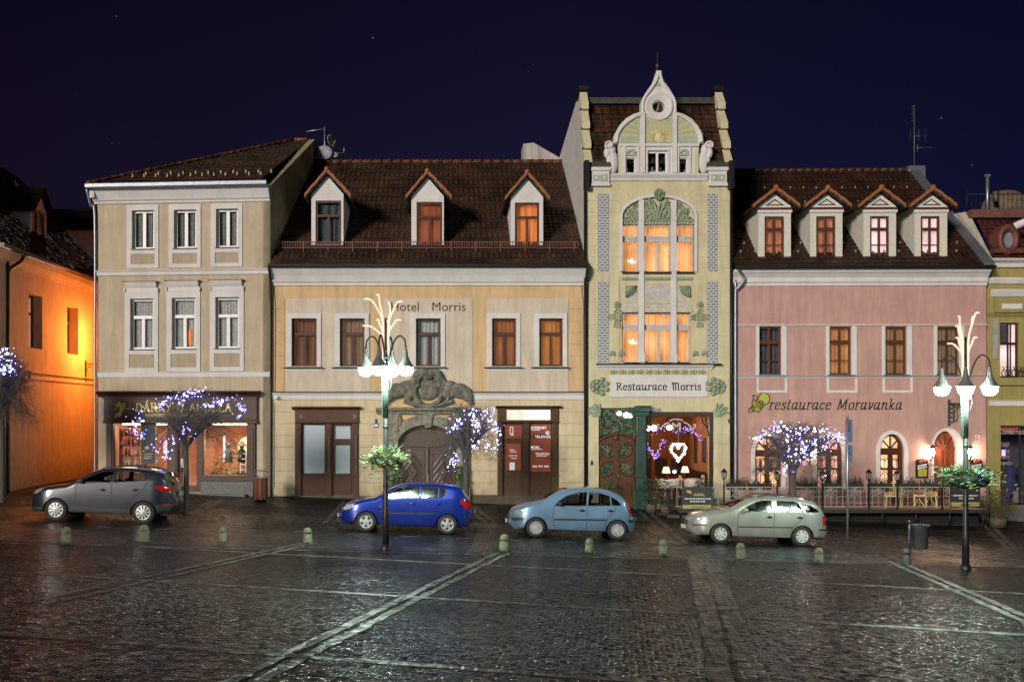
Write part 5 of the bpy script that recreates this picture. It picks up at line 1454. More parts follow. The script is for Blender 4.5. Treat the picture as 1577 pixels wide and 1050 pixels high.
# carved tympanum over the upper window
m_ = MB(); m_.prism(arch(X(958.6), X(1069.5), Z(345), Z(334), Z(304), 20), .06, .12); tym = m_.build('tympanum', mat('cream_field', (.55, .50, .33), rough=.8), rest)
m_ = MB(); rn = random.Random(11)
for s in (-1, 1):
    cx_ = 1012.5
    q = lambda dx, y: (X(cx_ + s * dx), Z(y))
    for L_ in ([q(3, 338), q(6, 325), q(11, 316), q(13, 308), q(10, 304)], [q(0, 338), q(2, 322), q(5, 312)], [q(8, 338), q(12, 328), q(17, 322), q(19, 330), q(16, 336)], [q(30, 338), q(34, 328), q(40, 322), q(46, 328)], [q(36, 338), q(42, 333), q(50, 336)]):
        pt = [(v.x, v.y) for v in smooth_path([Vector((a, b, 0)) for a, b in L_], 4)]
        m_.tube([(a, .03, b) for a, b in pt], .055, 6); leafspray(m_, pt[::3], .05, .10, .05, rn.randrange(99))
    for dx, y, r in ((16, 316, .16), (44, 326, .13), (33, 334, .11), (19, 334, .10), (50, 338, .10), (34, 316, .12)): rosette(m_, q(dx, y), r, .05, 6, .05, rn.randrange(99))
m_.box(X(960), X(983), .0, .06, Z(340.5), Z(338)); m_.box(X(992), X(1033), .0, .06, Z(340.5), Z(338)); m_.box(X(1042), X(1068), .0, .06, Z(340.5), Z(338))
for k in range(22): 
    px = 962 + k * 4.9
    if not (983 < px < 992 or 1033 < px < 1042): m_.box(X(px), X(px + 2.2), .02, .06, Z(344.5), Z(341))
m_.build('carved_leaves', GREEN, tym)
m_ = MB(); rosette(m_, (X(1014.3), Z(299.8)), .19, -.08, 8, .08, 4); m_.build('rosette', GREEN, up)
# sills, spandrels
for y, ll in ((419, xs3), (558, ((960.5, 984), (992, 1034), (1042, 1061.5)))):
    for a, b in ll:
        m_ = MB(); m_.box(X(a), X(b), -.1, .14, Z(y + 2.6), Z(y)); m_.build('sill', wood('maroon_sill', (.05, .02, .02)), up if y < 500 else lo)
m_ = MB()
for a, b in ((958, 983), (992.5, 1033), (1042.5, 1067)): m_.box(X(a), X(b), -.025, -.001, Z(432), Z(427))
sp_ = m_.build('green_frieze', GREEN, rest)
m_ = MB()
for a, b in ((958, 983), (992.5, 1033), (1042.5, 1067)):
    n = int((b - a) / 2.6)
    for k in range(n): m_.ball((X(a + 1.3 + k * 2.6), -.03, Z(429.5)), (.035, .02, .05), 6, 4)
m_.build('frieze_bead', mat('pale_sage', (.32, .38, .28)), sp_)
m_ = MB(); m_.prism(fr.pts([(995, 466), (995, 441), (1000, 438), (1027, 438), (1031.5, 441), (1031.5, 466)]), -.03, -.001); m_.prism(fr.pts([(962.5, 466), (970, 456), (981.5, 448), (981.5, 466)]), -.03, -.001); m_.prism(fr.pts([(1043.5, 466), (1043.5, 448), (1052, 456), (1062.5, 466)]), -.03, -.001)
m_.build('spandrel_panel', mat('pale_grey_stucco', (.50, .48, .45), rough=.85), rest)
m_ = MB(); m_.ring(X(993.5), X(1033), Z(467.5), Z(436), .05, -.04, -.001); m_.build('spandrel_frame', YEL, rest)
for s, cx_ in ((-1, 963.5), (1, 1062.5)):
    m_ = MB()
    for k in range(6):
        an = R_(-2 - 17 * k); dx, dz = math.cos(an) * s * -1, math.sin(an)
        m_.tube([(X(cx_) , -.03, Z(441)), (X(cx_) + dx * .42, -.03, Z(441) + dz * .42)], [.02, .055], 6)
    m_.build('fan_ornament', GREEN, rest)
for (a, b) in ((959, 983), (992.5, 1033), (1042.5, 1066)):
    o_ = arch(X(a), X(b), Z(481), Z(476), Z(468.5), 12); m_ = MB(); m_.prism(o_, -.035, -.001); c = m_.build('segment_head', mat('pale_grey_stucco', (.5, .48, .45)), rest)
    m_ = MB(); m_.prism(arch(X(a) + .08, X(b) - .08, Z(481), Z(479), Z(474), 12), -.045, -.036); m_.build('segment_field', YEL, c)
for cx_ in (950.2, 1078):     # pendants
    m_ = MB(); rosette(m_, (X(cx_), Z(470)), .13, -.03, 8, .04, 3)
    leafspray(m_, [(X(cx_), Z(476 + 5 * k)) for k in range(7)], -.03, .09, .035, int(cx_)); leafspray(m_, [(X(cx_ - 8), Z(484)), (X(cx_ - 8), Z(489)), (X(cx_ - 8), Z(495))], -.03, .1, .03, 5); leafspray(m_, [(X(cx_ + 8), Z(484)), (X(cx_ + 8), Z(489)), (X(cx_ + 8), Z(495))], -.03, .1, .03, 8)
    m_.build('flower_pendant', GREEN, rest)
    for s in (-1, 1):
        m_ = MB()
        for k in range(5): an = PI * .5 + s * (k - 2) * .5; m_.ball((X(cx_ + s * 7) + .09 * math.cos(an), -.035, Z(547) + .09 * math.sin(an) - .0), (.06, .03, .09), 8, 5)
        m_.build('leaf_ornament', GREEN, rest)
# ledge, frieze, name board
m_ = MB(); m_.box(X(918), X(1109.5), -.22, -.001, Z(562), Z(560)); m_.build('ledge_flashing', DARKMETAL, rest)
m_ = MB(); m_.mould(X(919.5), X(1097), [(0, Z(570)), (-.05, Z(570)), (-.07, Z(567)), (-.16, Z(564)), (-.18, Z(562.2)), (0, Z(562.2))]); m_.build('ledge', WHITE, rest)
m_ = MB(); m_.box(X(937), X(1091), -.03, -.001, Z(577), Z(570.2)); fz = m_.build('leaf_frieze', YELP, rest)
m_ = MB()
for k in range(11): rosette(m_, (X(945 + 13.6 * k), Z(572.8)), .13, -.03, 5, .04, k)
m_.build('frieze_leaf', GREEN, fz)
m_ = MB(); m_.prism(fr.pts([(938, 611.5), (938, 605), (941, 600), (941, 590), (938, 585), (938, 577), (1089.5, 577), (1089.5, 585), (1086.5, 590), (1086.5, 600), (1089.5, 605), (1089.5, 611.5)]), -.06, -.001); m_.build('name_board', WHITE, rest, bevel=.01)
lettering('lettering', 'Restaurace mirris'.replace('mirris', 'morris'), (X(949), X(1079), Z(600.6), Z(589.6)), -.062, BLACK, rest, nib=(.20, .11), smooth=True)
for cx_, s in ((919.5, -1), (1106, 1)):
    m_ = MB(); rosette(m_, (X(cx_), Z(595)), .27, -.02, 8, .07, 6)
    for k in range(4): an = R_(-60 + 40 * k); m_.ball((X(cx_) - s * .38 * math.cos(an), -.04, Z(595) + .32 * math.sin(an)), (.12, .05, .09), 8, 5)
    m_.build('flower_boss', GREEN, rest)
for cx_, s in ((917, -1), (1109, 1)):
    m_ = MB()
    for k in range(4): 
        an0 = R_(100 - 30 * k); L_ = [(X(cx_) + s * -.18, -.02, Z(641)), (X(cx_) + s * (-.18 + .28 * math.cos(an0) + .08), -.05, Z(641) + .36 * math.sin(an0) + .1), (X(cx_) + s * (-.12 + .42 * math.cos(an0) + .06), -.04, Z(641) + .45 * math.sin(an0) + .02)]
        m_.tube(smooth_path(L_, 4), .035, 6)
    m_.ball((X(cx_), -.0, Z(633)), (.26, .025, .24), 12, 6); m_.build('fan_leaf_relief', mat('pale_sage2', (.30, .36, .25), rough=.8), rest)
# ground floor -------------------------------------------------------------
for a, b in ((906, 922), (1098, 1122)):
    m_ = MB()
    for k in range(7): y = 668 + 16 * k; w_ = 4 if k % 2 else 0; m_.box(X(a) + (.0 if a < 1000 else w_ * .025), X(b) - (w_ * .025 if a < 1000 else 0), -.025, -.001, Z(y + 15), Z(y))
    m_.build('quoin', YEL, rest, bevel=.008)
m_ = MB(); px0, px1 = X(979), X(993.5)
m_.box(px0, px1, -.2, .2, zbase, Z(640)); m_.box(px0 - .1, px1 + .06, -.24, .2, zbase, Z(752)); m_.box(px0 - .22, px1 + .1, -.26, .2, Z(640) + .001, Z(634)); m_.box(X(964), X(1000.5), -.3, .2, Z(634) + .001, Z(627)); m_.box(X(977), X(1000.5), -.32, .15, Z(627) + .001, Z(624.5)); m_.box(px0 - .05, px1 + .03, -.22, .0, Z(672), Z(669)); m_.box(px0 - .05, px1 + .03, -.22, 0, Z(735), Z(731))
m_.build('entrance_column', mat('green_marble', (.035, .075, .062), rough=.3, var=.5, scale=7), rest, bevel=.02)
# door with arched leaves and leaded lights
dw = wood('carved_oak', (.10, .042, .018))
dx0, dx1 = X(923), X(978.5); dxm = X(948.8)
def oval_poly(c, rx, rz, lean=0, n=18):
    out = []
    for k in range(n):
        a = 2 * PI * k / n; r = 1 + .18 * math.cos(2 * a + lean)
        out.append((c[0] + rx * r * math.cos(a), c[1] + rz * r * math.sin(a)))
    return out
ov = [oval_poly((X(934.5), Z(693)), .24, .30, .8), oval_poly((X(963.5), Z(693)), .24, .30, -.8), oval_poly((X(934), Z(722)), .24, .33, -.6), oval_poly((X(964.5), Z(721)), .24, .34, .6)]
m_ = MB(); m_.prism([(dx0, zbase), (dx1, zbase), (dx1, Z(677)), (X(966), Z(670)), (X(952), Z(667)), (X(936), Z(670)), (dx0, Z(677))], .08, .14, holes=ov)
m_.box(dxm - .1, dxm + .1, .03, .08, zbase, Z(672)); m_.ball((dxm, .04, Z(674)), (.12, .06, .12), 10, 6)
for o_ in ov: m_.tube([(a, .075, b) for a, b in o_ + o_[:1]], .035, 6)
m_.tube(smooth_path([(dx0, .06, Z(678)), (X(936), .06, Z(671)), (X(952), .05, Z(668)), (X(966), .06, Z(671)), (dx1, .06, Z(678))], 4), .06, 6)
m_.ring(dx0 + .15, dxm - .2, Z(765), Z(742), .05, .05, .08); m_.ring(dxm + .2, dx1 - .15, Z(765), Z(742), .05, .05, .08)
door = m_.build('carved_door', dw, rest)
lead, nt, b, N, L = base_mat('leaded_glass')
tc = N('ShaderNodeTexCoord'); vo = N('ShaderNodeTexVoronoi'); vo.inputs['Scale'].default_value = 13; L(tc.outputs['Object'], vo.inputs[0]); ve = N('ShaderNodeTexVoronoi'); ve.feature = 'DISTANCE_TO_EDGE'; ve.inputs['Scale'].default_value = 13; L(tc.outputs['Object'], ve.inputs[0])
cr = N('ShaderNodeValToRGB'); E = cr.color_ramp.elements; E[0].color = (.03, .07, .05, 1); E[1].color = (.26, .33, .29, 1); e = E.new(.4); e.color = (.10, .16, .10, 1); e = E.new(.7); e.color = (.17, .095, .05, 1); cr.color_ramp.interpolation = 'CONSTANT'
sc_ = N('ShaderNodeSeparateColor'); L(vo.outputs['Color'], sc_.inputs[0]); L(sc_.outputs[0], cr.inputs[0])
th = N('ShaderNodeMath'); th.operation = 'GREATER_THAN'; th.inputs[1].default_value = .06; L(ve.outputs['Distance'], th.inputs[0])
mu = N('ShaderNodeMix'); mu.data_type = 'RGBA'; mu.blend_type = 'MULTIPLY'; mu.inputs[0].default_value = 1; L(cr.outputs[0], mu.inputs[6]); L(th.outputs[0], mu.inputs[7]); L(mu.outputs[2], b.inputs['Base Color']); L(mu.outputs[2], b.inputs['Emission Color']); b.inputs['Emission Strength'].default_value = .25; b.inputs['Roughness'].default_value = .12
for o_ in ov:
    m_ = MB(); m_.prism(o_, .10, .12); m_.build('leaded_pane', lead, door)
m_ = MB(); m_.prism([(dx0, Z(673)), (X(936), Z(668)), (X(952), Z(665)), (X(966), Z(668)), (dx1, Z(673)), (dx1, Z(629)), (X(928), Z(629)), (dx0, Z(640))], .10, .13); m_.build('fanlight', lead, rest)
m_ = MB(); m_.tube([(X(952.5), .02, Z(728)), (X(952.5), .02, Z(734)), (X(955), .0, Z(734))], .02); m_.build('door_handle', mat('brass', (.5, .35, .12), rough=.3, metal=.9), door)
lt_ = MB()
for px, py, r in ((954, 636.5, .10), (965, 639, .13), (971, 640, .1)): lt_.ball((X(px), .04, Z(py)), (r, .04, r * .8), 10, 6)
lt_.build('porch_lamp', emis('cold_porch_light', (.8, 1, .92), 5), rest)
# restaurant window with the room behind it
sx0, sx1, sz0, sz1 = X(993.5), X(1093), Z(775), Z(634.5)
m_ = MB(); m_.ring(sx0, X(1098), sz0, sz1, .09, -.03, .10, wt=.17, wb=.15); m_.box(X(1092.3), X(1098), -.04, .1, sz0, sz1)
wf = m_.build('restaurant_window', DBROWN, rest, bevel=.012)
m_ = MB(); m_.quad((sx0, .05, sz0), (sx1, .05, sz0), (sx1, .05, sz1), (sx0, .05, sz1)); m_.build('pane', GLASS, wf)
for s, cx_ in ((1, 994.5), (-1, 1091.5)):
    m_ = MB(); arcp = [(X(cx_) + s * .28, .02, Z(640)), (X(cx_) + s * .22, .02, Z(650)), (X(cx_) + s * .05, .02, Z(660)), (X(cx_), .02, Z(672))]
    m_.tube(smooth_path(arcp, 5), .03, 6); m_.tube(smooth_path([(X(cx_) + s * .12, .02, Z(639)), (X(cx_) + s * .1, .02, Z(650)), (X(cx_) + s * .02, .02, Z(658))], 4), .02, 5)
    for k in range(5): m_.tube([(X(cx_), .02, Z(640 + 6 * k)), (X(cx_) + s * (.27 - .05 * k), .02, Z(641 + 5.6 * k))], .018, 5)
    m_.build('corner_bracket', DBROWN, wf)
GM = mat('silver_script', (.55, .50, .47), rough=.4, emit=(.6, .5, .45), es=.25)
text('painted_initial', 'M', (X(1035.5), X(1048.5), Z(662), Z(650.5)), .04, GM, wf)
m_ = MB()
for s in (-1, 1):
    m_.tube(smooth_path([(X(1042), .04, Z(645.2)), (X(1042 + s * 7), .04, Z(646.2)), (X(1042 + s * 10), .04, Z(647.5))], 5), .022, 5)
    m_.tube(smooth_path([(X(1042 + s * 11), .04, Z(650)), (X(1042 + s * 18), .04, Z(653)), (X(1042 + s * 24), .04, Z(659)), (X(1042 + s * 29), .04, Z(657.5)), (X(1042 + s * 29), .04, Z(653.5)), (X(1042 + s * 26), .04, Z(654.5))], 5), .022, 5)
m_.build('painted_scroll', GM, wf)
rw = mat('amber_room_wall', (.33, .14, .06), rough=.7, var=.35, scale=2.2)
m_ = MB(); D_ = 5.5; a0, a1, f0, c1_ = sx0 - 1.0, sx1 + .4, Z(772), Z(632)
m_.quad((a0, D_, f0), (a1, D_, f0), (a1, D_, c1_), (a0, D_, c1_)); m_.quad((a0, .27, f0), (a0, D_, f0), (a0, D_, c1_), (a0, .27, c1_)); m_.quad((a1, .27, f0), (a1, D_, f0), (a1, D_, c1_), (a1, .27, c1_)); m_.quad((a0, .27, f0), (a1, .27, f0), (a1, D_, f0), (a0, D_, f0)); m_.quad((a0, .27, c1_), (a1, .27, c1_), (a1, D_, c1_), (a0, D_, c1_))
room = m_.build('dining_room', rw, rest, recalc=False)
m_ = MB(); m_.box(a0, a1, D_ - .08, D_ - .01, f0, Z(705, D_)); m_.box(a1 - .08, a1 - .01, .3, D_, f0, f0 + 1.0); m_.build('wainscot', DBROWN, room)
m_ = MB()
for px in (1003, 1028, 1052): m_.box(X(px, D_ - .2), X(px, D_ - .2) + .16, D_ - .2, D_ - .09, f0, c1_)
m_.build('timber_post', wood('warm_timber', (.30, .10, .03)), room)
m_ = MB(); m_.box(a1 - .03, a1 - .011, 2.0, 2.6, f0 + 1.4, f0 + 2.4); m_.box(a1 - .03, a1 - .011, 3.4, 3.9, f0 + 1.3, f0 + 2.5); m_.build('picture', mat('dark_picture', (.05, .03, .02)), room)
lc_ = MB(); m_ = MB()
for x_, y_ in ((X(1006), 1.0), (X(1020), 1.6), (X(1060), 3.2)): m_.ball((x_, y_, c1_ - .7), .10, 10, 6); lc_.tube([(x_, y_, c1_ - .6), (x_, y_, c1_)], .01, 4)
m_.build('hanging_lamp', emis('dining_light', (1, .60, .28), 130), room); lc_.build('lamp_cord', DARKMETAL, room)
def at_r(x, y, z): return fr.O + Vector((x, y, z))
# furniture in the dining room, each its own thing
def table(px, y, label):
    t = empty('dining_table', at_r(X(px, y), y, f0), 0, label, 'table', 'tables in the restaurant room')
    m_ = MB(); m_.lathe([(0, .72), (.5, .72), (.5, .75), (0, .75)], n=20); m_.build('table_top', DBROWN, t)
    m_ = MB(); m_.lathe([(.0, .752), (.52, .752), (.53, .74), (.55, .45), (.53, .45), (.50, .739)], n=20); m_.build('tablecloth', mat('white_cloth', (.66, .60, .55), rough=.9), t)
    m_ = MB(); m_.lathe([(.25, 0), (.25, .03), (.04, .06), (.04, .72)], n=12); m_.build('leg', DBROWN, t); return t
def chair(px, y, rz, label):
    t = empty('dining_chair', at_r(X(px, y), y, f0), rz, label, 'chair', 'chairs in the restaurant room'); cm = mat('pale_chair_wood', (.55, .42, .30), rough=.5)
    m_ = MB(); m_.box(-.21, .21, -.21, .21, .43, .47); m_.build('seat', cm, t)
    m_ = MB(); m_.box(-.2, .2, .18, .21, .62, .92); [m_.box(x - .02, x + .02, .18, .21, .47, .62) for x in (-.18, .18)]; m_.build('backrest', cm, t)
    for x in (-.18, .18):
        for q in (-.18, .18): m_ = MB(); m_.box(x - .02, x + .02, q - .02, q + .02, 0, .43); m_.build('leg', cm, t)
    return t
table(1028, 1.5, 'round white clothed table in the left half of the restaurant window'); table(1062, 1.9, 'round white clothed table in the right half of the restaurant window')
chair(1016, 1.3, R_(90), 'pale wooden chair left of the left table in the restaurant window'); chair(1040, 1.4, R_(-90), 'pale wooden chair between the two tables in the restaurant window'); chair(1075, 1.6, R_(-90), 'pale wooden chair right of the right table in the restaurant window')
for px, y, s in ((1026, 1.45, 'left'), (1055, 1.8, 'right')):
    t = empty('table_lamp', at_r(X(px, y), y, f0 + .753), 0, 'glowing white shaded table lamp on the %s restaurant table' % s, 'lamp')
    m_ = MB(); m_.lathe([(.1, 0), (.09, .03), (.02, .05), (.02, .3), (0, .3)], n=10); m_.build('base', DARKMETAL, t); m_ = MB(); m_.lathe([(.17, .26), (.10, .50), (.095, .50), (.165, .26)], n=16); m_.build('lamp_shade', emis('lamp_shade_glow', (1, .72, .5), 2.2), t)
t = empty('lantern', at_r(X(1042), .35, Z(737)), 0, 'small bright star of light on the restaurant window ledge', 'lantern'); m_ = MB(); m_.ball((0, 0, .25), .055, 8, 6); m_.build('flame', emis('lantern_flame', (1, .75, .5), 40), t); m_ = MB(); m_.lathe([(.1, 0), (.1, .04), (.0, .04)], n=8); [m_.tube([(.09 * math.cos(a), .09 * math.sin(a), .02), (.07 * math.cos(a), .07 * math.sin(a), .5), (0, 0, .62)], .01, 4) for a in (0, PI / 2, PI, 1.5 * PI)]; m_.build('frame', DARKMETAL, t)
for nm, lab, L_ in (('a', 'violet bulbs added as mirrored tree lights across the top of the restaurant window', [(1003, 668), (1018, 660), (1030, 657), (1042, 664), (1056, 661), (1068, 664), (1080, 676)]), ('b', 'violet bulbs added as mirrored tree lights down the left side of the restaurant window', [(998, 684), (1004, 696), (1010, 704), (1018, 690), (1024, 678)])):  # added glowing bulbs imitate tree lights mirrored in the pane
    t = empty('string_lights', at_r(0, .14, 0), 0, lab, 'string lights', 'violet bulbs added for reflections in the restaurant window'); cp = smooth_path([(X(a), 0, Z(b)) for a, b in L_], 8); m_ = MB(); m_.tube(cp, .005, 3); m_.build('wire', DARKMETAL, t); rn = random.Random(len(L_)); m_ = MB()
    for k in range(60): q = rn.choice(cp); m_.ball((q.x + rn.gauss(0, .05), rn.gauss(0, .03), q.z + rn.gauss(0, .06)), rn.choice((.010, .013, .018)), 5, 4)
    m_.build('bulbs', emis('violet_reflection_bulb', (.30, .22, 1.0), 7), t)
# heart of lights hanging in the window
hp = []
for k in range(44):
    a = 2 * PI * k / 44; hp.append((.30 * 16 * math.sin(a) ** 3 / 17, (13 * math.cos(a) - 5 * math.cos(2 * a) - 2 * math.cos(3 * a) - math.cos(4 * a)) / 17 * .38))
t = empty('light_heart', at_r(X(1043.4), -.12, Z(694)), 0, 'heart shaped wreath of white lights hung in the restaurant window', 'decoration')
m_ = MB(); m_.tube([(x, 0, z) for x, z in hp + hp[:1]], .03, 6); m_.tube([(0, 0, hp[0][1]), (0, 0.05, 1.2)], .005, 4); m_.build('wire', WHITEP, t)
rn = random.Random(9); m_ = MB()
for x, z in hp:
    for q in range(3): m_.ball((x + rn.uniform(-.045, .045), rn.uniform(-.05, .02), z + rn.uniform(-.045, .045)), .024, 5, 4)
m_.build('bulbs', emis('heart_bulb', (1, .84, .72), 5.0), t)
m_ = MB(); m_.box(X(1002), X(1016), -.08, -.01, Z(632.5), Z(628.5)); m_.build('vent_box', ZINC, rest)
m_ = MB(); m_.box(X(909.5), X(913), -.05, -.027, Z(716), Z(709)); m_.build('house_number_plate', mat('blue_enamel', (.03, .04, .14)), rest)
m_ = MB(); m_.box(X(1121), X(1125), -.25, -.05, Z(651), Z(645)); m_.build('security_camera', DARKMETAL, rest)
# ------------------------------------------------------------------ pink restaurant
PINK = plaster('pink_stucco', (.51, .305, .27))
fp = Fac(1330, 795, 37.35, R_(-1.2))
pink = empty('pink_restaurant', fp.O, fp.yaw, 'long pink house with four pedimented dormers and arched ground floor windows', 'house')
Z = lambda y, dy=0: fp.at(1330, y, dy)[1]
X = lambda px, dy=0: fp.at(px, 600, dy)[0]
PX0, PX1 = X(1128), X(1519)
wins = [(1169, 503, 1203, 577), (1277, 503, 1311, 577), (1363, 503, 1396, 577), (1443, 503, 1476.5, 577)]
gw = [(1162.5, 671, 1203), (1257.5, 670, 1297.5), (1355, 668, 1391.5)]
H = [rectp(*fp.rect(*r)) for r in wins]
GA = [arch(X(a), X(b), Z(752), Z(t + 27), Z(t), 16) for a, t, b in gw]
DA = arch(X(1437.5), X(1473), Z(768), Z(690), Z(663.5), 16)
wall_with_holes(rectp(PX0, PX1, -1.2, Z(436)), H + GA + [DA], PINK, pink, .26)
m_ = MB(); m_.mould(PX0, PX1, [(0, Z(440)), (-.05, Z(440)), (-.06, Z(436.5)), (-.12, Z(434)), (-.15, Z(428)), (-.26, Z(423)), (-.36, Z(420)), (-.38, Z(416)), (0, Z(416))]); m_.build('cornice', WHITE, pink)
ez = Z(413); ov = .42
m_ = MB(); m_.mould(PX0, PX1 + .1, [(-.40, ez), (-.42, ez - .07), (-.48, ez - .1), (-.54, ez - .06), (-.55, ez + .02), (-.5, ez + .03)]); m_.build('gutter', DARKMETAL, pink)
m_ = MB(); m_.tube(smooth_path([(X(1131), -.45, ez - .05), (X(1139), -.3, ez - .25), (X(1143), -.25, Z(432)), (X(1132.5), -.12, Z(447)), (X(1131.5), -.1, Z(460)), (X(1131.5), -.1, 0)], 5), .06, 8); m_.build('drainpipe', ZINC, pink)
# roof
dr_ = 6.0; zr = Z(263, dr_)
# right verge follows the wall plane
xr = PX1 - .02
roof_courses((PX0, -ov, ez), (xr, -ov, ez), (xr, dr_, zr), (PX0, dr_, zr), 30, tiles('deep_brown_tiles', (.050, .020, .011), (.032, .014, .009), yel=.12), pink)
m_ = MB(); m_.quad((PX0, dr_, zr), (xr, dr_, zr), (xr, dr_ * 2, ez), (PX0, dr_ * 2, ez)); m_.build('roof_back', DARKMETAL, pink)
m_ = MB()
for k in range(26): x0 = PX0 + (xr - PX0) * k / 26; m_.tube([(x0, dr_, zr + .02), (x0 + (xr - PX0) / 26 + .03, dr_, zr + .05)], .09, 8)
m_.build('ridge_tiles', mat('dark_ridge', (.06, .025, .014), rough=.6, var=.4), pink)
roofz = lambda y: ez + (y + ov) * (zr - ez) / (dr_ + ov)
m_ = MB(); 
vs = [(xr - .28, -ov, ez + .05), (xr + .12, -ov, ez + .05), (xr + .12, dr_, zr + .05), (xr - .28, dr_, zr + .05)]
m_.add(vs + [(x, y, z + .09) for x, y, z in vs], [(0, 1, 2, 3), (4, 5, 6, 7), (0, 1, 5, 4), (1, 2, 6, 5), (2, 3, 7, 6), (0, 3, 7, 4)]); m_.build('verge_flashing', ZINC, pink)
m_ = MB()
for t in (.12, .2, .55, .62, .78):
    n = 16
    for i in range(n):
        x = PX0 + .4 + (xr - PX0 - .8) * (i + (.5 if t in (.2, .62) else 0)) / n; y = -ov + t * (dr_ + ov); z = roofz(y)
        m_.box(x - .02, x + .02, y - .05, y + .03, z + .04, z + .13)
m_.build('snow_hooks', mat('pale_hook', (.3, .24, .14)), pink)
yw = mat('cream_dormer', (.60, .57, .50), rough=.85, var=.1)
lit2 = lit_curtain('salmon_lit', (.62, .20, .10), .40, 2.5, .6)
dn = [((1167.7, 324, 1218, 397.6), (1177.5, 333.4, 1207.7, 397), (1193, 292.5), (1157, 319.5, 1229, 320), lit2), ((1247.7, 323.5, 1297.4, 397.6), (1257, 333, 1286.8, 397), (1272, 292.5), (1237, 319.5, 1308, 320), lit2),
      ((1329.7, 323.5, 1380, 397.6), (1340, 333, 1369.4, 397), (1355.3, 292), (1319.5, 319.5, 1391, 320), PINK_LIT), ((1408.5, 323.5, 1458.8, 397.6), (1418, 333, 1447.6, 397), (1433.7, 292.5), (1398, 319.5, 1469.5, 320), PINK_LIT)]
for face, wr, ap, ea, c in dn:
    dormer(pink, fp, .15, face, wr, ap, ea, None, c, 0, roofz, vm=(.5,), hm=((.69, .13), (.31, .045)), pediment=True, base=(face[0], 406), cheek=yw, verge_t=.12)
# string courses and window trim
m_ = MB(); m_.box(PX0, PX1, -.05, -.001, Z(502), Z(498.5)); m_.build('string_course', mat('rosy_white', (.52, .42, .38), rough=.85), pink)
m_ = MB(); m_.box(PX0, PX1, -.06, -.001, Z(582), Z(580.3)); m_.build('string_course', WHITE, pink); m_ = MB(); m_.box(PX0, PX1, -.1, -.001, Z(580.2), Z(579)); m_.build('string_flashing', ZINC, pink)
amb = lit_curtain('tawny_lit', (.70, .30, .11), .34, 4, .25)
for r, c in zip(wins, (mat('slate_curtain', (.07, .075, .09)), amb, lit_curtain('tawny_dim', (.50, .26, .12), .30, 4, .25), lit_curtain('tawny_grey', (.34, .22, .13), .24, 3, .5))):
    x0, x1, z0, z1 = fp.rect(*r)
    w = window(pink, (x0, x1, z0, z1), wood('red_brown_wood', (.10, .030, .016)), c, y=.10, fw=.07, vm=(.5,), hm=((.68, .15), (.30, .035)), bar=.085, cdist=.2, waves=5)
    s = MB(); s.box(x0 - .13, x0 - .0, -.04, -.001, z0 - .08, Z(502) - .001); s.box(x1, x1 + .2, -.04, -.001, z0 - .08, Z(502) - .001); s.build('surround', WHITE, w, bevel=.006)
    if r[0] < 1440:
        s = MB(); s.ring(x0 - .10, x1 + .23, Z(604.5), Z(582) - .001, .09, -.035, -.001, wt=0); s.build('apron', WHITE, w, bevel=.004)
    s = MB(); s.box(x0 - .1, x1 + .12, -.12, .1, z0 - .04, z0 - .003); s.build('sill', ZINC, w)
# lettering and grape emblem
lettering('lettering', 'restaurace Moravanka', (X(1184), X(1389), Z(630.5), Z(614.8)), -.004, BLACK, pink, nib=(.17, .08), shear=.22)
gm = mat('grape_yellow', (.46, .44, .06), rough=.7, var=.25, scale=30)
m_ = MB(); rn = random.Random(21)
outline = [(1153.5, 634), (1154, 629), (1159, 626), (1158, 620), (1163, 617), (1168, 612), (1172, 606), (1178, 605), (1184, 609), (1185, 616), (1181, 622), (1176, 624), (1172, 629), (1168, 635), (1164, 632), (1160, 633), (1157, 635)]
m_.prism([(v.x, v.y) for v in smooth_path([Vector((*q, 0)) for q in fp.pts(outline)], 4, True)], -.006, -.001); go = m_.build('grape_emblem', gm, pink)
m_ = MB(); pts = smooth_path([Vector((q[0], -.008, q[1])) for q in fp.pts(outline)], 4, True); m_.tube(pts + pts[:1], .02, 5)
for k in range(26):
    px, py = 1163 + rn.uniform(-7, 13), 624 + rn.uniform(-8, 8)
    if inside((px, py), outline): m_.lathe([(.055, -.007), (.07, -.007), (.07, -.012), (.055, -.012)], (X(px), 0, Z(py)), 9, 'y')
m_.tube(smooth_path([(X(1167), -.008, Z(612)), (X(1162), -.008, Z(608)), (X(1159), -.008, Z(610)), (X(1161), -.008, Z(613)), (X(1158), -.008, Z(617))], 5), .02, 5); m_.build('emblem_outline', BLACK, go)
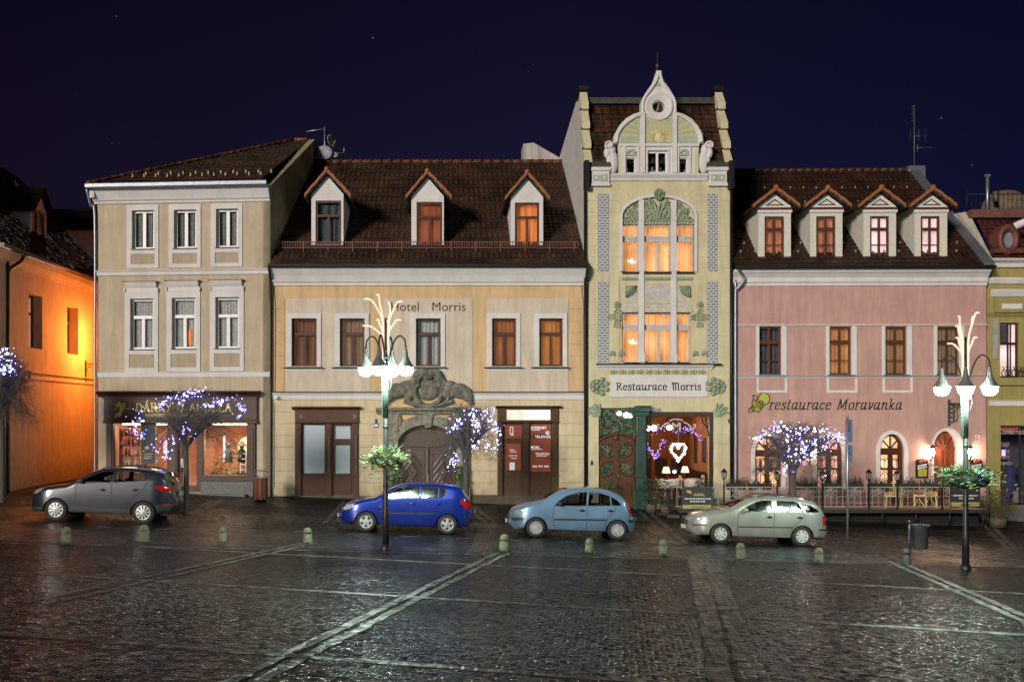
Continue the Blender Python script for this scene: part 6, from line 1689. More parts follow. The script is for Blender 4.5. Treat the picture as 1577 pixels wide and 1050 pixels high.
# arched windows
rb = wood('deep_red_brown', (.075, .022, .012))
warm = lit_curtain('warm_interior', (1, .50, .26), 2.1, 1.3, .35)
for i, ((a, t, b), ga) in enumerate(zip(gw, GA)):
    x0, x1 = X(a), X(b); zs, zt, z0 = Z(t + 27), Z(t), Z(752)
    m_ = MB(); ii = arch(x0 + .09, x1 - .09, z0 + .08, zs, zt - .09, 16); m_.prism(ga, .12, .2, holes=[ii])
    xm = (x0 + x1) / 2; m_.box(xm - .09, xm + .09, .11, .19, z0 + .08, zs - .1); m_.box(x0 + .09, x1 - .09, .105, .185, zs - .13, zs + .13)
    m_.box(x0 + .09, x1 - .09, .13, .18, Z(722) - .04, Z(722) + .04)
    for an in (45, 90, 135): ca_, sa_ = math.cos(R_(an)), math.sin(R_(an)); m_.tube([(xm, .15, zs + .1), (xm + ca_ * (x1 - xm - .05), .15, zs + sa_ * (zt - zs - .06))], .035, 6)
    w = m_.build('arched_window', rb, pink, bevel=.008)
    m_ = MB(); m_.prism(ga, .155, .157, back=False); m_.build('pane', GLASS, w)
    m_ = MB(); curtain(m_, x0, x1, z0, zt, .55, .02, 3); m_.build('curtain', warm if i != 1 else lit_curtain('rosy_interior', (1, .46, .34), 1.8, 2, .15), w)
    m_ = MB(); oo = arch(x0 - .15, x1 + (.16), z0, zs, zt + .14, 18)[1:]; oo = [(x1 + .16, z0)] + arch(x0 - .15, x1 + .16, z0, zs, zt + .14, 18)[2:] + [(x0 - .15, z0)]; ii = [(x1, z0)] + arch(x0, x1, z0, zs, zt, 18)[2:] + [(x0, z0)]
    m_.prism(oo + ii[::-1], -.05, .0); m_.build('surround', WHITE, w, bevel=.006)
    m_ = MB()
    for s in (-1, 1):
        cx_ = xm + s * (x1 - xm) * .5
        for q in (-1, 1):
            m_.tube(smooth_path([(cx_, .1, z0 + .1), (cx_ + q * .2, .1, z0 + .35), (cx_ + q * .05, .1, z0 + .65), (cx_ + q * .19, .1, z0 + .95), (cx_ + q * .08, .1, z0 + 1.15), (cx_ + q * .02, .1, z0 + 1.05)], 5), .017, 5)
        m_.tube([(cx_, .1, z0 + .05), (cx_, .1, z0 + 1.2)], .013, 5)
    m_.build('window_grille', DARKMETAL, w)
    if i == 0:
        m_ = MB(); [m_.box(x0 + .12 + q * .2, x0 + .22 + q * .2, .5, .53, z0 + .3 + .3 * (q % 2), z0 + .75 + .3 * (q % 2)) for q in range(5)]; m_.build('inside_board', mat('board_dark', (.08, .03, .02)), w)
# door
x0, x1 = X(1437.5), X(1473); zs, zt = Z(690), Z(663.5)
m_ = MB(); m_.prism(DA, .16, .22); xm = (x0 + x1) / 2
for s in (-1, 1): m_.ring(xm + s * .04 + (0 if s > 0 else -(xm - x0 - .1)), xm + s * .04 + ((x1 - xm - .1) if s > 0 else 0), Z(768), zs - .08, .08, .12, .16)
m_.box(x0, x1, .1, .16, zs - .07, zs + .05)
for an in (40, 90, 140): ca_, sa_ = math.cos(R_(an)), math.sin(R_(an)); m_.tube([(xm, .14, zs), (xm + ca_ * (x1 - xm - .05), .14, zs + sa_ * (zt - zs - .06))], .03, 6)
d = m_.build('door', wood('red_door_wood', (.16, .045, .022)), pink)
m_ = MB(); oo = [(X(1484), Z(768))] + arch(X(1433.8), X(1484), Z(768), Z(690), Z(658.5), 18)[2:] + [(X(1433.8), Z(768))]; ii = [(x1, Z(768))] + arch(x0, x1, Z(768), zs, zt, 18)[2:] + [(x0, Z(768))]; m_.prism(oo + ii[::-1], -.05, 0); m_.build('door_surround', WHITE, pink, bevel=.006)
m_ = MB(); m_.ring(X(1502), X(1508), Z(674), Z(669.5), .02, -.02, -.002); m_.build('wall_vent', WHITEP, pink)
m_ = MB(); zz = Z(652)
m_.box(X(1459.5), X(1463), -.05, -.001, Z(655), Z(615)); m_.tube([(X(1461), -.05, Z(621.5)), (X(1461), -1.0, Z(621.5))], .035, 6)
for k in range(4): m_.tube(smooth_path([(X(1461), -.05, Z(650 - 7 * k)), (X(1465), -.15, Z(648 - 7 * k)), (X(1465.5), -.2, Z(644 - 7 * k)), (X(1463), -.14, Z(643 - 7 * k))], 4), .025, 5)
m_.tube([(X(1461), -.06, Z(622)), (X(1486), -.06, Z(622))], .03, 6)
for s in (-1, 1): m_.tube(smooth_path([(X(1475.5), -.07, Z(623)), (X(1475.5 + s * 4), -.07, Z(631)), (X(1475.5 + s * 2), -.07, Z(640)), (X(1475.5 + s * 4.5), -.07, Z(649))], 5), .02, 5)
tag(m_.build('iron_sign_bracket', mat('green_iron', (.05, .07, .06), rough=.5)), 'wrought iron sign bracket with looped hanger above the pink house door', 'bracket'); bpy.data.objects['iron_sign_bracket'].location = fp.O; bpy.data.objects['iron_sign_bracket'].rotation_euler = (0, 0, fp.yaw)
def at_p(x, y, z): return fp.O + fp.u * x + fp.n * y + Vector((0, 0, z))
for px, lab in ((1433, 'lit wall lantern on the left of the pink house door'), (1491.5, 'lit wall lantern on the right of the pink house door'), (1246, 'lit wall lantern behind the lit tree before the second arched window')):
    t = empty('wall_lantern', at_p(X(px), -.16, Z(697)), fp.yaw, lab, 'wall lamp', 'lanterns on the pink wall')
    m_ = MB(); m_.lathe([(.0, .34), (.03, .3), (.12, .2), (.12, .18)], n=6, smooth=False); m_.lathe([(.07, -.16), (.08, -.13), (.0, -.22)], n=6, smooth=False); m_.tube(smooth_path([(0, .15, -.25), (0, .1, -.3), (0, .0, -.2)], 4), .018, 5)
    for k in range(6): a = PI / 3 * k; m_.tube([(.115 * math.cos(a), .115 * math.sin(a), .19), (.075 * math.cos(a), .075 * math.sin(a), -.14)], .01, 4)
    m_.build('frame', DARKMETAL, t); m_ = MB(); m_.ball((0, 0, .02), (.075, .075, .13), 10, 6); m_.build('bulb', emis('warm_lantern', (1, .66, .46), 320), t)
for px0, px1, lab in ((1409.5, 1427, 'arched enamel beer sign with yellow base left of the pink door'), (1493, 1510.5, 'arched enamel beer sign right of the pink door behind the planter')):
    t = empty('beer_sign', at_p((X(px0) + X(px1)) / 2, -.06, Z(720)), fp.yaw, lab, 'sign', 'beer signs on the pink wall'); w2 = (X(px1) - X(px0)) / 2; zt_, z0_ = Z(706) - Z(720), Z(735) - Z(720)
    m_ = MB(); m_.prism(arch(-w2, w2, z0_, zt_ - .1, zt_, 10), -.06, .05); m_.build('case', BLACK, t)
    m_ = MB(); m_.box(-w2 + .05, w2 - .05, -.07, -.061, z0_ + .05, z0_ + .33); m_.build('yellow_field', mat('beer_yellow', (.42, .38, .04), rough=.4), t)
    m_ = MB(); m_.prism([(-w2 + .04, -.05), (w2 - .04, .02), (w2 - .04, .17), (-w2 + .04, .10)], -.07, -.061); m_.build('white_band', WHITEP, t)
    m_ = MB(); m_.lathe([(0, -.075), (.07, -.07), (.08, -.061)], (-.05, 0, .24), 12, 'y'); m_.ball((.08, -.066, .26), (.06, .01, .05), 8, 5); m_.build('emblem', mat('beer_red', (.4, .1, .06), rough=.4), t)
    m_ = MB(); [m_.box(-w2 + .09 + .055 * k, -w2 + .12 + .055 * k, -.074, -.071, -.0 + .009 * k, .07 + .02 * (k % 2) + .009 * k) for k in range(7)]; m_.build('script', BLACK, t)

# ------------------------------------------------------------------ yellow house at the right edge
OCH = plaster('ochre_stucco', (.33, .275, .10))
fy = Fac(1550, 800, 37.45, 0)
yel = empty('yellow_house', fy.O, 0, 'ochre yellow house with an oval roof window and clothes shop at the right edge', 'house')
Z = lambda y, dy=0: fy.at(1550, y, dy)[1]
X = lambda px, dy=0: fy.at(px, 600, dy)[0]
YX0, YX1 = X(1519.5), X(1790)
ww = [(1540, 497, 1569.5, 581), (1640, 497, 1670, 581)]; sw_ = [(1541, 655, 1640, 778)]
wall_with_holes(rectp(YX0, YX1, -1.2, Z(404)), [rectp(*fy.rect(*r)) for r in ww + sw_], OCH, yel, .24)
m_ = MB()
m_.mould(YX0 + .02, YX1, [(0, Z(412)), (-.1, Z(412)), (-.14, Z(406)), (-.3, Z(402)), (-.32, Z(399.5)), (0, Z(399))]); m_.mould(YX0 - .02, YX1, [(0, Z(437)), (-.06, Z(437)), (-.14, Z(431)), (-.15, Z(428)), (0, Z(428))]); m_.mould(X(1526), YX1, [(0, Z(457)), (-.05, Z(457)), (-.16, Z(449)), (-.18, Z(446)), (0, Z(445))])
m_.build('cornice', WHITE, yel)
m_ = MB(); m_.mould(X(1523), YX1, [(0, Z(625)), (-.08, Z(625)), (-.12, Z(618)), (0, Z(616))]); m_.build('string_course', WHITE, yel); m_ = MB(); m_.box(X(1520), YX1, -.14, -.001, Z(593), Z(581)); m_.mould(X(1520), YX1, [(0, Z(487)), (-.06, Z(487)), (-.12, Z(483)), (0, Z(482))]); m_.build('balcony_band', OCH, yel)
m_ = MB(); m_.box(X(1530), X(1580), -.08, -.001, Z(481), Z(462)); ap = m_.build('window_hood', OCH, yel); m_ = MB(); m_.box(X(1541), X(1572), -.1, -.081, Z(476), Z(468)); m_.build('hood_panel', WHITE, ap)
m_ = MB(); m_.box(X(1528.5), X(1536.5), -.05, -.001, Z(553), Z(490)); m_.build('pilaster_panel', mat('grey_panel', (.33, .32, .28), rough=.8), yel)
for r in ww:
    x0, x1, z0, z1 = fy.rect(*r); w = window(yel, (x0, x1, z0, z1), wood('black_brown', (.04, .02, .016)), PINK_LIT if r[0] < 1600 else NIGHT, y=.1, fw=.06, vm=(.5,), hm=((.62, .1),), bar=.06, cdist=.25)
    m_ = MB(); m_.box(x0 + .08, x1 - .3, .22, .24, z0 + 1.35, z1 - .06); m_.box(x0 + .5, x0 + .56, .22, .24, z0, z1); m_.build('blind', mat('dark_blind', (.08, .07, .08)), w)
m_ = MB()
for k in range(12):
    x = X(1540) + k * .13; m_.tube(smooth_path([(x, -.2, Z(580)), (x - .05, -.2, Z(574)), (x + .05, -.2, Z(569)), (x, -.2, Z(565))], 4), .018, 5)
m_.box(X(1539), X(1539) + 1.6, -.22, -.18, Z(580.5), Z(579)); m_.box(X(1539), X(1539) + 1.6, -.21, -.19, Z(571), Z(570)); m_.build('window_railing', DARKMETAL, yel)
# mansard with oval dormer and roof railing
dz = 1.8; za, zb_ = Z(399), Z(333, dz)
YT = tiles('plum_red_tiles', (.085, .022, .018), (.06, .018, .014), tw=.25, th=.2)
roof_courses((YX0 + .25, -.1, za), (YX1, -.1, za), (YX1, dz, zb_), (YX0 + .5, dz, zb_), 12, YT, yel)
m_ = MB(); m_.box(YX0 + .2, YX1, dz - .35, dz + .1, zb_ - .12, zb_ + .2); m_.build('mansard_cornice', mat('plum_cornice', (.16, .06, .045), rough=.6, var=.35), yel)
m_ = MB(); m_.quad((YX0 + .2, dz + .1, zb_ + .19), (YX1, dz + .1, zb_ + .19), (YX1, 9, zb_ + .6), (YX0 + .2, 9, zb_ + .6)); m_.build('roof_deck', DARKMETAL, yel)
m_ = MB(); m_.add([(YX0 - .02, -.1, za - .2), (YX0 + .26, -.1, za - .2), (YX0 + .26, dz, zb_ + .2), (YX0 - .4, dz + 1.2, zb_ + .2), (YX0 - .02, .6, za + .5)], [(0, 1, 2, 3, 4)]); m_.prism([(-.1, za - .2), (dz + .3, zb_ + .2), (6, zb_ + .2), (6, za - .2)], YX0 + .0, YX0 + .24, xf=xf); m_.build('side_wall', plaster('grey_side', (.42, .38, .33), stain=.4), yel)
m_ = MB(); m_.lathe([(.0, .06), (.3, .06), (.33, -.12), (.52, -.14), (.58, -.02), (.58, .6)], (0, 0, 0), 22, 'y', xf=Matrix.Translation((X(1552), .0, Z(369))) @ Matrix.Diagonal((.72, 1, 1.05, 1))); m_.box(X(1552) - .55, X(1552) + .55, -.12, .5, Z(390), Z(383)); m_.build('oval_dormer', mat('rust_red_metal', (.12, .038, .026), rough=.6, var=.3), yel)
m_ = MB(); m_.lathe([(0, .05), (.3, .05)], (0, 0, 0), 22, 'y', xf=Matrix.Translation((X(1552), .0, Z(369))) @ Matrix.Diagonal((.72, 1, 1.05, 1))); m_.build('oval_pane', mat('grey_pane', (.20, .22, .24), rough=.15), yel)
m_ = MB(); m_.tube(smooth_path([(X(1560), -.1, Z(350)), (X(1570), -.2, Z(345)), (X(1585), -.2, Z(341)), (X(1610), -.2, Z(340))], 5), .15, 8); m_.build('curved_pediment', WHITE, yel)
m_ = MB(); ry = 3.2; rz_ = zb_ + .3
for k in range(22):
    x = X(1489, ry) + k * .19; m_.tube([(x, ry, rz_), (x, ry, rz_ + .95)], .012, 4)
    if k % 7 == 0: m_.tube([(x, ry, rz_), (x, ry, rz_ + 1.25)], .025, 5)
for zq in (rz_ + .1, rz_ + .9): m_.tube([(X(1489, ry), ry, zq), (X(1489, ry) + 4.2, ry, zq)], .018, 4)
m_.build('roof_railing', DARKMETAL, yel)
m_ = MB(); m_.tube([(X(1520.7, 3), 3, zb_ + .2), (X(1520.7, 3), 3, Z(272, 3))], .07, 8); m_.box(X(1517, 3), X(1524.5, 3), 2.95, 3.05, Z(272, 3), Z(269, 3)); m_.build('flue_pipe', ZINC, yel)
m_ = MB(); m_.ball((X(1550, 5), 5, zb_ + .9), (1.1, .6, .9), 14, 8); m_.tube([(X(1534, 4), 4, Z(310, 4)), (X(1532, 4), 4, Z(295, 4))], .1, 6); m_.build('roof_hatch', mat('mossy_hatch', (.16, .12, .08), var=.6), yel)
# clothes shop
x0, x1, z0, z1 = fy.rect(*sw_[0])
m_ = MB(); m_.ring(x0, x1, z0, z1, .06, .06, .14, wt=.08, wb=.1); m_.box(X(1572), X(1573.5), .06, .14, z0, z1); sfy = m_.build('shop_window', mat('anthracite_frame', (.03, .03, .032), rough=.4), yel)
m_ = MB(); m_.quad((x0, .1, z0), (x1, .1, z0), (x1, .1, z1), (x0, .1, z1)); m_.build('pane', GLASS, sfy)
m_ = MB(); m_.quad((x0 - .1, 2, z0), (x1, 2, z0), (x1, 2, z1), (x0 - .1, 2, z1)); m_.quad((x0 - .1, .25, z0), (x0 - .1, 2, z0), (x0 - .1, 2, z1), (x0 - .1, .25, z1)); m_.quad((x0 - .1, .25, z0), (x1, .25, z0), (x1, 2, z0), (x0 - .1, 2, z0)); m_.quad((x0 - .1, .25, z1), (x1, .25, z1), (x1, 2, z1), (x0 - .1, 2, z1)); m_.build('shop_room', mat('violet_room', (.07, .06, .085), rough=.8, var=.4), yel, recalc=False)
m_ = MB(); m_.prism([(x0, Z(657)), (X(1575), Z(657)), (X(1562), Z(667)), (x0, Z(662))], .07, .09); m_.build('red_pelmet', mat('red_pelmet', (.35, .05, .05), rough=.6), sfy)
text('lettering', 'Dámská móda', (X(1542), X(1580), Z(668.5), Z(660)), .055, mat('pale_letters', (.45, .36, .36), rough=.6), sfy)
for k, tx in enumerate(('TUNIKY', 'KOŠILE', 'KABÁTY', 'SUKNĚ')): text('lettering', tx, (X(1541.5), X(1556), Z(688 + 9.3 * k), Z(681 + 9.3 * k)), .055, mat('pale_letters', (.45, .36, .36)), sfy)
m_ = MB(); m_.box(x0, x1, .3, .35, Z(655), Z(655) - .04); m_.box(X(1571), X(1576), 1.2, 1.25, Z(704), Z(694)); m_.build('shop_lamp', emis('violet_light', (.6, .35, 1), 2.2), yel)
def garment(px, y, ytop, ybot, w, c, label, nm='dress'):
    t = empty('mannequin', fy.O + Vector((X(px, y), y, Z(ybot, y))), 0, label, 'mannequin', 'clothes on display in the right shop'); h = Z(ytop, y) - Z(ybot, y)
    m_ = MB(); m_.lathe([(w * .9, 0), (w * .8, h * .4), (w * .62, h * .6), (w * .95, h * .86), (w * .5, h * .95), (.05, h), (.05, h + .06), (0, h + .06)], n=14, xf=Matrix.Diagonal((1, .6, 1, 1))); m_.build(nm, mat('cloth' + label[:12], c, rough=.85), t); m_ = MB(); m_.tube([(0, 0, h), (0, 0, h + .12)], .04, 8); m_.build('neck', mat('mannequin_skin', (.3, .26, .24)), t)
garment(1557, .9, 716, 757, .28, (.035, .03, .12), 'long dark blue dress on a stand in the right shop window'); garment(1545, 1.3, 716, 760, .2, (.20, .13, .13), 'dusky pink dress at the left end of the right shop window')
garment(1551, .5, 757, 775, .24, (.03, .03, .16), 'blue top on a low bust in the right shop window', 'top'); garment(1567, .5, 755, 775, .26, (.22, .15, .15), 'beige pink top on a low bust in the right shop window', 'top')
m_ = MB(); m_.box(X(1529), X(1532.5), -.03, -.002, Z(735), Z(729)); m_.build('intercom', ZINC, yel)
m_ = MB(); m_.box(X(1519.5), X(1541) , -.05, -.002, -1, Z(787)); m_.box(X(1541), YX1, -.08, .1, -1, Z(779)); m_.build('socle', mat('grey_socle', (.12, .12, .11), rough=.7, var=.4), yel)
# ------------------------------------------------------------------ orange house along the alley, dark house behind
ORG = plaster('apricot_stucco', (.52, .36, .26))
fo = Fac(0, 762, 35.5, R_(90))
org = empty('alley_house', fo.O, fo.yaw, 'long plain house lit orange by a street lamp at the left edge', 'house')
zo = lambda px, py, dy=0: fo.at(px, py, dy)[1]
xo = lambda px, dy=0: fo.at(px, 600, dy)[0]
OX0, OX1 = -.7, 14.6
we = zo(75, 409)
W2 = [(44, 451, 65, 535), (103, 469, 120.5, 544)]
def orect(r, dy=0): x0, x1 = xo(r[0]), xo(r[2]); return x0, x1, zo(r[0], r[3]), zo(r[0], r[1])
H = [rectp(*orect(r)) for r in W2]
wall_with_holes(rectp(OX0, OX1, -1.5, we), H, ORG, org, .45)
for r in W2: window(org, orect(r), BROWN, NIGHT, y=.36, fw=.08, vm=(.5,), hm=((.66, .1),), bar=.08)
m_ = MB()
zc = zo(26.7, 414); m_.mould(OX0, OX1, [(0, zc), (-.05, zc), (-.08, zc + .1), (-.2, zc + .3), (-.24, we - .05), (0, we)]); m_.build('cornice', ORG, org)
zl = zo(47, 573); m_ = MB(); m_.mould(xo(45), OX1, [(0, zl - .28), (-.05, zl - .28), (-.05, zl - .2), (-.02, zl - .18), (-.02, zl - .06), (-.09, zl - .03), (-.09, zl), (0, zl + .02)]); m_.build('string_course', ORG, org)
m_ = MB(); m_.tube(smooth_path([(xo(22), -.35, we), (xo(21), -.3, we - .3), (xo(9), -.12, we - .75), (xo(8), -.1, we - 1), (xo(8), -.1, 2), (xo(8), -.1, 0)], 5), .07, 8); m_.build('drainpipe', DARKMETAL, org)
m_ = MB(); m_.ring(xo(14), xo(22), zo(18, 727), zo(18, 701), .03, -.02, -.002); m_.build('meter_hatch', ORG, org)
ORT = tiles('black_brown_tiles', (.028, .016, .012), (.02, .013, .01))
ORT.node_tree.nodes['Principled BSDF'].inputs['Roughness'].default_value = .95; ORT.node_tree.nodes['Principled BSDF'].inputs['Specular IOR Level'].default_value = .05
roof_courses((OX0, -.4, we), (OX1, -.4, we), (OX1, 5.9, we + 6.2), (OX0, 5.9, we + 6.2), 30, ORT, org, step=.018)
m_ = MB(); m_.tube([(OX0, -.42, we + .0), (OX1, -.42, we)], .07, 8); m_.build('gutter', mat('copper_gutter', (.12, .06, .035), rough=.5), org)
m_ = MB(); m_.add([(OX1, .0, -1.5), (OX1, 6, -1.5), (OX1, 6, we + 6), (OX1, 0, we)], [(0, 1, 2, 3)]); m_.build('gable_wall', ORG, org)
for (a, b, y0, y1, ax, ay, dyf) in ((48, 70, 372, 316, 66, 289, 1.2), (144, 162, 405, 346, 156, 325, 1.2)):
    x0, x1 = xo(a, dyf), xo(b, dyf); z0, z1 = zo(a, y0 - 5, dyf), zo(a, y1, dyf); za = z1 + .95; xa = (x0 + x1) / 2; L_ = 3.4
    m_ = MB(); m_.prism([(x0 - .1, z0 - .5), (x1 + .1, z0 - .5), (x1 + .1, z1), (xa, za - .12), (x0 - .1, z1)], dyf, dyf + .1, holes=[rectp(x0 + .05, x1 - .05, z0, z1 - .05)])
    for x in (x0 - .1, x1 + .1): m_.quad((x, dyf + .1, z0 - .5), (x, dyf + L_, z0 - .5), (x, dyf + L_, z1), (x, dyf + .1, z1))
    d = m_.build('dormer', plaster('grey_dormer', (.34, .34, .36)), org)
    m_ = MB()
    for s in (-1, 1):
        e = (x0 - .35 if s < 0 else x1 + .35); q = [(e, dyf - .3, z1 - .25), (xa, dyf - .3, za), (xa, dyf + L_, za), (e, dyf + L_, z1 - .25)]
        m_.add(q + [(x, y, z - .1) for x, y, z in q], [(0, 1, 2, 3), (4, 5, 6, 7), (0, 1, 5, 4), (0, 3, 7, 4)])
    m_.build('dormer_roof', ORT, d)
    window(d, (x0 + .05, x1 - .05, z0, z1 - .05), wood('orange_brown_wood', (.22, .09, .04)), mat('pale_drape', (.4, .34, .26), rough=.9), y=dyf + .02, fw=.09, vm=(.5,), bar=.1, cdist=.12)
for px in (79, 90):
    x = xo(px, 1.5); m_ = MB(); t0, t1 = .9, 1.9; q = [(x, t0 - .4, we + t0 - .0), (x + .55, t0 - .4, we + t0), (x + .55, t1 - .4, we + t1), (x, t1 - .4, we + t1)]
    m_.add([(a, b - .04, c + .09) for a, b, c in q] + [(a, b, c - .05) for a, b, c in q], [(0, 1, 2, 3), (0, 1, 5, 4), (1, 2, 6, 5), (2, 3, 7, 6), (0, 3, 7, 4)]); m_.build('skylight', mat('skylight_frame', (.12, .11, .11), rough=.3), org)
# sodium street lamp on the alley wall
lx, ly, lz = xo(131), -.08, zo(139, 590)
m_ = MB(); m_.box(lx - .03, lx + .03, -.06, -.002, lz, lz + 1.0); m_.tube([(lx, -.06, lz + .85), (lx + .9, -.3, lz + .9)], .02, 5); m_.tube(smooth_path([(lx, -.06, lz + .5), (lx + .1, -.1, lz + .7), (lx + .35, -.15, lz + .86)], 4), .015, 5); m_.build('bracket_shadow_rod', DARKMETAL, org)  # upright rod modelled in place of the lamp bracket's shadow on this wall
t = empty('alley_lamp', (-13.3, 43.0, 6.95), 0, 'orange glowing street lamp on an arm in the alley', 'street lamp')
m_ = MB(); m_.box(-.06, .1, -.06, .06, -.3, .3); m_.tube([(0, 0, .2), (-1.6, 0, .28)], .03, 6); m_.build('bracket', DARKMETAL, t)
m_ = MB(); m_.lathe([(.0, .34), (.06, .30), (.17, .18), (.17, .16)], (-1.6, 0, 0), 12); m_.build('lamp_hood', DARKMETAL, t)
m_ = MB(); m_.ball((-1.6, 0, 0), (.16, .16, .13), 10, 6); m_.build('bulb', emis('sodium_glow', (1, .31, .05), 1600), t)

# dark house across the alley's end
fd = Fac(60, 720, 56, 0)
dk = empty('dark_house', fd.O, 0, 'dark unlit house behind the alley left of the beige corner house', 'house')
m_ = MB(); m_.box(-7, 12, 0, 6, -4, fd.at(100, 352)[1]); m_.build('wall', plaster('dusk_stucco', (.25, .22, .2)), dk)
zz = fd.at(100, 352)[1]; zt_ = fd.at(100, 338, 4)[1]
m_ = MB(); m_.add([(-7.3, -.3, zz), (12.3, -.3, zz), (12.3, 4, zt_), (-7.3, 4, zt_), (-7.3, 8, zz), (12.3, 8, zz)], [(0, 1, 2, 3), (3, 2, 5, 4)]); m_.build('roof', ORT, dk)

# satellite dishes and aerials on the roofs
sd = empty('satellite_mast', fh.O + Vector((X0 := fh.at(500, 247, 7.7)[0], 7.7, fh.at(500, 247, 7.7)[1])), 0, 'aerial mast with satellite dishes on the hotel roof ridge', 'aerial')
S = 1500 / 45.2
def dish(c, r, nx, m):
    b = MB(); xf2 = Matrix.Translation(c) @ Vector((nx, -1, .35)).to_track_quat('Z', 'Y').to_matrix().to_4x4(); b.lathe([(0, 0), (r * .5, r * .05), (r, r * .2), (r, r * .23), (r * .5, r * .09), (0, .02)], n=20, xf=xf2)
    b.tube([xf2 @ Vector((0, -r, r * .2)), xf2 @ Vector((0, -r * .15, r * .9))], .015, 5); return b.build('dish', m, sd)
DM = mat('grey_dish', (.34, .34, .38), rough=.5)
m_ = MB(); m_.tube([(0, 0, -.2), (0, 0, 1.55)], .035, 8); m_.tube([(0, 0, 1.45), (-.85, 0, 1.33)], .03, 6); m_.tube([(.0, 0, .3), (.95, 0, .35)], .018, 5); m_.tube([(.9, 0, .32), (.9, 0, .6)], .035, 6); m_.build('mast', ZINC, sd)
dish((0, -.12, .28), .38, 0, DM); dish((.28, -.1, .85), .30, 1.6, mat('cream_dish', (.40, .36, .30))); dish((.5, -.05, .22), .14, .4, mat('cream_dish', (.4, .36, .3)))
am = empty('aerial_mast', Vector(P(1408, 262, 43.4)), 0, 'tall thin television aerial on the pink house roof', 'aerial')
S = 43.4 / 1500
m_ = MB(); m_.tube([(0, 0, -.5), (0, 0, 100 * S)], .03, 6); m_.build('mast', mat('dull_steel', (.10, .10, .12), rough=.5, metal=.5), am)
m_ = MB()
for k in range(7): m_.tube([(-.12, 0, (76 + 3.6 * k) * S), (.09, 0, (77 + 3.6 * k) * S)], .012, 4)
m_.tube([(0, 0, 52 * S), (15 * S, 0, 52 * S)], .018, 5); m_.tube([(4 * S, 0, 34 * S), (28 * S, 0, 33 * S)], .02, 5)
for x in (-6, 6, 7.5, 17): m_.tube([(x * S, 0, 42 * S), (x * S, 0, 63 * S)], .01, 4)
for k in range(8): m_.tube([((7 + 2.5 * k) * S, -.15, 34 * S), ((7 + 2.5 * k) * S, .15, 34 * S)], .01, 4)
m_.tube([(5 * S, 0, 28 * S), (5 * S, 0, 40 * S)], .03, 5); m_.tube([(0, 0, -3 * S), (24 * S, 0, -6 * S)], .012, 4); m_.build('antenna', mat('dull_steel', (.1, .1, .12)), am)
m_ = MB(); m_.box(-.4, .35, -.3, .3, -.6, .12); m_.build('base', ZINC, am)
# ------------------------------------------------------------------ parked cars (x along the car, nose at -x, origin at the front axle on the ground)
TYRE = mat('tyre_rubber', (.014, .014, .015), rough=.8)
RIMM = mat('alloy', (.46, .46, .47), rough=.35, metal=.6)
TRIM = mat('black_trim', (.02, .02, .022), rough=.5)
SEATM = mat('dark_upholstery', (.025, .025, .028), rough=.9)
CGLASS = glass('car_glass', (.62, .66, .64), 1.3)
REDL = mat('red_lens', (.38, .008, .01), rough=.12, var=.1, coat=.8)
HEADL = mat('headlamp', (.55, .57, .6), rough=.12, metal=.5, var=.3, scale=25, coat=1)
PLATE = mat('number_plate', (.6, .6, .58), rough=.4)
SEAM = mat('door_seam', (.01, .01, .012), rough=.8)
def paint(name, c): return mat(name, c, rough=.32, metal=.35, var=.06, coat=1.0, spec=.5, splash=.55)
def interp(pl, x):
    for (a, b), (c, d) in zip(pl[:-1], pl[1:]):
        if a <= x <= c: return b + (d - b) * (x - a) / max(1e-9, c - a)
    return pl[0][1] if x < pl[0][0] else pl[-1][1]
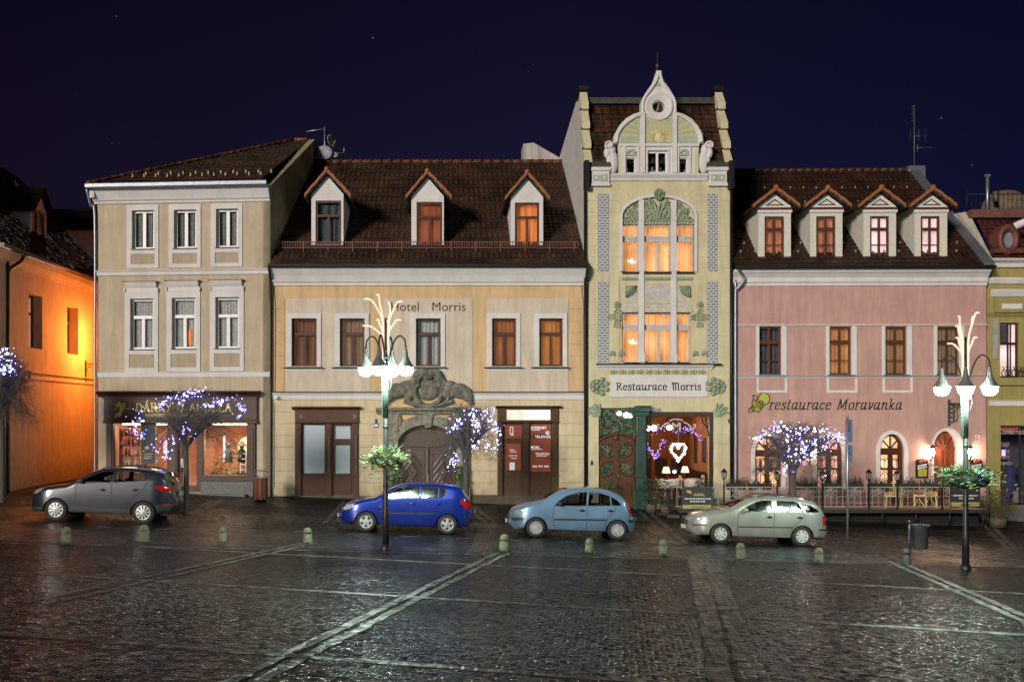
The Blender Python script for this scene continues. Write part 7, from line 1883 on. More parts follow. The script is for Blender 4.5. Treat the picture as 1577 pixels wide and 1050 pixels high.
def build_car(spec, label):
    s = spec; wb, R, hw = s['wb'], s['R'], s['hw']
    root = empty('parked_car', (0, 0, 0), 0, label, 'car', 'cars parked in a row before the houses')
    top = [(v.x, v.y) for v in smooth_path([Vector((*p, 0)) for p in s['top']], 4)]     # nose bottom .. over the roof .. tail bottom
    bot = s['bot']
    xf_, xr_ = min(p[0] for p in top), max(p[0] for p in top)
    ztop = lambda x: max([b + (d - b) * (x - a) / (c - a) for (a, b), (c, d) in zip(top[:-1], top[1:]) if min(a, c) <= x <= max(a, c) and abs(c - a) > 1e-9] or [0.5])
    belt = s['belt']
    def Y(x, z):
        t = 0.0
        if x < xf_ + .75: t = ((xf_ + .75 - x) / .75)
        if x > xr_ - .65: t = max(t, (x - (xr_ - .65)) / .65)
        y = hw - .30 * t ** 2.6
        bz = interp(belt, x)
        y += .03 * math.sin(max(0, min(1, (z - .25) / max(.1, bz - .25))) * PI) - .03
        if z > bz: y -= (z - bz) * s.get('tumble', .30) + (z - bz) ** 2 * .12
        if z < .32: y -= (.32 - z) * .25
        h = ztop(x) - z
        if 0 <= h < .12: y -= .12 - math.sqrt(max(0, .12 ** 2 - (.12 - h) ** 2))
        return y
    def archpts(cx, r, n=14): return [(cx - r * math.cos(PI * k / n), R * .92 + r * math.sin(PI * k / n)) for k in range(n + 1)]
    ra = R + .055
    low = [(bot[0][0], bot[0][1])] + [(-ra, s['sill'] + .02)] + archpts(0, ra) + [(ra, s['sill'])] + [(wb - ra, s['sill'])] + archpts(wb, ra) + [(wb + ra, s['sill'] + .03)] + [(bot[-1][0], bot[-1][1])]
    outline = low + top[::-1]
    holes = [list(w) for w in s['win']]
    pts = []
    nx, nz = 74, 26
    for i in range(nx):
        for j in range(nz): pts.append((xf_ + (xr_ - xf_) * (i + .5 + .25 * (j % 2)) / nx, .2 + (1.75 - .2) * (j + .5) / nz))
    for k in range(160):   # follow the shoulder rounding
        x = xf_ + .05 + (xr_ - xf_ - .1) * k / 159
        for dz in (.015, .04, .08, .13): pts.append((x, ztop(x) - dz))
    vs, fs = cdt(outline, holes, pts)
    body = MB()
    for sd in (-1, 1): body.add([(x, sd * Y(x, z), z) for x, z in vs], fs, True)
    # skin across: nose, bonnet, roof, tail ; screens left open
    scr = s['screens']
    gl = {'windscreen': MB(), 'rear_window': MB()}
    def crown(x, z, f): return z + .035 * (1 - f * f) * (1 if z > .8 else .2)
    def bulge(x, f):
        if x < xf_ + .3: return x - .0 - .10 * (1 - f * f) * (1 - (x - xf_) / .3)
        if x > xr_ - .3: return x + .08 * (1 - f * f) * (1 - (xr_ - x) / .3)
        return x
    fr_ = [-1, -.86, -.45, 0, .45, .86, 1]
    rows = []
    for (x, z) in top:
        y = Y(x, z); rows.append([(bulge(x, f), y * f, crown(x, z, f)) for f in fr_])
    for i in range(len(top) - 1):
        x, z = (top[i][0] + top[i + 1][0]) / 2, (top[i][1] + top[i + 1][1]) / 2
        kind = None
        for nm, (xa, xb, zm) in scr.items():
            if xa < x < xb and z > zm: kind = nm
        for j in range(6):
            q = [rows[i][j], rows[i][j + 1], rows[i + 1][j + 1], rows[i + 1][j]]
            tgt = gl[kind] if kind and 1 <= j <= 4 else body
            tgt.add(q, [(0, 1, 2, 3)], True)
    b = body.build('body', s['paint'], root)
    for k, m_ in gl.items():
        if m_.f: m_.build(k, s.get('glass', CGLASS), root)
    for sd in (-1, 1):
        for w in s['win']:
            ip = [(min(p[0] for p in w) + .12 * i, min(p[1] for p in w) + .08 * j) for i in range(14) for j in range(8)]
            v2, f2 = cdt(w, (), ip)
            g = MB(); g.add([(x, sd * (Y(x, z) - .012), z) for x, z in v2], f2, True); go = g.build('side_window', s.get('glass', CGLASS), root)
            e = MB(); pp = [(x, sd * (Y(x, z) + .001), z) for x, z in w]; e.tube(pp + pp[:1], .012, 5); e.build('window_seal', s.get('seal', TRIM), go)
    def panel(name, poly, m, off=.006, parent=root, sides=(-1, 1), gridn=10):
        xs_, zs_ = [p[0] for p in poly], [p[1] for p in poly]
        ip = [(min(xs_) + (max(xs_) - min(xs_)) * (i + .5) / gridn, min(zs_) + (max(zs_) - min(zs_)) * (j + .5) / 6) for i in range(gridn) for j in range(6)]
        v2, f2 = cdt(poly, (), ip); out = []
        for sd in sides:
            g = MB(); g.add([(x - (.10 * max(0, 1 - (x - xf_) / .3) * 0), sd * (Y(x, z) + off), z) for x, z in v2], f2, True); out.append(g.build(name, m, parent, recalc=False))
        return out
    def line(poly, r=.006, m=SEAM, name='door_seam', off=.0):
        mb = MB()
        for sd in (-1, 1): mb.tube([(p[0], sd * (Y(*p) + off), p[1]) for p in poly], r, 4)
        return mb.build(name, m, root)
    for dr in s['doors']:
        pl = [(v.x, v.y) for v in smooth_path([Vector((*p, 0)) for p in dr], 3)]
        for sd in (-1, 1):
            mb = MB(); mb.tube([(p[0], sd * Y(*p), p[1]) for p in pl], .007, 4); mb.build('door', SEAM, root)
    doors = [o for o in root.children if o.name.startswith('door')]
    for hx, hz in s['handles']:
        for sd in (-1, 1):
            mb = MB(); y = sd * (Y(hx, hz) + .02); mb.ball((hx, y, hz), (.11, .025, .022), 10, 6); mb.ball((hx, y - sd * .012, hz), (.06, .02, .045), 8, 5); mb.build('handle', s.get('handle_mat', TRIM), root)
    for nm, poly, m in s.get('panels', ()): panel(nm, poly, m)
    for poly, z0 in (s['head'],): panel('headlight', poly, HEADL, .012)
    panel('tail_light', s['tail'], REDL, .012)
    # lamps wrap round the tail
    tz = [p[1] for p in s['tail']]; zt0, zt1 = min(tz), max(tz)
    for sd in (-1, 1):
        mb = MB(); xx = [q for q in top if q[0] > wb + .3 and zt0 - .03 < q[1] < zt1 + .03]
        if len(xx) > 1:
            for (xa, za), (xb, zb) in zip(xx[:-1], xx[1:]):
                ya, yb = Y(xa, za), Y(xb, zb); mb.add([(bulge(xa, .97) + .008, sd * ya * .985, za), (bulge(xa, .8) + .008, sd * ya * .76, za), (bulge(xb, .8) + .008, sd * yb * .76, zb), (bulge(xb, .97) + .008, sd * yb * .985, zb)], [(0, 1, 2, 3)])
            mb.build('tail_light', REDL, root, recalc=False)
    # mirrors
    mx, mz = s['mirror']
    for sd in (-1, 1):
        mb = MB(); y = sd * (Y(mx, mz) + .10); mb.ball((mx, y, mz), (.085, .12, .075), 12, 8); mb.tube([(mx + .03, sd * (Y(mx, mz) - .02), mz - .05), (mx, y, mz - .04)], .03, 6); mb.build('wing_mirror', s.get('mirror_mat', s['paint']), root)
    # underside, arches, cabin
    mb = MB(); mb.box(xf_ + .15, xr_ - .15, -hw * .7, hw * .7, s['sill'] - .03, s['sill'] + .12)
    for cx in (0, wb):
        for sd in (-1, 1):
            p = archpts(cx, ra + .0); n = len(p)
            mb.add([(x, sd * (Y(x, z) - .002), z) for x, z in p] + [(x, sd * (hw - .42), z) for x, z in p], [(i, i + 1, n + i + 1, n + i) for i in range(n - 1)]); mb.add([(x, sd * (hw - .42), z) for x, z in p], [tuple(range(n))])
    mb.box(.62, wb - .1, -hw + .13, hw - .13, s['sill'] + .12, s['sill'] + .3)
    mb.box(.45, .95, -hw + .16, hw - .16, .70, interp(belt, .7) - .02)
    if s.get('shelf'): mb.box(wb + .0, xr_ - .3, -hw + .16, hw - .16, .6, interp(belt, wb) - .04)
    mb.build('underbody', TRIM, root)
    for sx, tilt in ((1.28, 0), (2.12, 0)):
        for sy in (-.37, .37):
            mb = MB(); mb.box(sx - .28, sx + .22, sy - .24, sy + .24, .45, .62); xf3 = Matrix.Translation((sx + .24, sy, .6)) @ Matrix.Rotation(R_(14), 4, 'Y')
            mb.ball((0, 0, .28), (.08, .24, .33), 10, 8, xf3); mb.ball((.02, 0, .66), (.06, .13, .11), 10, 6, xf3); mb.build('seat', SEATM, root)
    mb = MB(); mb.tube([(.98 + .05 * math.cos(a) * .5, -.37 + .18 * math.cos(a), .92 + .17 * math.sin(a)) for a in [2 * PI * k / 16 for k in range(17)]], .016, 6); mb.build('steering_wheel', TRIM, root)
    # wheels
    for cx in (0, wb):
        for sd in (-1, 1):
            w = MB(); yo = sd * (hw - .02); yi = sd * (hw - .22)
            w.lathe([(R * .62, yi), (R * .93, yi), (R, yi + sd * .03), (R, yo - sd * .03), (R * .95, yo - sd * .006), (R * .80, yo), (R * .66, yo - sd * .004), (R * .62, yo - sd * .02)], (cx, 0, R), 32, 'y'); wo = w.build('wheel', TYRE, root)
            r = MB(); rr = R * .645; st = s['wheel']; yf = yo - sd * .01
            r.lathe([(rr, yf), (rr * .93, yf + sd * .004), (rr * .88, yf - sd * .015), (rr * .88, yf - sd * .04)], (cx, 0, R), 32, 'y')
            r.lathe([(0, yf + sd * .012), (rr * .16, yf + sd * .01), (rr * .2, yf - sd * .01)], (cx, 0, R), 16, 'y')
            n, wd0, wd1 = st
            for k in range(n):
                a = 2 * PI * (k + .25) / n; ca_, sa_ = math.cos(a), math.sin(a); u = (ca_, sa_); v = (-sa_, ca_)
                q = [(cx + u[0] * ri + v[0] * e, yf + sd * dy, R + u[1] * ri + v[1] * e) for ri, e, dy in ((rr * .15, -wd0 * rr, .006), (rr * .15, wd0 * rr, .006), (rr * .92, wd1 * rr, -.004), (rr * .92, -wd1 * rr, -.004))]
                r.add(q + [(x, y - sd * .03, z) for x, y, z in q], [(0, 1, 2, 3), (0, 1, 5, 4), (1, 2, 6, 5), (2, 3, 7, 6), (3, 0, 4, 7)])
            r.build('rim', s.get('rim', RIMM), wo)
            r = MB(); r.lathe([(0, yf - sd * .045), (rr * .95, yf - sd * .045)], (cx, 0, R), 24, 'y'); r.build('brake_disc', TRIM, wo)
    # plates
    pz = s['plate']; xx = max(p[0] for p in top if abs(p[1] - pz) < .14)
    mb = MB(); mb.box(xx + .085, xx + .10, -.24, .24, pz - .05, pz + .055); mb.build('number_plate', PLATE, root)
    mb = MB(); [mb.box(xx + .101, xx + .103, -.19 + .052 * k, -.16 + .052 * k, pz - .03, pz + .035) for k in range(8) if k != 3]; mb.build('plate_characters', TRIM, root)
    xx = min(p[0] for p in top if abs(p[1] - .42) < .12); mb = MB(); mb.box(xx - .125, xx - .105, -.26, .26, .39, .50); mb.build('number_plate', PLATE, root)
    for sd in (-1, 1):       # side repeaters, fuel flap line, aerial, lower grille
        mb = MB(); mb.ball((.40, sd * (Y(.40, .78) + .004), .78), (.035, .01, .016), 8, 5); mb.build('side_repeater', mat('amber_lens', (.4, .18, .04), rough=.2), root)
    mb = MB(); xa = wb + .1; mb.tube([(xa, 0, ztop(xa) + .02), (xa + .22, 0, ztop(xa) + .25)], .006, 4); mb.build('aerial', TRIM, root)
    mb = MB(); [mb.box(xx - .118, xx - .10, -.36, .36, z, z + .02) for z in (.53, .57, .61, .65)]; mb.build('grille', TRIM, root)
    for f_ in s.get('extra', ()): f_(root, Y, ztop, xf_, xr_)
    return root
def rails(root, Y, ztop, xf_, xr_, a=1.25, b=2.9, m=TRIM):
    for sd in (-1, 1):
        mb = MB(); pp = [(a + (b - a) * k / 12, sd * (Y(a + (b - a) * k / 12, ztop(a + (b - a) * k / 12) - .02) - .06), ztop(a + (b - a) * k / 12) + .045 * math.sin(PI * min(1, k / 2 if k < 3 else (12 - k) / 2) / 2)) for k in range(13)]; mb.tube(pp, .02, 6); mb.build('roof_rail', m, root)
def wiper(root, Y, ztop, xf_, xr_):
    mb = MB(); [mb.tube([(.42, sy, ztop(.42) + .04), (.62, sy + .45, ztop(.62) + .05)], .009, 4) for sy in (-.6, -.1)]; mb.build('wiper', TRIM, root)
def spoiler(x0, x1, z):
    def f(root, Y, ztop, xf_, xr_):
        mb = MB(); mb.prism([(x0, z - .04), (x0, z + .01), (x1, z - .0), (x1 + .02, z - .05)], -.52, .52); mb.build('spoiler', root.children[0].data.materials[0], root)
    return f
# grey crossover
suv = dict(wb=2.64, R=.345, hw=.91, sill=.30, paint=paint('dark_grey_paint', (.026, .030, .040)), tumble=.34, shelf=True,
    top=[(-.74, .27), (-.82, .36), (-.86, .55), (-.84, .75), (-.74, .93), (-.45, 1.02), (.0, 1.09), (.36, 1.15), (.65, 1.33), (.95, 1.50), (1.25, 1.61), (1.7, 1.66), (2.3, 1.66), (2.8, 1.61), (3.12, 1.55), (3.20, 1.48), (3.34, 1.22), (3.40, 1.05), (3.43, .85), (3.47, .66), (3.45, .48), (3.35, .34)],
    bot=[(-.74, .27), (3.35, .34)], belt=[(-.8, .8), (.5, 1.16), (1.5, 1.20), (2.5, 1.28), (3.4, 1.35)],
    screens={'windscreen': (.42, 1.16, 1.16), 'rear_window': (3.16, 3.37, 1.14)},
    win=[[(.68, 1.22), (.95, 1.38), (1.3, 1.53), (1.68, 1.585), (1.60, 1.23)], [(1.72, 1.24), (1.80, 1.585), (2.2, 1.575), (2.55, 1.51), (2.82, 1.44), (2.62, 1.34), (2.25, 1.27)]],
    doors=[[(.62, 1.18), (.58, .9), (.66, .5), (.72, .40)], [(1.66, 1.2), (1.66, .8), (1.64, .42)], [(2.74, 1.34), (2.62, 1.05), (2.32, .8), (2.24, .55), (2.2, .42)]],
    handles=[(1.40, .99), (2.38, 1.02)], head=([(-.82, .80), (-.70, .94), (-.40, 1.0), (-.50, .90), (-.68, .80)], 0), tail=[(2.95, 1.13), (3.1, 1.17), (3.40, 1.12), (3.42, .98), (3.2, .99), (3.05, 1.05)],
    mirror=(.72, 1.24), mirror_mat=mat('dark_mirror', (.05, .055, .065), rough=.3, coat=1), wheel=(10, .05, .13), plate=.93,
    panels=[('sill_cladding', [(.42, .30), (2.22, .30), (2.22, .42), (1.2, .44), (.6, .50), (.40, .46)], TRIM), ('bumper_cladding', [(3.06, .38), (3.38, .42), (3.44, .62), (3.0, .60)], TRIM), ('front_cladding', [(-.72, .29), (-.42, .30), (-.45, .40), (-.80, .42)], TRIM), ('rear_reflector', [(3.26, .62), (3.42, .62), (3.42, .57), (3.26, .57)], REDL)], extra=[rails, wiper])
# dark blue hatchback
fab = dict(wb=2.45, R=.30, hw=.83, sill=.24, paint=paint('deep_blue_paint', (.006, .026, .27)), tumble=.30, glass=glass('wet_car_glass', (.42, .48, .45), 3.2, .12),
    top=[(-.66, .21), (-.76, .3), (-.80, .45), (-.77, .62), (-.62, .80), (-.3, .92), (.08, 1.0), (.26, 1.04), (.55, 1.22), (.82, 1.37), (1.1, 1.46), (1.6, 1.50), (2.2, 1.49), (2.65, 1.45), (2.80, 1.43), (2.86, 1.36), (3.02, 1.10), (3.10, .98), (3.12, .80), (3.19, .62), (3.18, .42), (3.06, .26)],
    bot=[(-.66, .21), (3.06, .26)], belt=[(-.7, .75), (.3, 1.02), (1.5, 1.04), (2.9, 1.08)],
    screens={'windscreen': (.30, 1.02, 1.05), 'rear_window': (2.84, 3.06, 1.03)},
    win=[[(.42, 1.05), (.70, 1.22), (1.02, 1.38), (1.58, 1.40), (1.58, 1.06)], [(1.62, 1.06), (1.62, 1.40), (2.14, 1.39), (2.14, 1.08)], [(2.18, 1.09), (2.18, 1.385), (2.34, 1.375), (2.36, 1.25), (2.30, 1.11)]],
    doors=[[(.40, 1.03), (.36, .8), (.42, .45), (.48, .32)], [(1.48, 1.03), (1.49, .6), (1.47, .32)], [(2.26, 1.06), (2.20, .85), (2.02, .72), (1.98, .5), (1.96, .32)]],
    handles=[(1.36, .89), (2.14, .91)], handle_mat=paint('deep_blue_paint', (0, 0, 0)), head=([(-.74, .66), (-.60, .80), (-.36, .84), (-.40, .74), (-.54, .66), (-.70, .62)], 0), tail=[(2.80, 1.04), (2.92, 1.06), (3.08, 1.02), (3.14, .74), (3.0, .74), (2.92, .88), (2.82, .94)],
    mirror=(.52, 1.09), wheel=(5, .20, .24), plate=.70,
    panels=[('side_moulding', [(.42, .555), (1.46, .575), (1.46, .62), (.42, .60)], TRIM), ('side_moulding', [(1.51, .577), (2.02, .587), (2.02, .63), (1.51, .62)], TRIM), ('tow_cover', [(2.98, .28), (3.1, .32), (3.17, .5), (3.05, .5)], TRIM)], extra=[spoiler(2.70, 2.95, 1.45), wiper])
# light blue rounded hatchback
c3 = dict(wb=2.46, R=.295, hw=.83, sill=.25, paint=paint('light_blue_paint', (.17, .28, .43)), tumble=.30, glass=glass('dark_car_glass', (.5, .54, .52), 1.2),
    top=[(-.62, .22), (-.70, .30), (-.74, .44), (-.72, .62), (-.62, .80), (-.38, .95), (.0, 1.06), (.2, 1.10), (.5, 1.29), (.78, 1.43), (1.15, 1.51), (1.6, 1.53), (2.05, 1.49), (2.42, 1.39), (2.62, 1.28), (2.76, 1.12), (2.86, .95), (2.92, .76), (3.02, .62), (3.03, .45), (2.98, .30), (2.90, .24)],
    bot=[(-.62, .22), (2.90, .24)], belt=[(-.7, .78), (.4, .98), (1.5, 1.02), (2.9, 1.10)],
    screens={'windscreen': (.24, 1.0, 1.08), 'rear_window': (2.46, 2.83, .98)},
    win=[[(.56, .97), (.66, 1.10), (.92, 1.27), (1.25, 1.38), (1.53, 1.405), (1.50, 1.0)], [(1.56, 1.0), (1.60, 1.405), (1.95, 1.38), (2.2, 1.31), (2.24, 1.03)], [(2.28, 1.035), (2.25, 1.29), (2.42, 1.20), (2.56, 1.06), (2.48, 1.035)]],
    doors=[[(.54, .96), (.50, .7), (.52, .45), (.56, .30)], [(1.53, 1.0), (1.53, .6), (1.52, .30)], [(2.38, 1.03), (2.36, .85), (2.18, .70), (2.10, .5), (2.06, .30)]],
    handles=[(1.38, .85), (2.24, .87)], head=([(-.66, .66), (-.60, .78), (-.44, .83), (-.30, .78), (-.36, .68), (-.5, .64)], 0), tail=[(2.72, 1.14), (2.80, 1.06), (2.93, .74), (2.84, .70), (2.78, .90), (2.70, 1.06)],
    mirror=(.70, 1.04), mirror_mat=TRIM, wheel=(12, .10, .15), plate=.62, rim=mat('hubcap_silver', (.40, .40, .39), rough=.4, metal=.4),
    panels=[('side_moulding', [(.54, .53), (1.51, .55), (1.51, .605), (.54, .585)], TRIM), ('side_moulding', [(1.55, .551), (2.10, .56), (2.10, .615), (1.55, .606)], TRIM), ('bumper_strip', [(-.72, .46), (-.40, .49), (-.36, .55), (-.42, .59), (-.72, .57)], TRIM), ('bumper_strip', [(2.80, .52), (2.99, .52), (2.99, .62), (2.78, .62)], TRIM)], extra=[wiper])
# silver green estate
est = dict(wb=2.46, R=.295, hw=.82, sill=.24, paint=paint('silver_green_paint', (.33, .34, .30)), tumble=.28, shelf=True, glass=glass('estate_glass', (.48, .53, .5), 1.1, .10),
    top=[(-.70, .22), (-.80, .32), (-.83, .48), (-.80, .66), (-.66, .82), (-.3, .93), (.1, 1.0), (.28, 1.04), (.6, 1.22), (.9, 1.36), (1.2, 1.43), (1.7, 1.46), (2.3, 1.44), (2.7, 1.38), (2.88, 1.33), (3.0, 1.22), (3.18, 1.0), (3.24, .88), (3.28, .66), (3.32, .52), (3.30, .38), (3.20, .26)],
    bot=[(-.70, .22), (3.20, .26)], belt=[(-.8, .75), (.3, .98), (1.5, 1.0), (3.2, 1.02)],
    screens={'windscreen': (.32, 1.12, 1.04), 'rear_window': (2.92, 3.17, 1.0)},
    win=[[(.62, .985), (.80, 1.15), (1.1, 1.29), (1.30, 1.335), (1.55, 1.345), (1.52, .995)], [(1.70, 1.0), (1.70, 1.345), (2.25, 1.335), (2.36, 1.28), (2.50, 1.01)], [(2.60, 1.01), (2.44, 1.29), (2.72, 1.23), (2.92, 1.12), (3.0, 1.015)]],
    doors=[[(.54, .97), (.50, .7), (.50, .4), (.54, .27)], [(1.61, .99), (1.60, .6), (1.60, .27)], [(2.54, 1.0), (2.48, .85), (2.28, .66), (2.12, .5), (2.08, .34)]],
    handles=[(1.46, .84), (2.38, .85)], head=([(-.74, .68), (-.68, .80), (-.40, .86), (-.32, .80), (-.40, .72), (-.66, .66)], 0), tail=[(3.1, .90), (3.20, .90), (3.28, .62), (3.1, .62)],
    mirror=(.72, 1.03), wheel=(8, .16, .20), plate=.78, rim=mat('hubcap_pale', (.50, .51, .50), rough=.4, metal=.4), seal=paint('silver_green_paint', (0, 0, 0)),
    panels=[('side_moulding', [(.52, .505), (1.58, .52), (1.58, .555), (.52, .54)], TRIM), ('side_moulding', [(1.62, .52), (2.18, .53), (2.18, .565), (1.62, .555)], TRIM), ('bumper_strip', [(-.80, .50), (-.42, .52), (-.42, .56), (-.80, .55)], TRIM), ('bumper_strip', [(2.98, .47), (3.30, .47), (3.30, .53), (2.98, .53)], TRIM)],
    extra=[lambda *a: rails(*a, a=1.15, b=2.75), wiper])
for spec, px, label, yaw in ((suv, 84, 'dark grey crossover with a roof rail parked before the gift shop', 0), (fab, 563, 'deep blue hatchback with wet windows parked before the hotel portal', 0),
                        (c3, 825, 'light blue rounded hatchback parked left of the restaurant entrance', 0), (est, 1110, 'silver green estate car with roof rails parked before the terrace', 0)):
    car = build_car(spec, label)
    yw = 29.35; d = yw + spec['hw'] * 1.0
    X_ = (px - CX) / F * yw; cz = G(X_, d)
    car.location = (X_, d, cz - .005)
    car.rotation_euler = (-.0457, math.atan(.033), R_(yaw))
# ------------------------------------------------------------------ street lamps, bollards, bins, poles
BOWL = emis('lamp_bowl_light', (.76, 1.0, .86), 400)
LED = emis('led_tube_light', (1, .64, .48), 1.55)
POLE = mat('lamp_pole_paint', (.012, .016, .015), rough=.45)
POLEU = mat('lamp_sleeve_paint', (.05, .065, .06), rough=.4)
def street_lamp(px, py, label, orn_label, rot, tiers, bowl_py):
    b = GP(px, py); s = F / b.y                       # photo pixels per metre here
    hb = (py - bowl_py) / s
    t = empty('street_lamp', b, 0, label, 'street lamp', 'four armed lamps on the square')
    m_ = MB(); m_.tube([(0, 0, -.05), (0, 0, .9), (0, 0, 1.0), (0, 0, hb + .25)], [.085, .08, .062, .058], 12); m_.lathe([(.13, 0), (.12, .08), (.085, .12)], n=12); m_.ball((0, 0, hb + .27), .075, 10, 6)
    for z in (1.55, 2.4, 3.0): m_.lathe([(.062, z), (.072, z), (.072, z + .05), (.062, z + .05)], n=10)
    m_.build('pole', POLE, t)
    m_ = MB(); m_.box(-.10, -.065, -.04, .04, hb - 1.22, hb - .05); m_.tube([(0, 0, hb - 1.25), (0, 0, hb - .12)], .066, 10); m_.build('sleeve', POLEU, t)
    m_ = MB(); m_.box(-.01, .10, -.08, .08, hb - .3, hb - .2); m_.tube(smooth_path([(.07, -.03, hb - .2), (.14, -.03, hb - .35), (.09, -.03, hb - .6)], 4), .008, 4); m_.build('junction_box', POLEU, t)
    for k in range(4):
        a = R_(rot + 90 * k); r = .52; u = Vector((math.cos(a), math.sin(a), 0))
        m_ = MB(); z0 = hb
        path = [Vector((0, 0, z0 + .12)) + u * .06, Vector((0, 0, z0 + .5)) + u * .16, Vector((0, 0, z0 + .72)) + u * .27, Vector((0, 0, z0 + .78)) + u * .38, Vector((0, 0, z0 + .68)) + u * .49, Vector((0, 0, z0 + .52)) + u * .52]
        m_.tube(smooth_path(path, 5), .022, 8); m_.ball(tuple(u * .52 + Vector((0, 0, z0 + .5))), .035, 8, 6); arm = m_.build('lamp_arm', POLE, t)
        m_ = MB(); c = (u.x * r, u.y * r, 0)
        m_.lathe([(.03, z0 + .48), (.045, z0 + .40), (.06, z0 + .28), (.10, z0 + .17), (.155, z0 + .08), (.205, z0 + .02), (.215, z0), (.195, z0 + .012), (.05, z0 + .2)], c, 20); m_.build('lamp_shade', mat('shade_paint', (.13, .135, .13), rough=.5), arm)
        m_ = MB(); m_.lathe([(.180, z0 + .0), (.178, z0 - .08), (.15, z0 - .15), (.09, z0 - .20), (0, z0 - .215)], c, 20); m_.build('lamp_bowl', BOWL, arm)
    o = empty('light_ornament', b + Vector((0, 0, hb + .33)), 0, orn_label, 'ornament', 'glowing palm ornaments on the lamps')
    m_ = MB(); m_.tube([(0, 0, -.1), (0, 0, .9)], .03, 6); m_.build('stand', POLE, o)
    for dx, tz, dy in tiers:
        x = dx / s; z = (bowl_py - tz) / s - .33
        m_ = MB(); w = .07; a = math.atan2(dy, dx)
        u = Vector((math.cos(a) * w, math.sin(a) * w, 0)); rad = math.hypot(x, dy)
        e = Vector((x, dy, 0)); zs = z * .55
        pth = smooth_path([u + Vector((0, 0, -.15)), u + Vector((0, 0, zs)), u * 1.4 + e * .22 + Vector((0, 0, z * .84)), e * .62 + u * .5 + Vector((0, 0, z * .985)), e + Vector((0, 0, z))], 6)
        m_.tube(pth, .021, 7); m_.build('light_branch', LED, o)
    return t
tl = [(-33, 461, -.1), (-15, 452, .3), (3, 463, .4), (26, 465, -.15), (-35, 502, -.1), (-16, 490, .45), (4, 497, -.4), (23, 492, .1)]
street_lamp(594, 845, 'four armed street lamp standing before the deep blue hatchback', 'glowing palm shaped light ornament above the lamp before the blue hatchback', -15, tl, 566)
tr = [(-16, 488, -.15), (18, 482, -.1), (24, 486, .3), (-2, 500, .4), (-21, 521, -.2), (-20, 528, .25), (21, 519, .1), (6, 525, .4)]
street_lamp(1487, 876, 'four armed street lamp standing before the terrace beside the litter bin', 'glowing palm shaped light ornament above the lamp before the terrace', -28, tr, 596)
# planters hung round the posts
FIR = mat('fir_green', (.05, .10, .028), rough=.55, var=.6, scale=14); FIRL = mat('pale_fir_green', (.20, .26, .11), rough=.55, var=.5, scale=14)
def planter(px, py, ptop, pbot, w, hgreen, label, m, seed):
    b = GP(px, py); s = F / b.y; zt = (py - ptop) / s; zb = (py - pbot) / s; rn = random.Random(seed)
    t = empty('hanging_planter', b + Vector((0, 0, zb)), 0, label, 'planter', 'planters on the lamp posts'); h = zt - zb
    m_ = MB(); m_.lathe([(.12, 0), (w * .62, .06), (w * .78, h), (w * .74, h), (w * .6, h * .5), (.1, h * .4)], n=10); m_.build('basket', mat('dark_green_tub', (.015, .03, .02), rough=.5), t)
    m_ = MB()
    for i in range(230):
        a = rn.uniform(0, 2 * PI); el = rn.uniform(-.15, 1.3) if rn.random() < .85 else rn.uniform(-.9, -.2); L_ = rn.uniform(.3, 1.15) * w * (.75 + .3 * math.sin(a * 2 + seed) + .2 * math.sin(a * 5)) * (1.15 if el < .6 else .85); base = Vector((math.cos(a), math.sin(a), 0)) * w * .35 + Vector((0, 0, h * .9))
        d = Vector((math.cos(a) * math.cos(el), math.sin(a) * math.cos(el), math.sin(el) * hgreen / w)); sag = rn.uniform(.1, .45)
        for q in range(7):
            f = .25 + q * .12; p = base + d * L_ * f - Vector((0, 0, sag * f * f * L_)); 
            for sd in (-1, 1):
                side = d.cross(Vector((0, 0, 1)));  side = side.normalized() if side.length > .01 else Vector((1, 0, 0))
                e = p + (side * sd * .75 + d * .6 + Vector((0, 0, rn.uniform(-.3, .3)))) * rn.uniform(.09, .15); n_ = Vector((rn.uniform(-1, 1), rn.uniform(-1, 1), rn.uniform(-.2, 1))) * .016
                m_.add([p, (p + e) / 2 + n_, e, (p + e) / 2 - n_], [(0, 1, 2, 3)])
    m_.build('fir_sprigs', m, t, recalc=False)
    m_ = MB(); [m_.ball((rn.uniform(-w, w) * .45, -w * rn.uniform(.55, .8), h * rn.uniform(.6, 1.3)), .055, 8, 6) for _ in range(4)]; m_.build('bauble', mat('blue_bauble', (.02, .03, .22), rough=.15, coat=1), t)
    m_ = MB(); m_.lathe([(.05, 0), (.075, -.02), (.075, -.05), (.05, -.07)], (-.1, -w * .62, h * .25), 12); m_.build('gold_ribbon', mat('gold_ribbon', (.5, .36, .06), rough=.3, metal=.6), t)
planter(594, 845, 704, 719, .56, .55, 'pale green fir planter on the post before the blue hatchback', FIRL, 4)
planter(1487, 876, 732, 752, .74, .55, 'dark green leafy planter on the post before the terrace', FIR, 5)
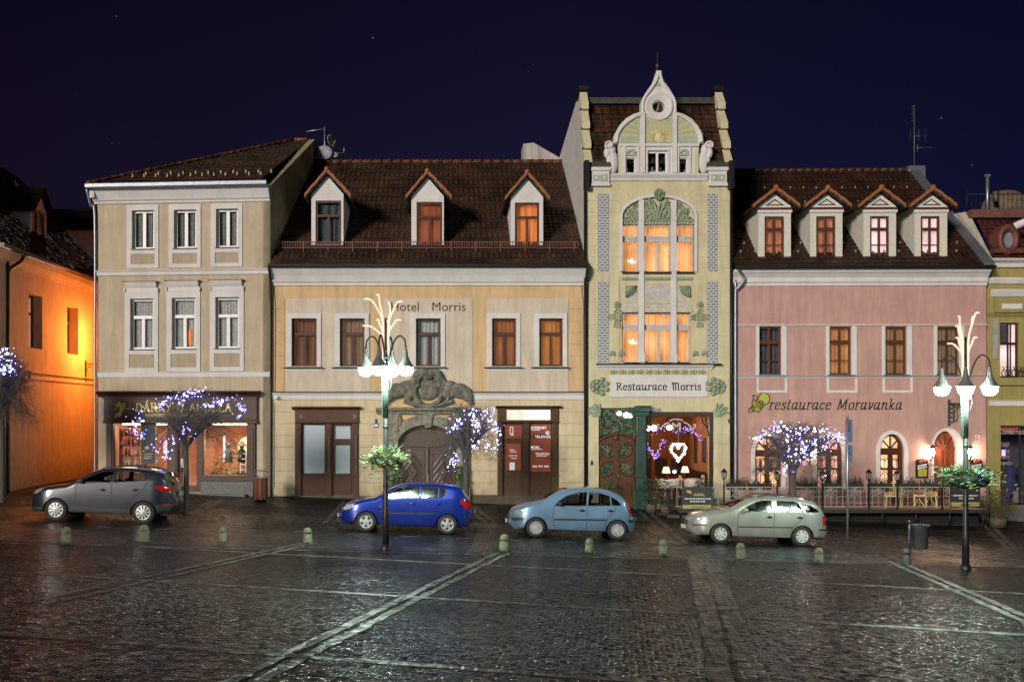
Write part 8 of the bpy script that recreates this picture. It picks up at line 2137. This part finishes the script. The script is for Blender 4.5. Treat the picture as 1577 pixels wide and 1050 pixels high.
# bollards
BOLL = mat('mossy_granite', (.12, .13, .085), rough=.85, var=.5, scale=11, bump=.5, bscale=30)
m_ = MB(); m_.lathe([(.125, -.05), (.118, .24), (.105, .245), (.105, .262), (.118, .268), (.115, .33), (.09, .385), (.05, .412), (0, .42)], n=16); proto = None
bl_ = [(101, 837, 'granite bollard before the front wheel of the grey crossover, half in orange light'), (222, 833, 'granite bollard before the rear wheel of the grey crossover'), (342.5, 833, 'granite bollard midway between the grey crossover and the blue hatchback'),
       (474, 835, 'granite bollard where a pair of pale bands meets the kerb left of the blue hatchback'), (777, 849, 'taller grassy footed granite bollard between the blue hatchback and the light blue car'), (907.5, 851, 'granite bollard before the rear half of the light blue car'),
       (1022, 855, 'granite bollard standing in red light between the light blue car and the estate'), (1141, 859, 'granite bollard before the front half of the silver green estate'), (1261, 866, 'granite bollard at the tail of the silver green estate'), (1395, 868, 'dark granite bollard at the foot of the litter bin post')]
for i, (px, py, lab) in enumerate(bl_):
    g = GP(px, py)
    if proto is None: proto = o = m_.build('stone_bollard', BOLL)
    else: o = proto.copy(); col.objects.link(o)
    o.location = g; o.rotation_euler = (R_(random.uniform(-2, 2)), R_(random.uniform(-2, 2)), random.uniform(0, 6)); k = 1.08 if px == 777 else .93 + .05 * math.sin(i * 2.3); o.scale = (k, k, k * (1 + .04 * math.cos(i)))
    if px == 1395: o.data = proto.data.copy(); o.data.materials[0] = mat('dark_granite_boll', (.035, .04, .035), rough=.7, var=.5, scale=9)
    tag(o, lab, 'bollard', 'granite bollards along the kerb')
for px, py, r, n, lab, sd in ((777, 850, .3, 160, 'grass growing round the bollard between the two blue cars', 1), (907, 852, .2, 70, 'grass growing round the bollard before the light blue car', 2), (1022, 856, .18, 50, 'grass at the red lit bollard', 3), (268, 790, .3, 120, 'grass at the foot of the tree before the gift shop', 4), (1261, 867, .18, 50, 'grass at the bollard behind the estate car', 5), (101, 838, .18, 50, 'grass at the bollard in orange light', 6)): tuft(px, py, r, n, lab, sd)
# litter bin on its post
b = GP(1400, 868); lb = empty('litter_bin', b, 0, 'dark grey round litter bin hung on a slim post before the terrace', 'bin'); s = F / b.y
m_ = MB(); m_.tube([(0, 0, 0), (0, 0, 1.05)], .035, 8); m_.ball((0, 0, 1.07), (.05, .05, .04), 8, 5); m_.box(0, .2, -.02, .02, .9, .93); m_.box(0, .2, -.02, .02, .5, .53); m_.build('post', POLE, lb)
m_ = MB(); cx_ = .29; m_.lathe([(0, .38), (.15, .38), (.17, .42), (.185, .92), (.20, .93), (.20, .97), (.175, .97), (.16, .46), (0, .46)], (cx_, 0, 0), 20); m_.build('bin_drum', mat('grey_bin', (.05, .055, .058), rough=.45), lb)
m_ = MB(); m_.lathe([(.205, .955), (.215, .975), (.205, .995), (.19, .98)], (cx_, 0, 0), 20)
rn = random.Random(3)
for k in range(16): a = 2 * PI * k / 16; m_.ball((cx_ + .19 * math.cos(a), .19 * math.sin(a), .985), (.05, .05, .02 + .015 * rn.random()), 6, 4)
m_.build('bin_liner', mat('black_liner', (.02, .022, .022), rough=.25), lb)
# slim sign pole seen edge on
b = GP(1305, 829); sp_ = empty('sign_pole', b, 0, 'thin galvanised sign pole seen edge on between the estate car and the chairs', 'sign'); hh = (829 - 640) * b.y / F
m_ = MB(); m_.tube([(0, 0, 0), (0, 0, hh)], .035, 10); m_.ball((0, 0, hh), (.05, .05, .03), 8, 4); m_.build('pole', ZINC, sp_)
for z0, z1 in ((hh - .85, hh - .12), (hh - 1.5, hh - .95)):
    m_ = MB(); m_.box(.05, .066, -.28, .28, z0, z1); m_.build('sign_plate', ZINC, sp_); m_ = MB(); m_.box(.03, .05, -.05, .05, (z0 + z1) / 2 - .03, (z0 + z1) / 2 + .03); m_.build('clamp', DARKMETAL, sp_)

# ------------------------------------------------------------------ bare trees wound with lights
BARK = mat('wet_bark', (.075, .062, .05), rough=.8, var=.5, scale=18, bump=.6, bscale=30)
TWIG = mat('dark_twig', (.11, .095, .085), rough=.8, var=.3)
BULB = emis('blue_white_bulb', (.20, .19, 1.0), 15)
BULBW = emis('white_blue_bulb', (.30, .31, 1.0), 15)
def tree(px, py, d, pfork, crown, label, light_label, seed, dome=.75, ntw=900, lights=(), thick=.085, bulb=BULB):
    rn = random.Random(seed)
    b = P(px, py, d); b.z = G(b.x, b.y); s = F / d
    zf = (CZ - (pfork - CY) / F * d) - b.z
    x0, y0, x1, y1 = crown; cx_ = ((x0 + x1) / 2 - px) / s; rx = (x1 - x0) / 2 / s; ztop = (CZ - (y0 - CY) / F * d) - b.z; zlow = (CZ - (y1 - CY) / F * d) - b.z
    t = empty('bare_tree', b, 0, label, 'tree', 'pollarded trees before the houses')
    m_ = MB(); m_.tube(smooth_path([(0, 0, -.05), (.01, 0, .15), (.02, .01, zf * .5), (0, 0, zf)], 5), [thick * 1.35] * 2 + [thick] * 14, 10); m_.ball((0, 0, zf), (thick * 1.3, thick * 1.3, thick * 1.5), 10, 6); m_.build('trunk', BARK, t)
    limbs, tips = MB(), []
    nl = 9
    for k in range(nl):
        a = 2 * PI * k / nl + rn.uniform(-.25, .25); rr = rx * rn.uniform(.45, .7)
        e = Vector((cx_ * .8 + rr * math.cos(a), rr * math.sin(a) * .9, zf + (ztop - zf) * rn.uniform(.45, .72)))
        path = smooth_path([(0, 0, zf - .05), (e.x * .25, e.y * .25, zf + (e.z - zf) * .35), (e.x * .65, e.y * .65, zf + (e.z - zf) * .75), e], 4)
        limbs.tube(path, [thick * .55 * (1 - .75 * i / (len(path) - 1)) for i in range(len(path))], 6); tips += path[4:]
    l = limbs.build('limbs', BARK, t)
    tw = MB()
    for i in range(ntw):
        p = rn.choice(tips); a = rn.uniform(0, 2 * PI); r = rx * rn.uniform(.75, 1.06)
        up = rn.random() ** .8
        e = Vector((cx_ + r * math.cos(a) * math.cos(up * 1.35), r * math.sin(a) * math.cos(up * 1.35), zlow + (ztop - zlow) * (.30 + .72 * math.sin(up * 1.5)) + rn.uniform(-.12, .12)))
        if rn.random() < .3: e.z = zlow + (zf + .2 - zlow) * rn.random() * .9; e.x = cx_ + r * math.cos(a); e.y = r * math.sin(a)
        mid = p.lerp(e, .5) + Vector((rn.uniform(-.12, .12), rn.uniform(-.12, .12), rn.uniform(.0, .22)))
        pp = smooth_path([p, mid, e], 3)
        tw.tube(pp, [.008 * (1 - .7 * q / (len(pp) - 1)) for q in range(len(pp))], 3, cap=False)
        for f in (3, 4, 5):
            if rn.random() < .8:
                q = pp[min(f, len(pp) - 1)]; dd = Vector((rn.uniform(-1, 1), rn.uniform(-1, 1), rn.uniform(-.4, .8))).normalized() * rn.uniform(.12, .3); tw.tube([q, q + dd * .5 + Vector((0, 0, -.01)), q + dd], [.006, .004, .003], 3, cap=False)
    tw.build('twigs', TWIG, t, recalc=False)
    # the string of lights
    ls = empty('string_lights', b, 0, light_label, 'string lights', 'light strings in the trees'); pts = []
    for chain, n in lights:
        cp = smooth_path([Vector(((a - px) / s, dy, (CZ - (c - CY) / F * d) - b.z)) for a, c, dy in chain], 8)
        L_ = [rn.random() for _ in range(int(n * 1.45))]
        for f in L_:
            q = cp[min(len(cp) - 1, int(f * len(cp)))]; pts.append(q + Vector((rn.gauss(0, .08), rn.gauss(0, .14), rn.gauss(0, .08))))
        wr = MB(); wr.tube(cp, .006, 3); wr.build('wire', TWIG, ls)
    wm = MB()
    for q in pts:
        for _ in range(1): wm.ball(tuple(q + Vector((rn.gauss(0, .13), rn.gauss(0, .15), rn.gauss(0, .11)))), rn.choice((.007, .009, .012)), 4, 3)
    tag(wm.build('tiny_bulbs', bulb, ls), kind='stuff')
    me = None
    for i, q in enumerate((pts if len(pts) <= 100 else rn.sample(pts, 100))):
        if me is None: u = MB(); u.ball((0, 0, 0), 1, 6, 5); o = u.build('bulb', bulb, ls); me = o
        else: o = me.copy(); col.objects.link(o); o.parent = ls
        o.location = q; k = rn.choice((.014, .017, .02, .024, .034)); o.scale = (k, k, k)
    return t
def CH(*p): return [(p[i], p[i + 1], p[i + 2]) for i in range(0, len(p), 3)]
tree(286, 790, 32.0, 690, (214, 600, 392, 712), 'bare round tree wound with lights before the gift shop', 'blue white light string in the tree before the gift shop', 31, ntw=330, lights=[
    (CH(220, 672, -.6, 217, 655, -.7, 225, 643, -.8, 240, 634, -.9, 258, 622, -.8, 270, 617, -.6), 24), (CH(268, 613, -.6, 290, 612, -.7, 300, 608, -.7, 312, 605, -.4, 324, 600, -.2), 24), (CH(324, 622, -.8, 340, 624, -.9, 352, 618, -.8, 366, 614, -.7), 16), (CH(366, 622, -.7, 376, 630, -.6, 380, 636, -.5), 10),
    (CH(276, 674, -.9, 284, 670, -.9, 294, 662, -.9, 302, 655, -.8), 9), (CH(222, 670, -.7, 235, 677, -.7, 250, 690, -.7, 262, 699, -.7, 275, 690, -.7), 13)])
tree(717, 781, 33.2, 706, (662, 622, 782, 718), 'bare wispy tree with lights before the stone portal', 'blue white light string in the tree before the stone portal', 47, ntw=300, thick=.10, lights=[
    (CH(695, 714, -.5, 700, 706, -.5, 707, 697, -.5), 10), (CH(699, 662, -.6, 703, 650, -.6, 710, 643, -.6), 13), (CH(724, 640, -.6, 730, 634, -.6, 734, 652, -.6, 730, 660, -.6), 17), (CH(737, 643, -.5, 748, 634, -.5, 756, 646, -.5), 9), (CH(762, 654, -.4, 766, 668, -.4, 770, 682, -.4), 11), (CH(729, 686, -.5, 738, 684, -.5), 5), (CH(751, 688, -.5, 753, 692, -.5), 4)], bulb=BULBW)
tree(1220, 792, 33.0, 726, (1150, 652, 1306, 738), 'bare tree with dense white lights behind the silver green estate', 'dense white light string in the tree behind the silver green estate', 59, ntw=430, thick=.12, lights=[
    (CH(1153, 674, -.6, 1160, 668, -.7, 1174, 660, -.7, 1190, 656, -.6), 16), (CH(1190, 660, -.8, 1210, 662, -.9, 1235, 660, -.9, 1260, 666, -.8, 1285, 676, -.6), 34), (CH(1195, 672, -.9, 1220, 676, -.9, 1245, 684, -.9, 1262, 672, -.8), 24), (CH(1206, 694, -.9, 1225, 688, -.9, 1228, 700, -.9, 1235, 708, -.8), 14), (CH(1200, 726, -.6, 1205, 700, -.6, 1258, 724, -.6), 12)], bulb=BULBW)
tree(3, 775, 33.5, 640, (-52, 545, 62, 668), 'dark bushy bare tree at the left edge with lights in its top', 'blue white light string in the tree at the left edge', 73, ntw=620, lights=[
    (CH(0, 552, -.7, 10, 545, -.7, 28, 552, -.6, 27, 568, -.7, 18, 571, -.7, 4, 565, -.7), 38), (CH(-10, 560, -.7, -25, 570, -.7, -40, 575, -.6), 14)], bulb=BULBW)
# ------------------------------------------------------------------ terrace before the pink house
TD = 35.0
def tx(px, d=TD): return (px - CX) / F * d
def tz(py, d=TD): return CZ - (py - CY) / F * d
DKW = wood('wet_deck_boards', (.13, .075, .045), .35)
IRON = mat('terrace_iron', (.45, .42, .40), rough=.45, metal=.4, var=.3)
dz_ = tz(784)
tr_ = empty('terrace_deck', (tx(1045), TD, 0), 0, 'raised wooden terrace deck on dark struts before the pink house', 'deck')
L0, L1 = 0, tx(1521) - tx(1045)
m_ = MB()
for k in range(13): y = .0 + k * .17; m_.box(L0, L1, y, y + .162, dz_ - .05, dz_)
m_.build('deck_boards', DKW, tr_)
m_ = MB(); m_.box(L0, L1, -.03, -.001, dz_ - .13, dz_ - .005); m_.build('deck_edge', mat('dark_edge', (.03, .025, .02), rough=.5), tr_)
for k in range(10):
    x = L0 + .1 + (L1 - .2) * k / 9; m_ = MB(); g = G(x + tx(1045), TD); m_.tube([(x, .1, g), (x, .1, dz_ - .05)], .03, 6); m_.build('strut', DARKMETAL, tr_)
m_ = MB(); 
for k in range(9): xa, xb = L0 + .1 + (L1 - .2) * k / 9, L0 + .1 + (L1 - .2) * (k + 1) / 9; m_.tube([(xa, .1, dz_ - .35), (xb, .1, dz_ - .35)], .018, 5)
m_.box(L0, L1, .6, .65, -3, dz_ - .06); m_.build('underframe_void_sheet', mat('black_void', (.012, .011, .011)), tr_)  # black sheet behind the struts stands in for the shade under the deck
# railing with posts, bars and scrolls
rl_ = empty('terrace_railing', (tx(1043), TD - .0, dz_), 0, 'pale iron railing with scrolls along the terrace edge', 'railing')
zr_ = tz(749.5) - dz_; W = tx(1463) - tx(1043)
m_ = MB(); m_.box(0, W, .03, .07, zr_ - .035, zr_); m_.box(0, W, .035, .065, .08, .105); m_.box(0, W, .038, .062, zr_ * .55, zr_ * .55 + .018); m_.build('rail', IRON, rl_)
m_ = MB(); n = 46
for k in range(n + 1): x = W * k / n; m_.box(x - .008, x + .008, .04, .06, .1, zr_ - .03)
m_.build('bars', IRON, rl_)
for k in range(n):
    m_ = MB()
    if k % 4 in (1, 2):
        x = W * (k + .5) / n; s = 1 if k % 4 == 1 else -1; m_.tube(smooth_path([(x - .05 * s, .05, zr_ * .62), (x + .06 * s, .05, zr_ * .70), (x - .04 * s, .05, zr_ * .82), (x + .05 * s, .05, zr_ * .92), (x + .09 * s, .05, zr_ * .86), (x + .05 * s, .05, zr_ * .8)], 4), .014, 5); m_.build('scroll', IRON, rl_)
for px in (1115, 1197, 1267, 1338, 1382, 1451):
    m_ = MB(); x = tx(px) - tx(1043); m_.box(x - .025, x + .025, -.02, .03, -.14, zr_ + .02); m_.build('post', DARKMETAL, rl_)
# lanterns on posts
lm_ = None
for px, pt, lab in ((1115, 722, 'black post lantern on the railing beside the restaurant window'), (1197, 724, 'black post lantern behind the lit tree, on the railing'), (1267, 724, 'black post lantern on the railing right of the lit tree'), (1338, 723, 'black post lantern between the sign pole and the chairs'), (1381.5, 725, 'black post lantern before the third arched window'), (1522, 722, 'black post lantern at the right end of the terrace')):
    z0 = dz_ + zr_ if px < 1500 else G(tx(px), TD); zt = tz(pt); hh = zt - z0
    t = empty('post_lantern', (tx(px), TD + (.0 if px < 1500 else -.05), z0 + .015), 0, lab, 'lantern', 'lanterns along the terrace')
    m_ = MB(); m_.tube([(0, 0, 0), (0, 0, hh - .38)], .022, 8); m_.lathe([(.05, 0), (.05, .03), (.02, .06)], n=8); m_.build('post', DARKMETAL, t)
    m_ = MB(); m_.lathe([(.02, hh - .40), (.06, hh - .36), (.065, hh - .34)], n=6, smooth=False); m_.lathe([(.125, hh - .12), (.06, hh - .04), (.015, hh), (0, hh + .03)], n=6, smooth=False)
    for k in range(6): a = PI / 3 * k; m_.tube([(.065 * math.cos(a), .065 * math.sin(a), hh - .35), (.10 * math.cos(a), .10 * math.sin(a), hh - .12)], .009, 4)
    m_.build('frame', DARKMETAL, t)
    m_ = MB(); m_.lathe([(.055, hh - .34), (.09, hh - .13)], n=6, smooth=False); m_.build('lantern_glass', mat('milky_glass', (.34, .29, .24), rough=.3), t)
# flower boxes with bare winter plants
rn = random.Random(8)
for a, b, lab in ((1122, 1152, 'dark flower box with dry twigs by the left railing end'), (1155, 1192, 'dark flower box left of the lit tree trunk'), (1228, 1262, 'dark flower box right of the lit tree trunk'), (1271, 1300, 'dark flower box left of the sign pole'), (1309, 1334, 'dark flower box between sign pole and lantern'), (1342, 1378, 'dark flower box above the left wicker chair'), (1385, 1420, 'dark flower box under the beer sign'), (1424, 1458, 'dark flower box full of twigs before the pink door')):
    t = empty('flower_box', (tx((a + b) / 2), TD + .28, dz_ + zr_ - .12), 0, lab, 'flower box', 'flower boxes on the terrace railing'); w = (tx(b) - tx(a)) / 2
    m_ = MB(); m_.add([(-w, -.11, .22), (w, -.11, .22), (w, .11, .22), (-w, .11, .22), (-w + .03, -.08, 0), (w - .03, -.08, 0), (w - .03, .08, 0), (-w + .03, .08, 0)], [(0, 1, 2, 3), (4, 5, 6, 7), (0, 1, 5, 4), (1, 2, 6, 5), (2, 3, 7, 6), (3, 0, 4, 7)]); m_.build('trough', mat('brown_trough', (.035, .025, .02), rough=.7), t)
    m_ = MB()
    for q in range(90):
        x = rn.uniform(-w, w); h = rn.uniform(.06, .26) * (1.5 if rn.random() < .12 else 1); e = (x + rn.uniform(-.15, .15), rn.uniform(-.14, .14), .22 + h); m_.tube([(x, rn.uniform(-.08, .08), .2), ((x + e[0]) / 2 + rn.uniform(-.03, .03), e[1] * .6, .2 + h * .6), e], [.008, .006, .003], 3, cap=False)
        if q % 2 == 0: p = Vector(e); v = Vector((rn.uniform(-1, 1), rn.uniform(-1, 1), rn.uniform(-1, 1))) * .04; m_.add([p, p + v, p + Vector((v.y, v.z, v.x))], [(0, 1, 2)])
    m_.build('dry_plants', mat('winter_leaf', (.035, .036, .02), rough=.8, var=.6, scale=9), t, recalc=False)
# banners on the railing
BN = mat('charcoal_banner', (.03, .031, .034), rough=.5)
def banner(a, b, y0, y1, d, label, words):
    t = empty('banner', (tx(a, d), d, tz(y1, d)), 0, label, 'banner', 'charcoal banners on the terrace railing'); w = tx(b, d) - tx(a, d); h = tz(y0, d) - tz(y1, d)
    m_ = MB(); m_.box(0, w, -.01, .01, 0, h); m_.build('sheet', BN, t); m_ = MB(); m_.box(.03, w - .03, -.014, -.011, .02, h * .19); m_.build('yellow_strip', mat('olive_yellow', (.30, .29, .10), rough=.6), t)
    gd = mat('banner_gold', (.42, .36, .10), rough=.5); wt_ = mat('banner_white', (.6, .6, .58), rough=.6)
    if words: text('lettering', words, (w * .33, w * .70, h * .74, h * .90), -.012, gd, t)
    else:
        m_ = MB(); m_.ball((w * .26, -.012, h * .78), (.075, .008, .055), 10, 5); m_.ball((w * .2, -.012, h * .81), (.05, .008, .03), 8, 5); m_.ball((w * .31, -.012, h * .73), (.03, .006, .04), 8, 5); m_.box(w * .40, w * .78, -.0125, -.011, h * .60, h * .625); [m_.box(w * (.40 + .05 * k), w * (.43 + .05 * k), -.013, -.011, h * .63, h * (.68 + .04 * (k % 2))) for k in range(7)]; m_.build('emblem', gd, t)
    m_ = MB(); x = .12
    for row, (f0, f1, zz) in enumerate(((.10, .92, .44), (.28, .72, .32))):
        x = w * f0
        while x < w * f1: l = rn.uniform(.03, .09); m_.box(x, x + l, -.013, -.011, h * zz, h * (zz + .055)); x += l + .022
    m_.build('small_print', wt_, t); m_ = MB(); m_.box(w * .3, w * .7, -.0165, -.0145, h * .08, h * .11); m_.build('strip_print', BN, t)
banner(1049.5, 1096.5, 749.5, 783.5, TD - .1, 'charcoal banner with small gold bird emblem at the left end of the terrace', '')
banner(1463.5, 1509.5, 743, 780, TD - .1, 'charcoal banner with gold heading behind the right lamp post', 'Moriss'.replace('ss', 's'))
# wicker armchairs
WICK = mat('honey_wicker', (.80, .57, .20), rough=.55, var=.35, scale=30, bump=.5, bscale=60)
def wicker(px, rz, label):
    t = empty('wicker_chair', (tx(px, TD + .75), TD + .75, dz_ + .004), rz, label, 'chair', 'wicker armchairs on the terrace')
    for x, y in ((-.25, -.24), (.25, -.24), (-.22, .26), (.22, .26)):
        m_ = MB(); m_.tube([(x * 1.1, y * 1.1, 0), (x, y, .42)], .022, 7); m_.build('leg', WICK, t)
    m_ = MB(); m_.box(-.27, .27, -.27, .27, .40, .445); m_.build('seat', WICK, t, bevel=.015)
    m_ = MB()
    for k in range(7): x = -.21 + .07 * k; m_.tube([(x, .24, .44), (x * 1.1, .30, .86 - .05 * abs(k - 3) / 3)], .03, 6)
    m_.tube(smooth_path([(-.27, .24, .42), (-.27, .30, .80), (-.12, .31, .90), (.12, .31, .90), (.27, .30, .80), (.27, .24, .42)], 5), .026, 7); m_.build('backrest', WICK, t)
    for s in (-1, 1): m_ = MB(); m_.tube(smooth_path([(s * .27, .28, .66), (s * .31, .0, .67), (s * .30, -.24, .64), (s * .27, -.26, .42)], 5), .025, 7); m_.tube(smooth_path([(s * .27, -.25, .02), (s * .27, -.05, .3), (s * .26, .24, .02)], 5), .016, 6); m_.build('armrest', WICK, t)
wicker(1377, R_(150), 'left wicker armchair on the terrace, turned to the right'); wicker(1425, R_(200), 'right wicker armchair on the terrace, nearer the banner')
# shrubs by the restaurant entrance and at the terrace's right end
def shrub(px, py, d, r, h, label, seed, m, n=500):
    rn = random.Random(seed); c = P(px, py, d); c.z = G(c.x, d); t = empty('shrub', c, 0, label, 'shrub', 'shrubs in tubs'); 
    m_ = MB(); m_.lathe([(0, 0), (r * .5, 0), (r * .62, .34), (r * .55, .34), (0, .3)], n=14); m_.build('tub', mat('tub_clay', (.10, .07, .05), rough=.8, var=.4), t)
    m_ = MB()
    for i in range(n):
        a = rn.uniform(0, 2 * PI); q = rn.random() ** .5; zz = .32 + h * rn.random(); rr = r * q * (1.15 - .7 * abs((zz - .32) / h - .4)); p = Vector((rr * math.cos(a), rr * math.sin(a), zz)); v = Vector((rn.uniform(-1, 1), rn.uniform(-1, 1), rn.uniform(-.6, 1))).normalized() * rn.uniform(.05, .1); w = v.cross(Vector((rn.uniform(-1, 1), 1, .3))).normalized() * .022; m_.add([p, p + v * .5 + w, p + v, p + v * .5 - w], [(0, 1, 2, 3)])
    for i in range(10): a = rn.uniform(0, 6.28); m_.tube([(0, 0, .3), (r * .5 * math.cos(a), r * .5 * math.sin(a), .3 + h * .8)], [.012, .005], 4)
    m_.build('leaves', m, t, recalc=False)
SHR = mat('shrub_leaf', (.035, .05, .022), rough=.6, var=.6, scale=9)
shrub(1003, 790, 36.3, .36, .95, 'dark leafy shrub left of the restaurant window', 1, SHR); shrub(1026, 790, 35.8, .34, .9, 'dark sparse shrub before the middle of the restaurant window', 2, SHR, 300); shrub(1082, 788, 36.6, .38, 1.0, 'dark shrub behind the bird emblem banner', 3, SHR, 450)
shrub(1536, 806, 35.6, .55, .95, 'olive brown bush at the right end of the terrace', 4, mat('olive_leaf', (.07, .065, .02), rough=.7, var=.6, scale=9), 700); shrub(939, 785, 37.0, .3, .7, 'small green shrub in front of the carved door', 5, mat('fresh_leaf', (.05, .12, .03), rough=.6, var=.5, scale=9), 250)
for px, lab, sd in ((605, 'thin green conifer left of the portal door', 6), (709, 'thin green conifer right of the portal door', 7)): shrub(px, 772, 37.0, .22, 1.1, lab, sd, mat('conifer_green', (.03, .085, .02), rough=.6, var=.5, scale=9), 420)
# low dark fence before the restaurant
b = Vector((tx(1030, 35.4), 35.4, 0)); b.z = G(b.x, b.y); t = empty('low_fence', b, 0, 'short dark railing before the restaurant window beside the banner', 'railing'); m_ = MB(); w = tx(1049, 35.4) - tx(1030, 35.4)
m_.box(0, w, -.02, .02, .92, .96); m_.box(0, w, -.02, .02, .1, .14); [m_.box(w * k / 6 - .012, w * k / 6 + .012, -.012, .012, .1, .92) for k in range(7)]; m_.box(-.03, .03, -.03, .03, 0, 1.0); m_.box(w - .03, w + .03, -.03, .03, 0, 1.0); m_.build('bars', DARKMETAL, t); m_ = MB(); m_.box(-.1, w + .35, -.25, .2, -.1, .08); m_.build('base', mat('wet_stone', (.07, .07, .07), rough=.4), t)

# wet leaf litter on the setts
LEAFM = mat('wet_leaf', (.035, .018, .008), rough=.3, var=.7, scale=20)
for px, py, sx, n, lab in ((1315, 822, 1.1, 90, 'wet dark leaves scattered on the paving right of the estate car'), (1350, 826, .5, 60, 'small patch of wet leaves before the terrace deck'), (1440, 960, 2.2, 40, 'few wet leaves strewn on the right of the square'), (420, 800, 1.5, 40, 'few wet leaves on the paving left of the blue hatchback')):
    rn = random.Random(px); c = GP(px, py); m_ = MB()
    for k in range(n):
        x, y = c.x + rn.gauss(0, sx * .5), c.y + rn.gauss(0, sx * .18); a = rn.uniform(0, 6.3); r = rn.uniform(.03, .07); z = G(x, y) + .012
        m_.add([(x + r * math.cos(a + q) * w, y + r * math.sin(a + q) * w, z + rn.uniform(0, .02)) for q, w in ((0, 1), (1.2, .55), (3.14, 1), (4.3, .55))], [(0, 1, 2, 3)])
    tag(m_.build('fallen_leaves', LEAFM, recalc=False), lab, 'leaves', kind='stuff')
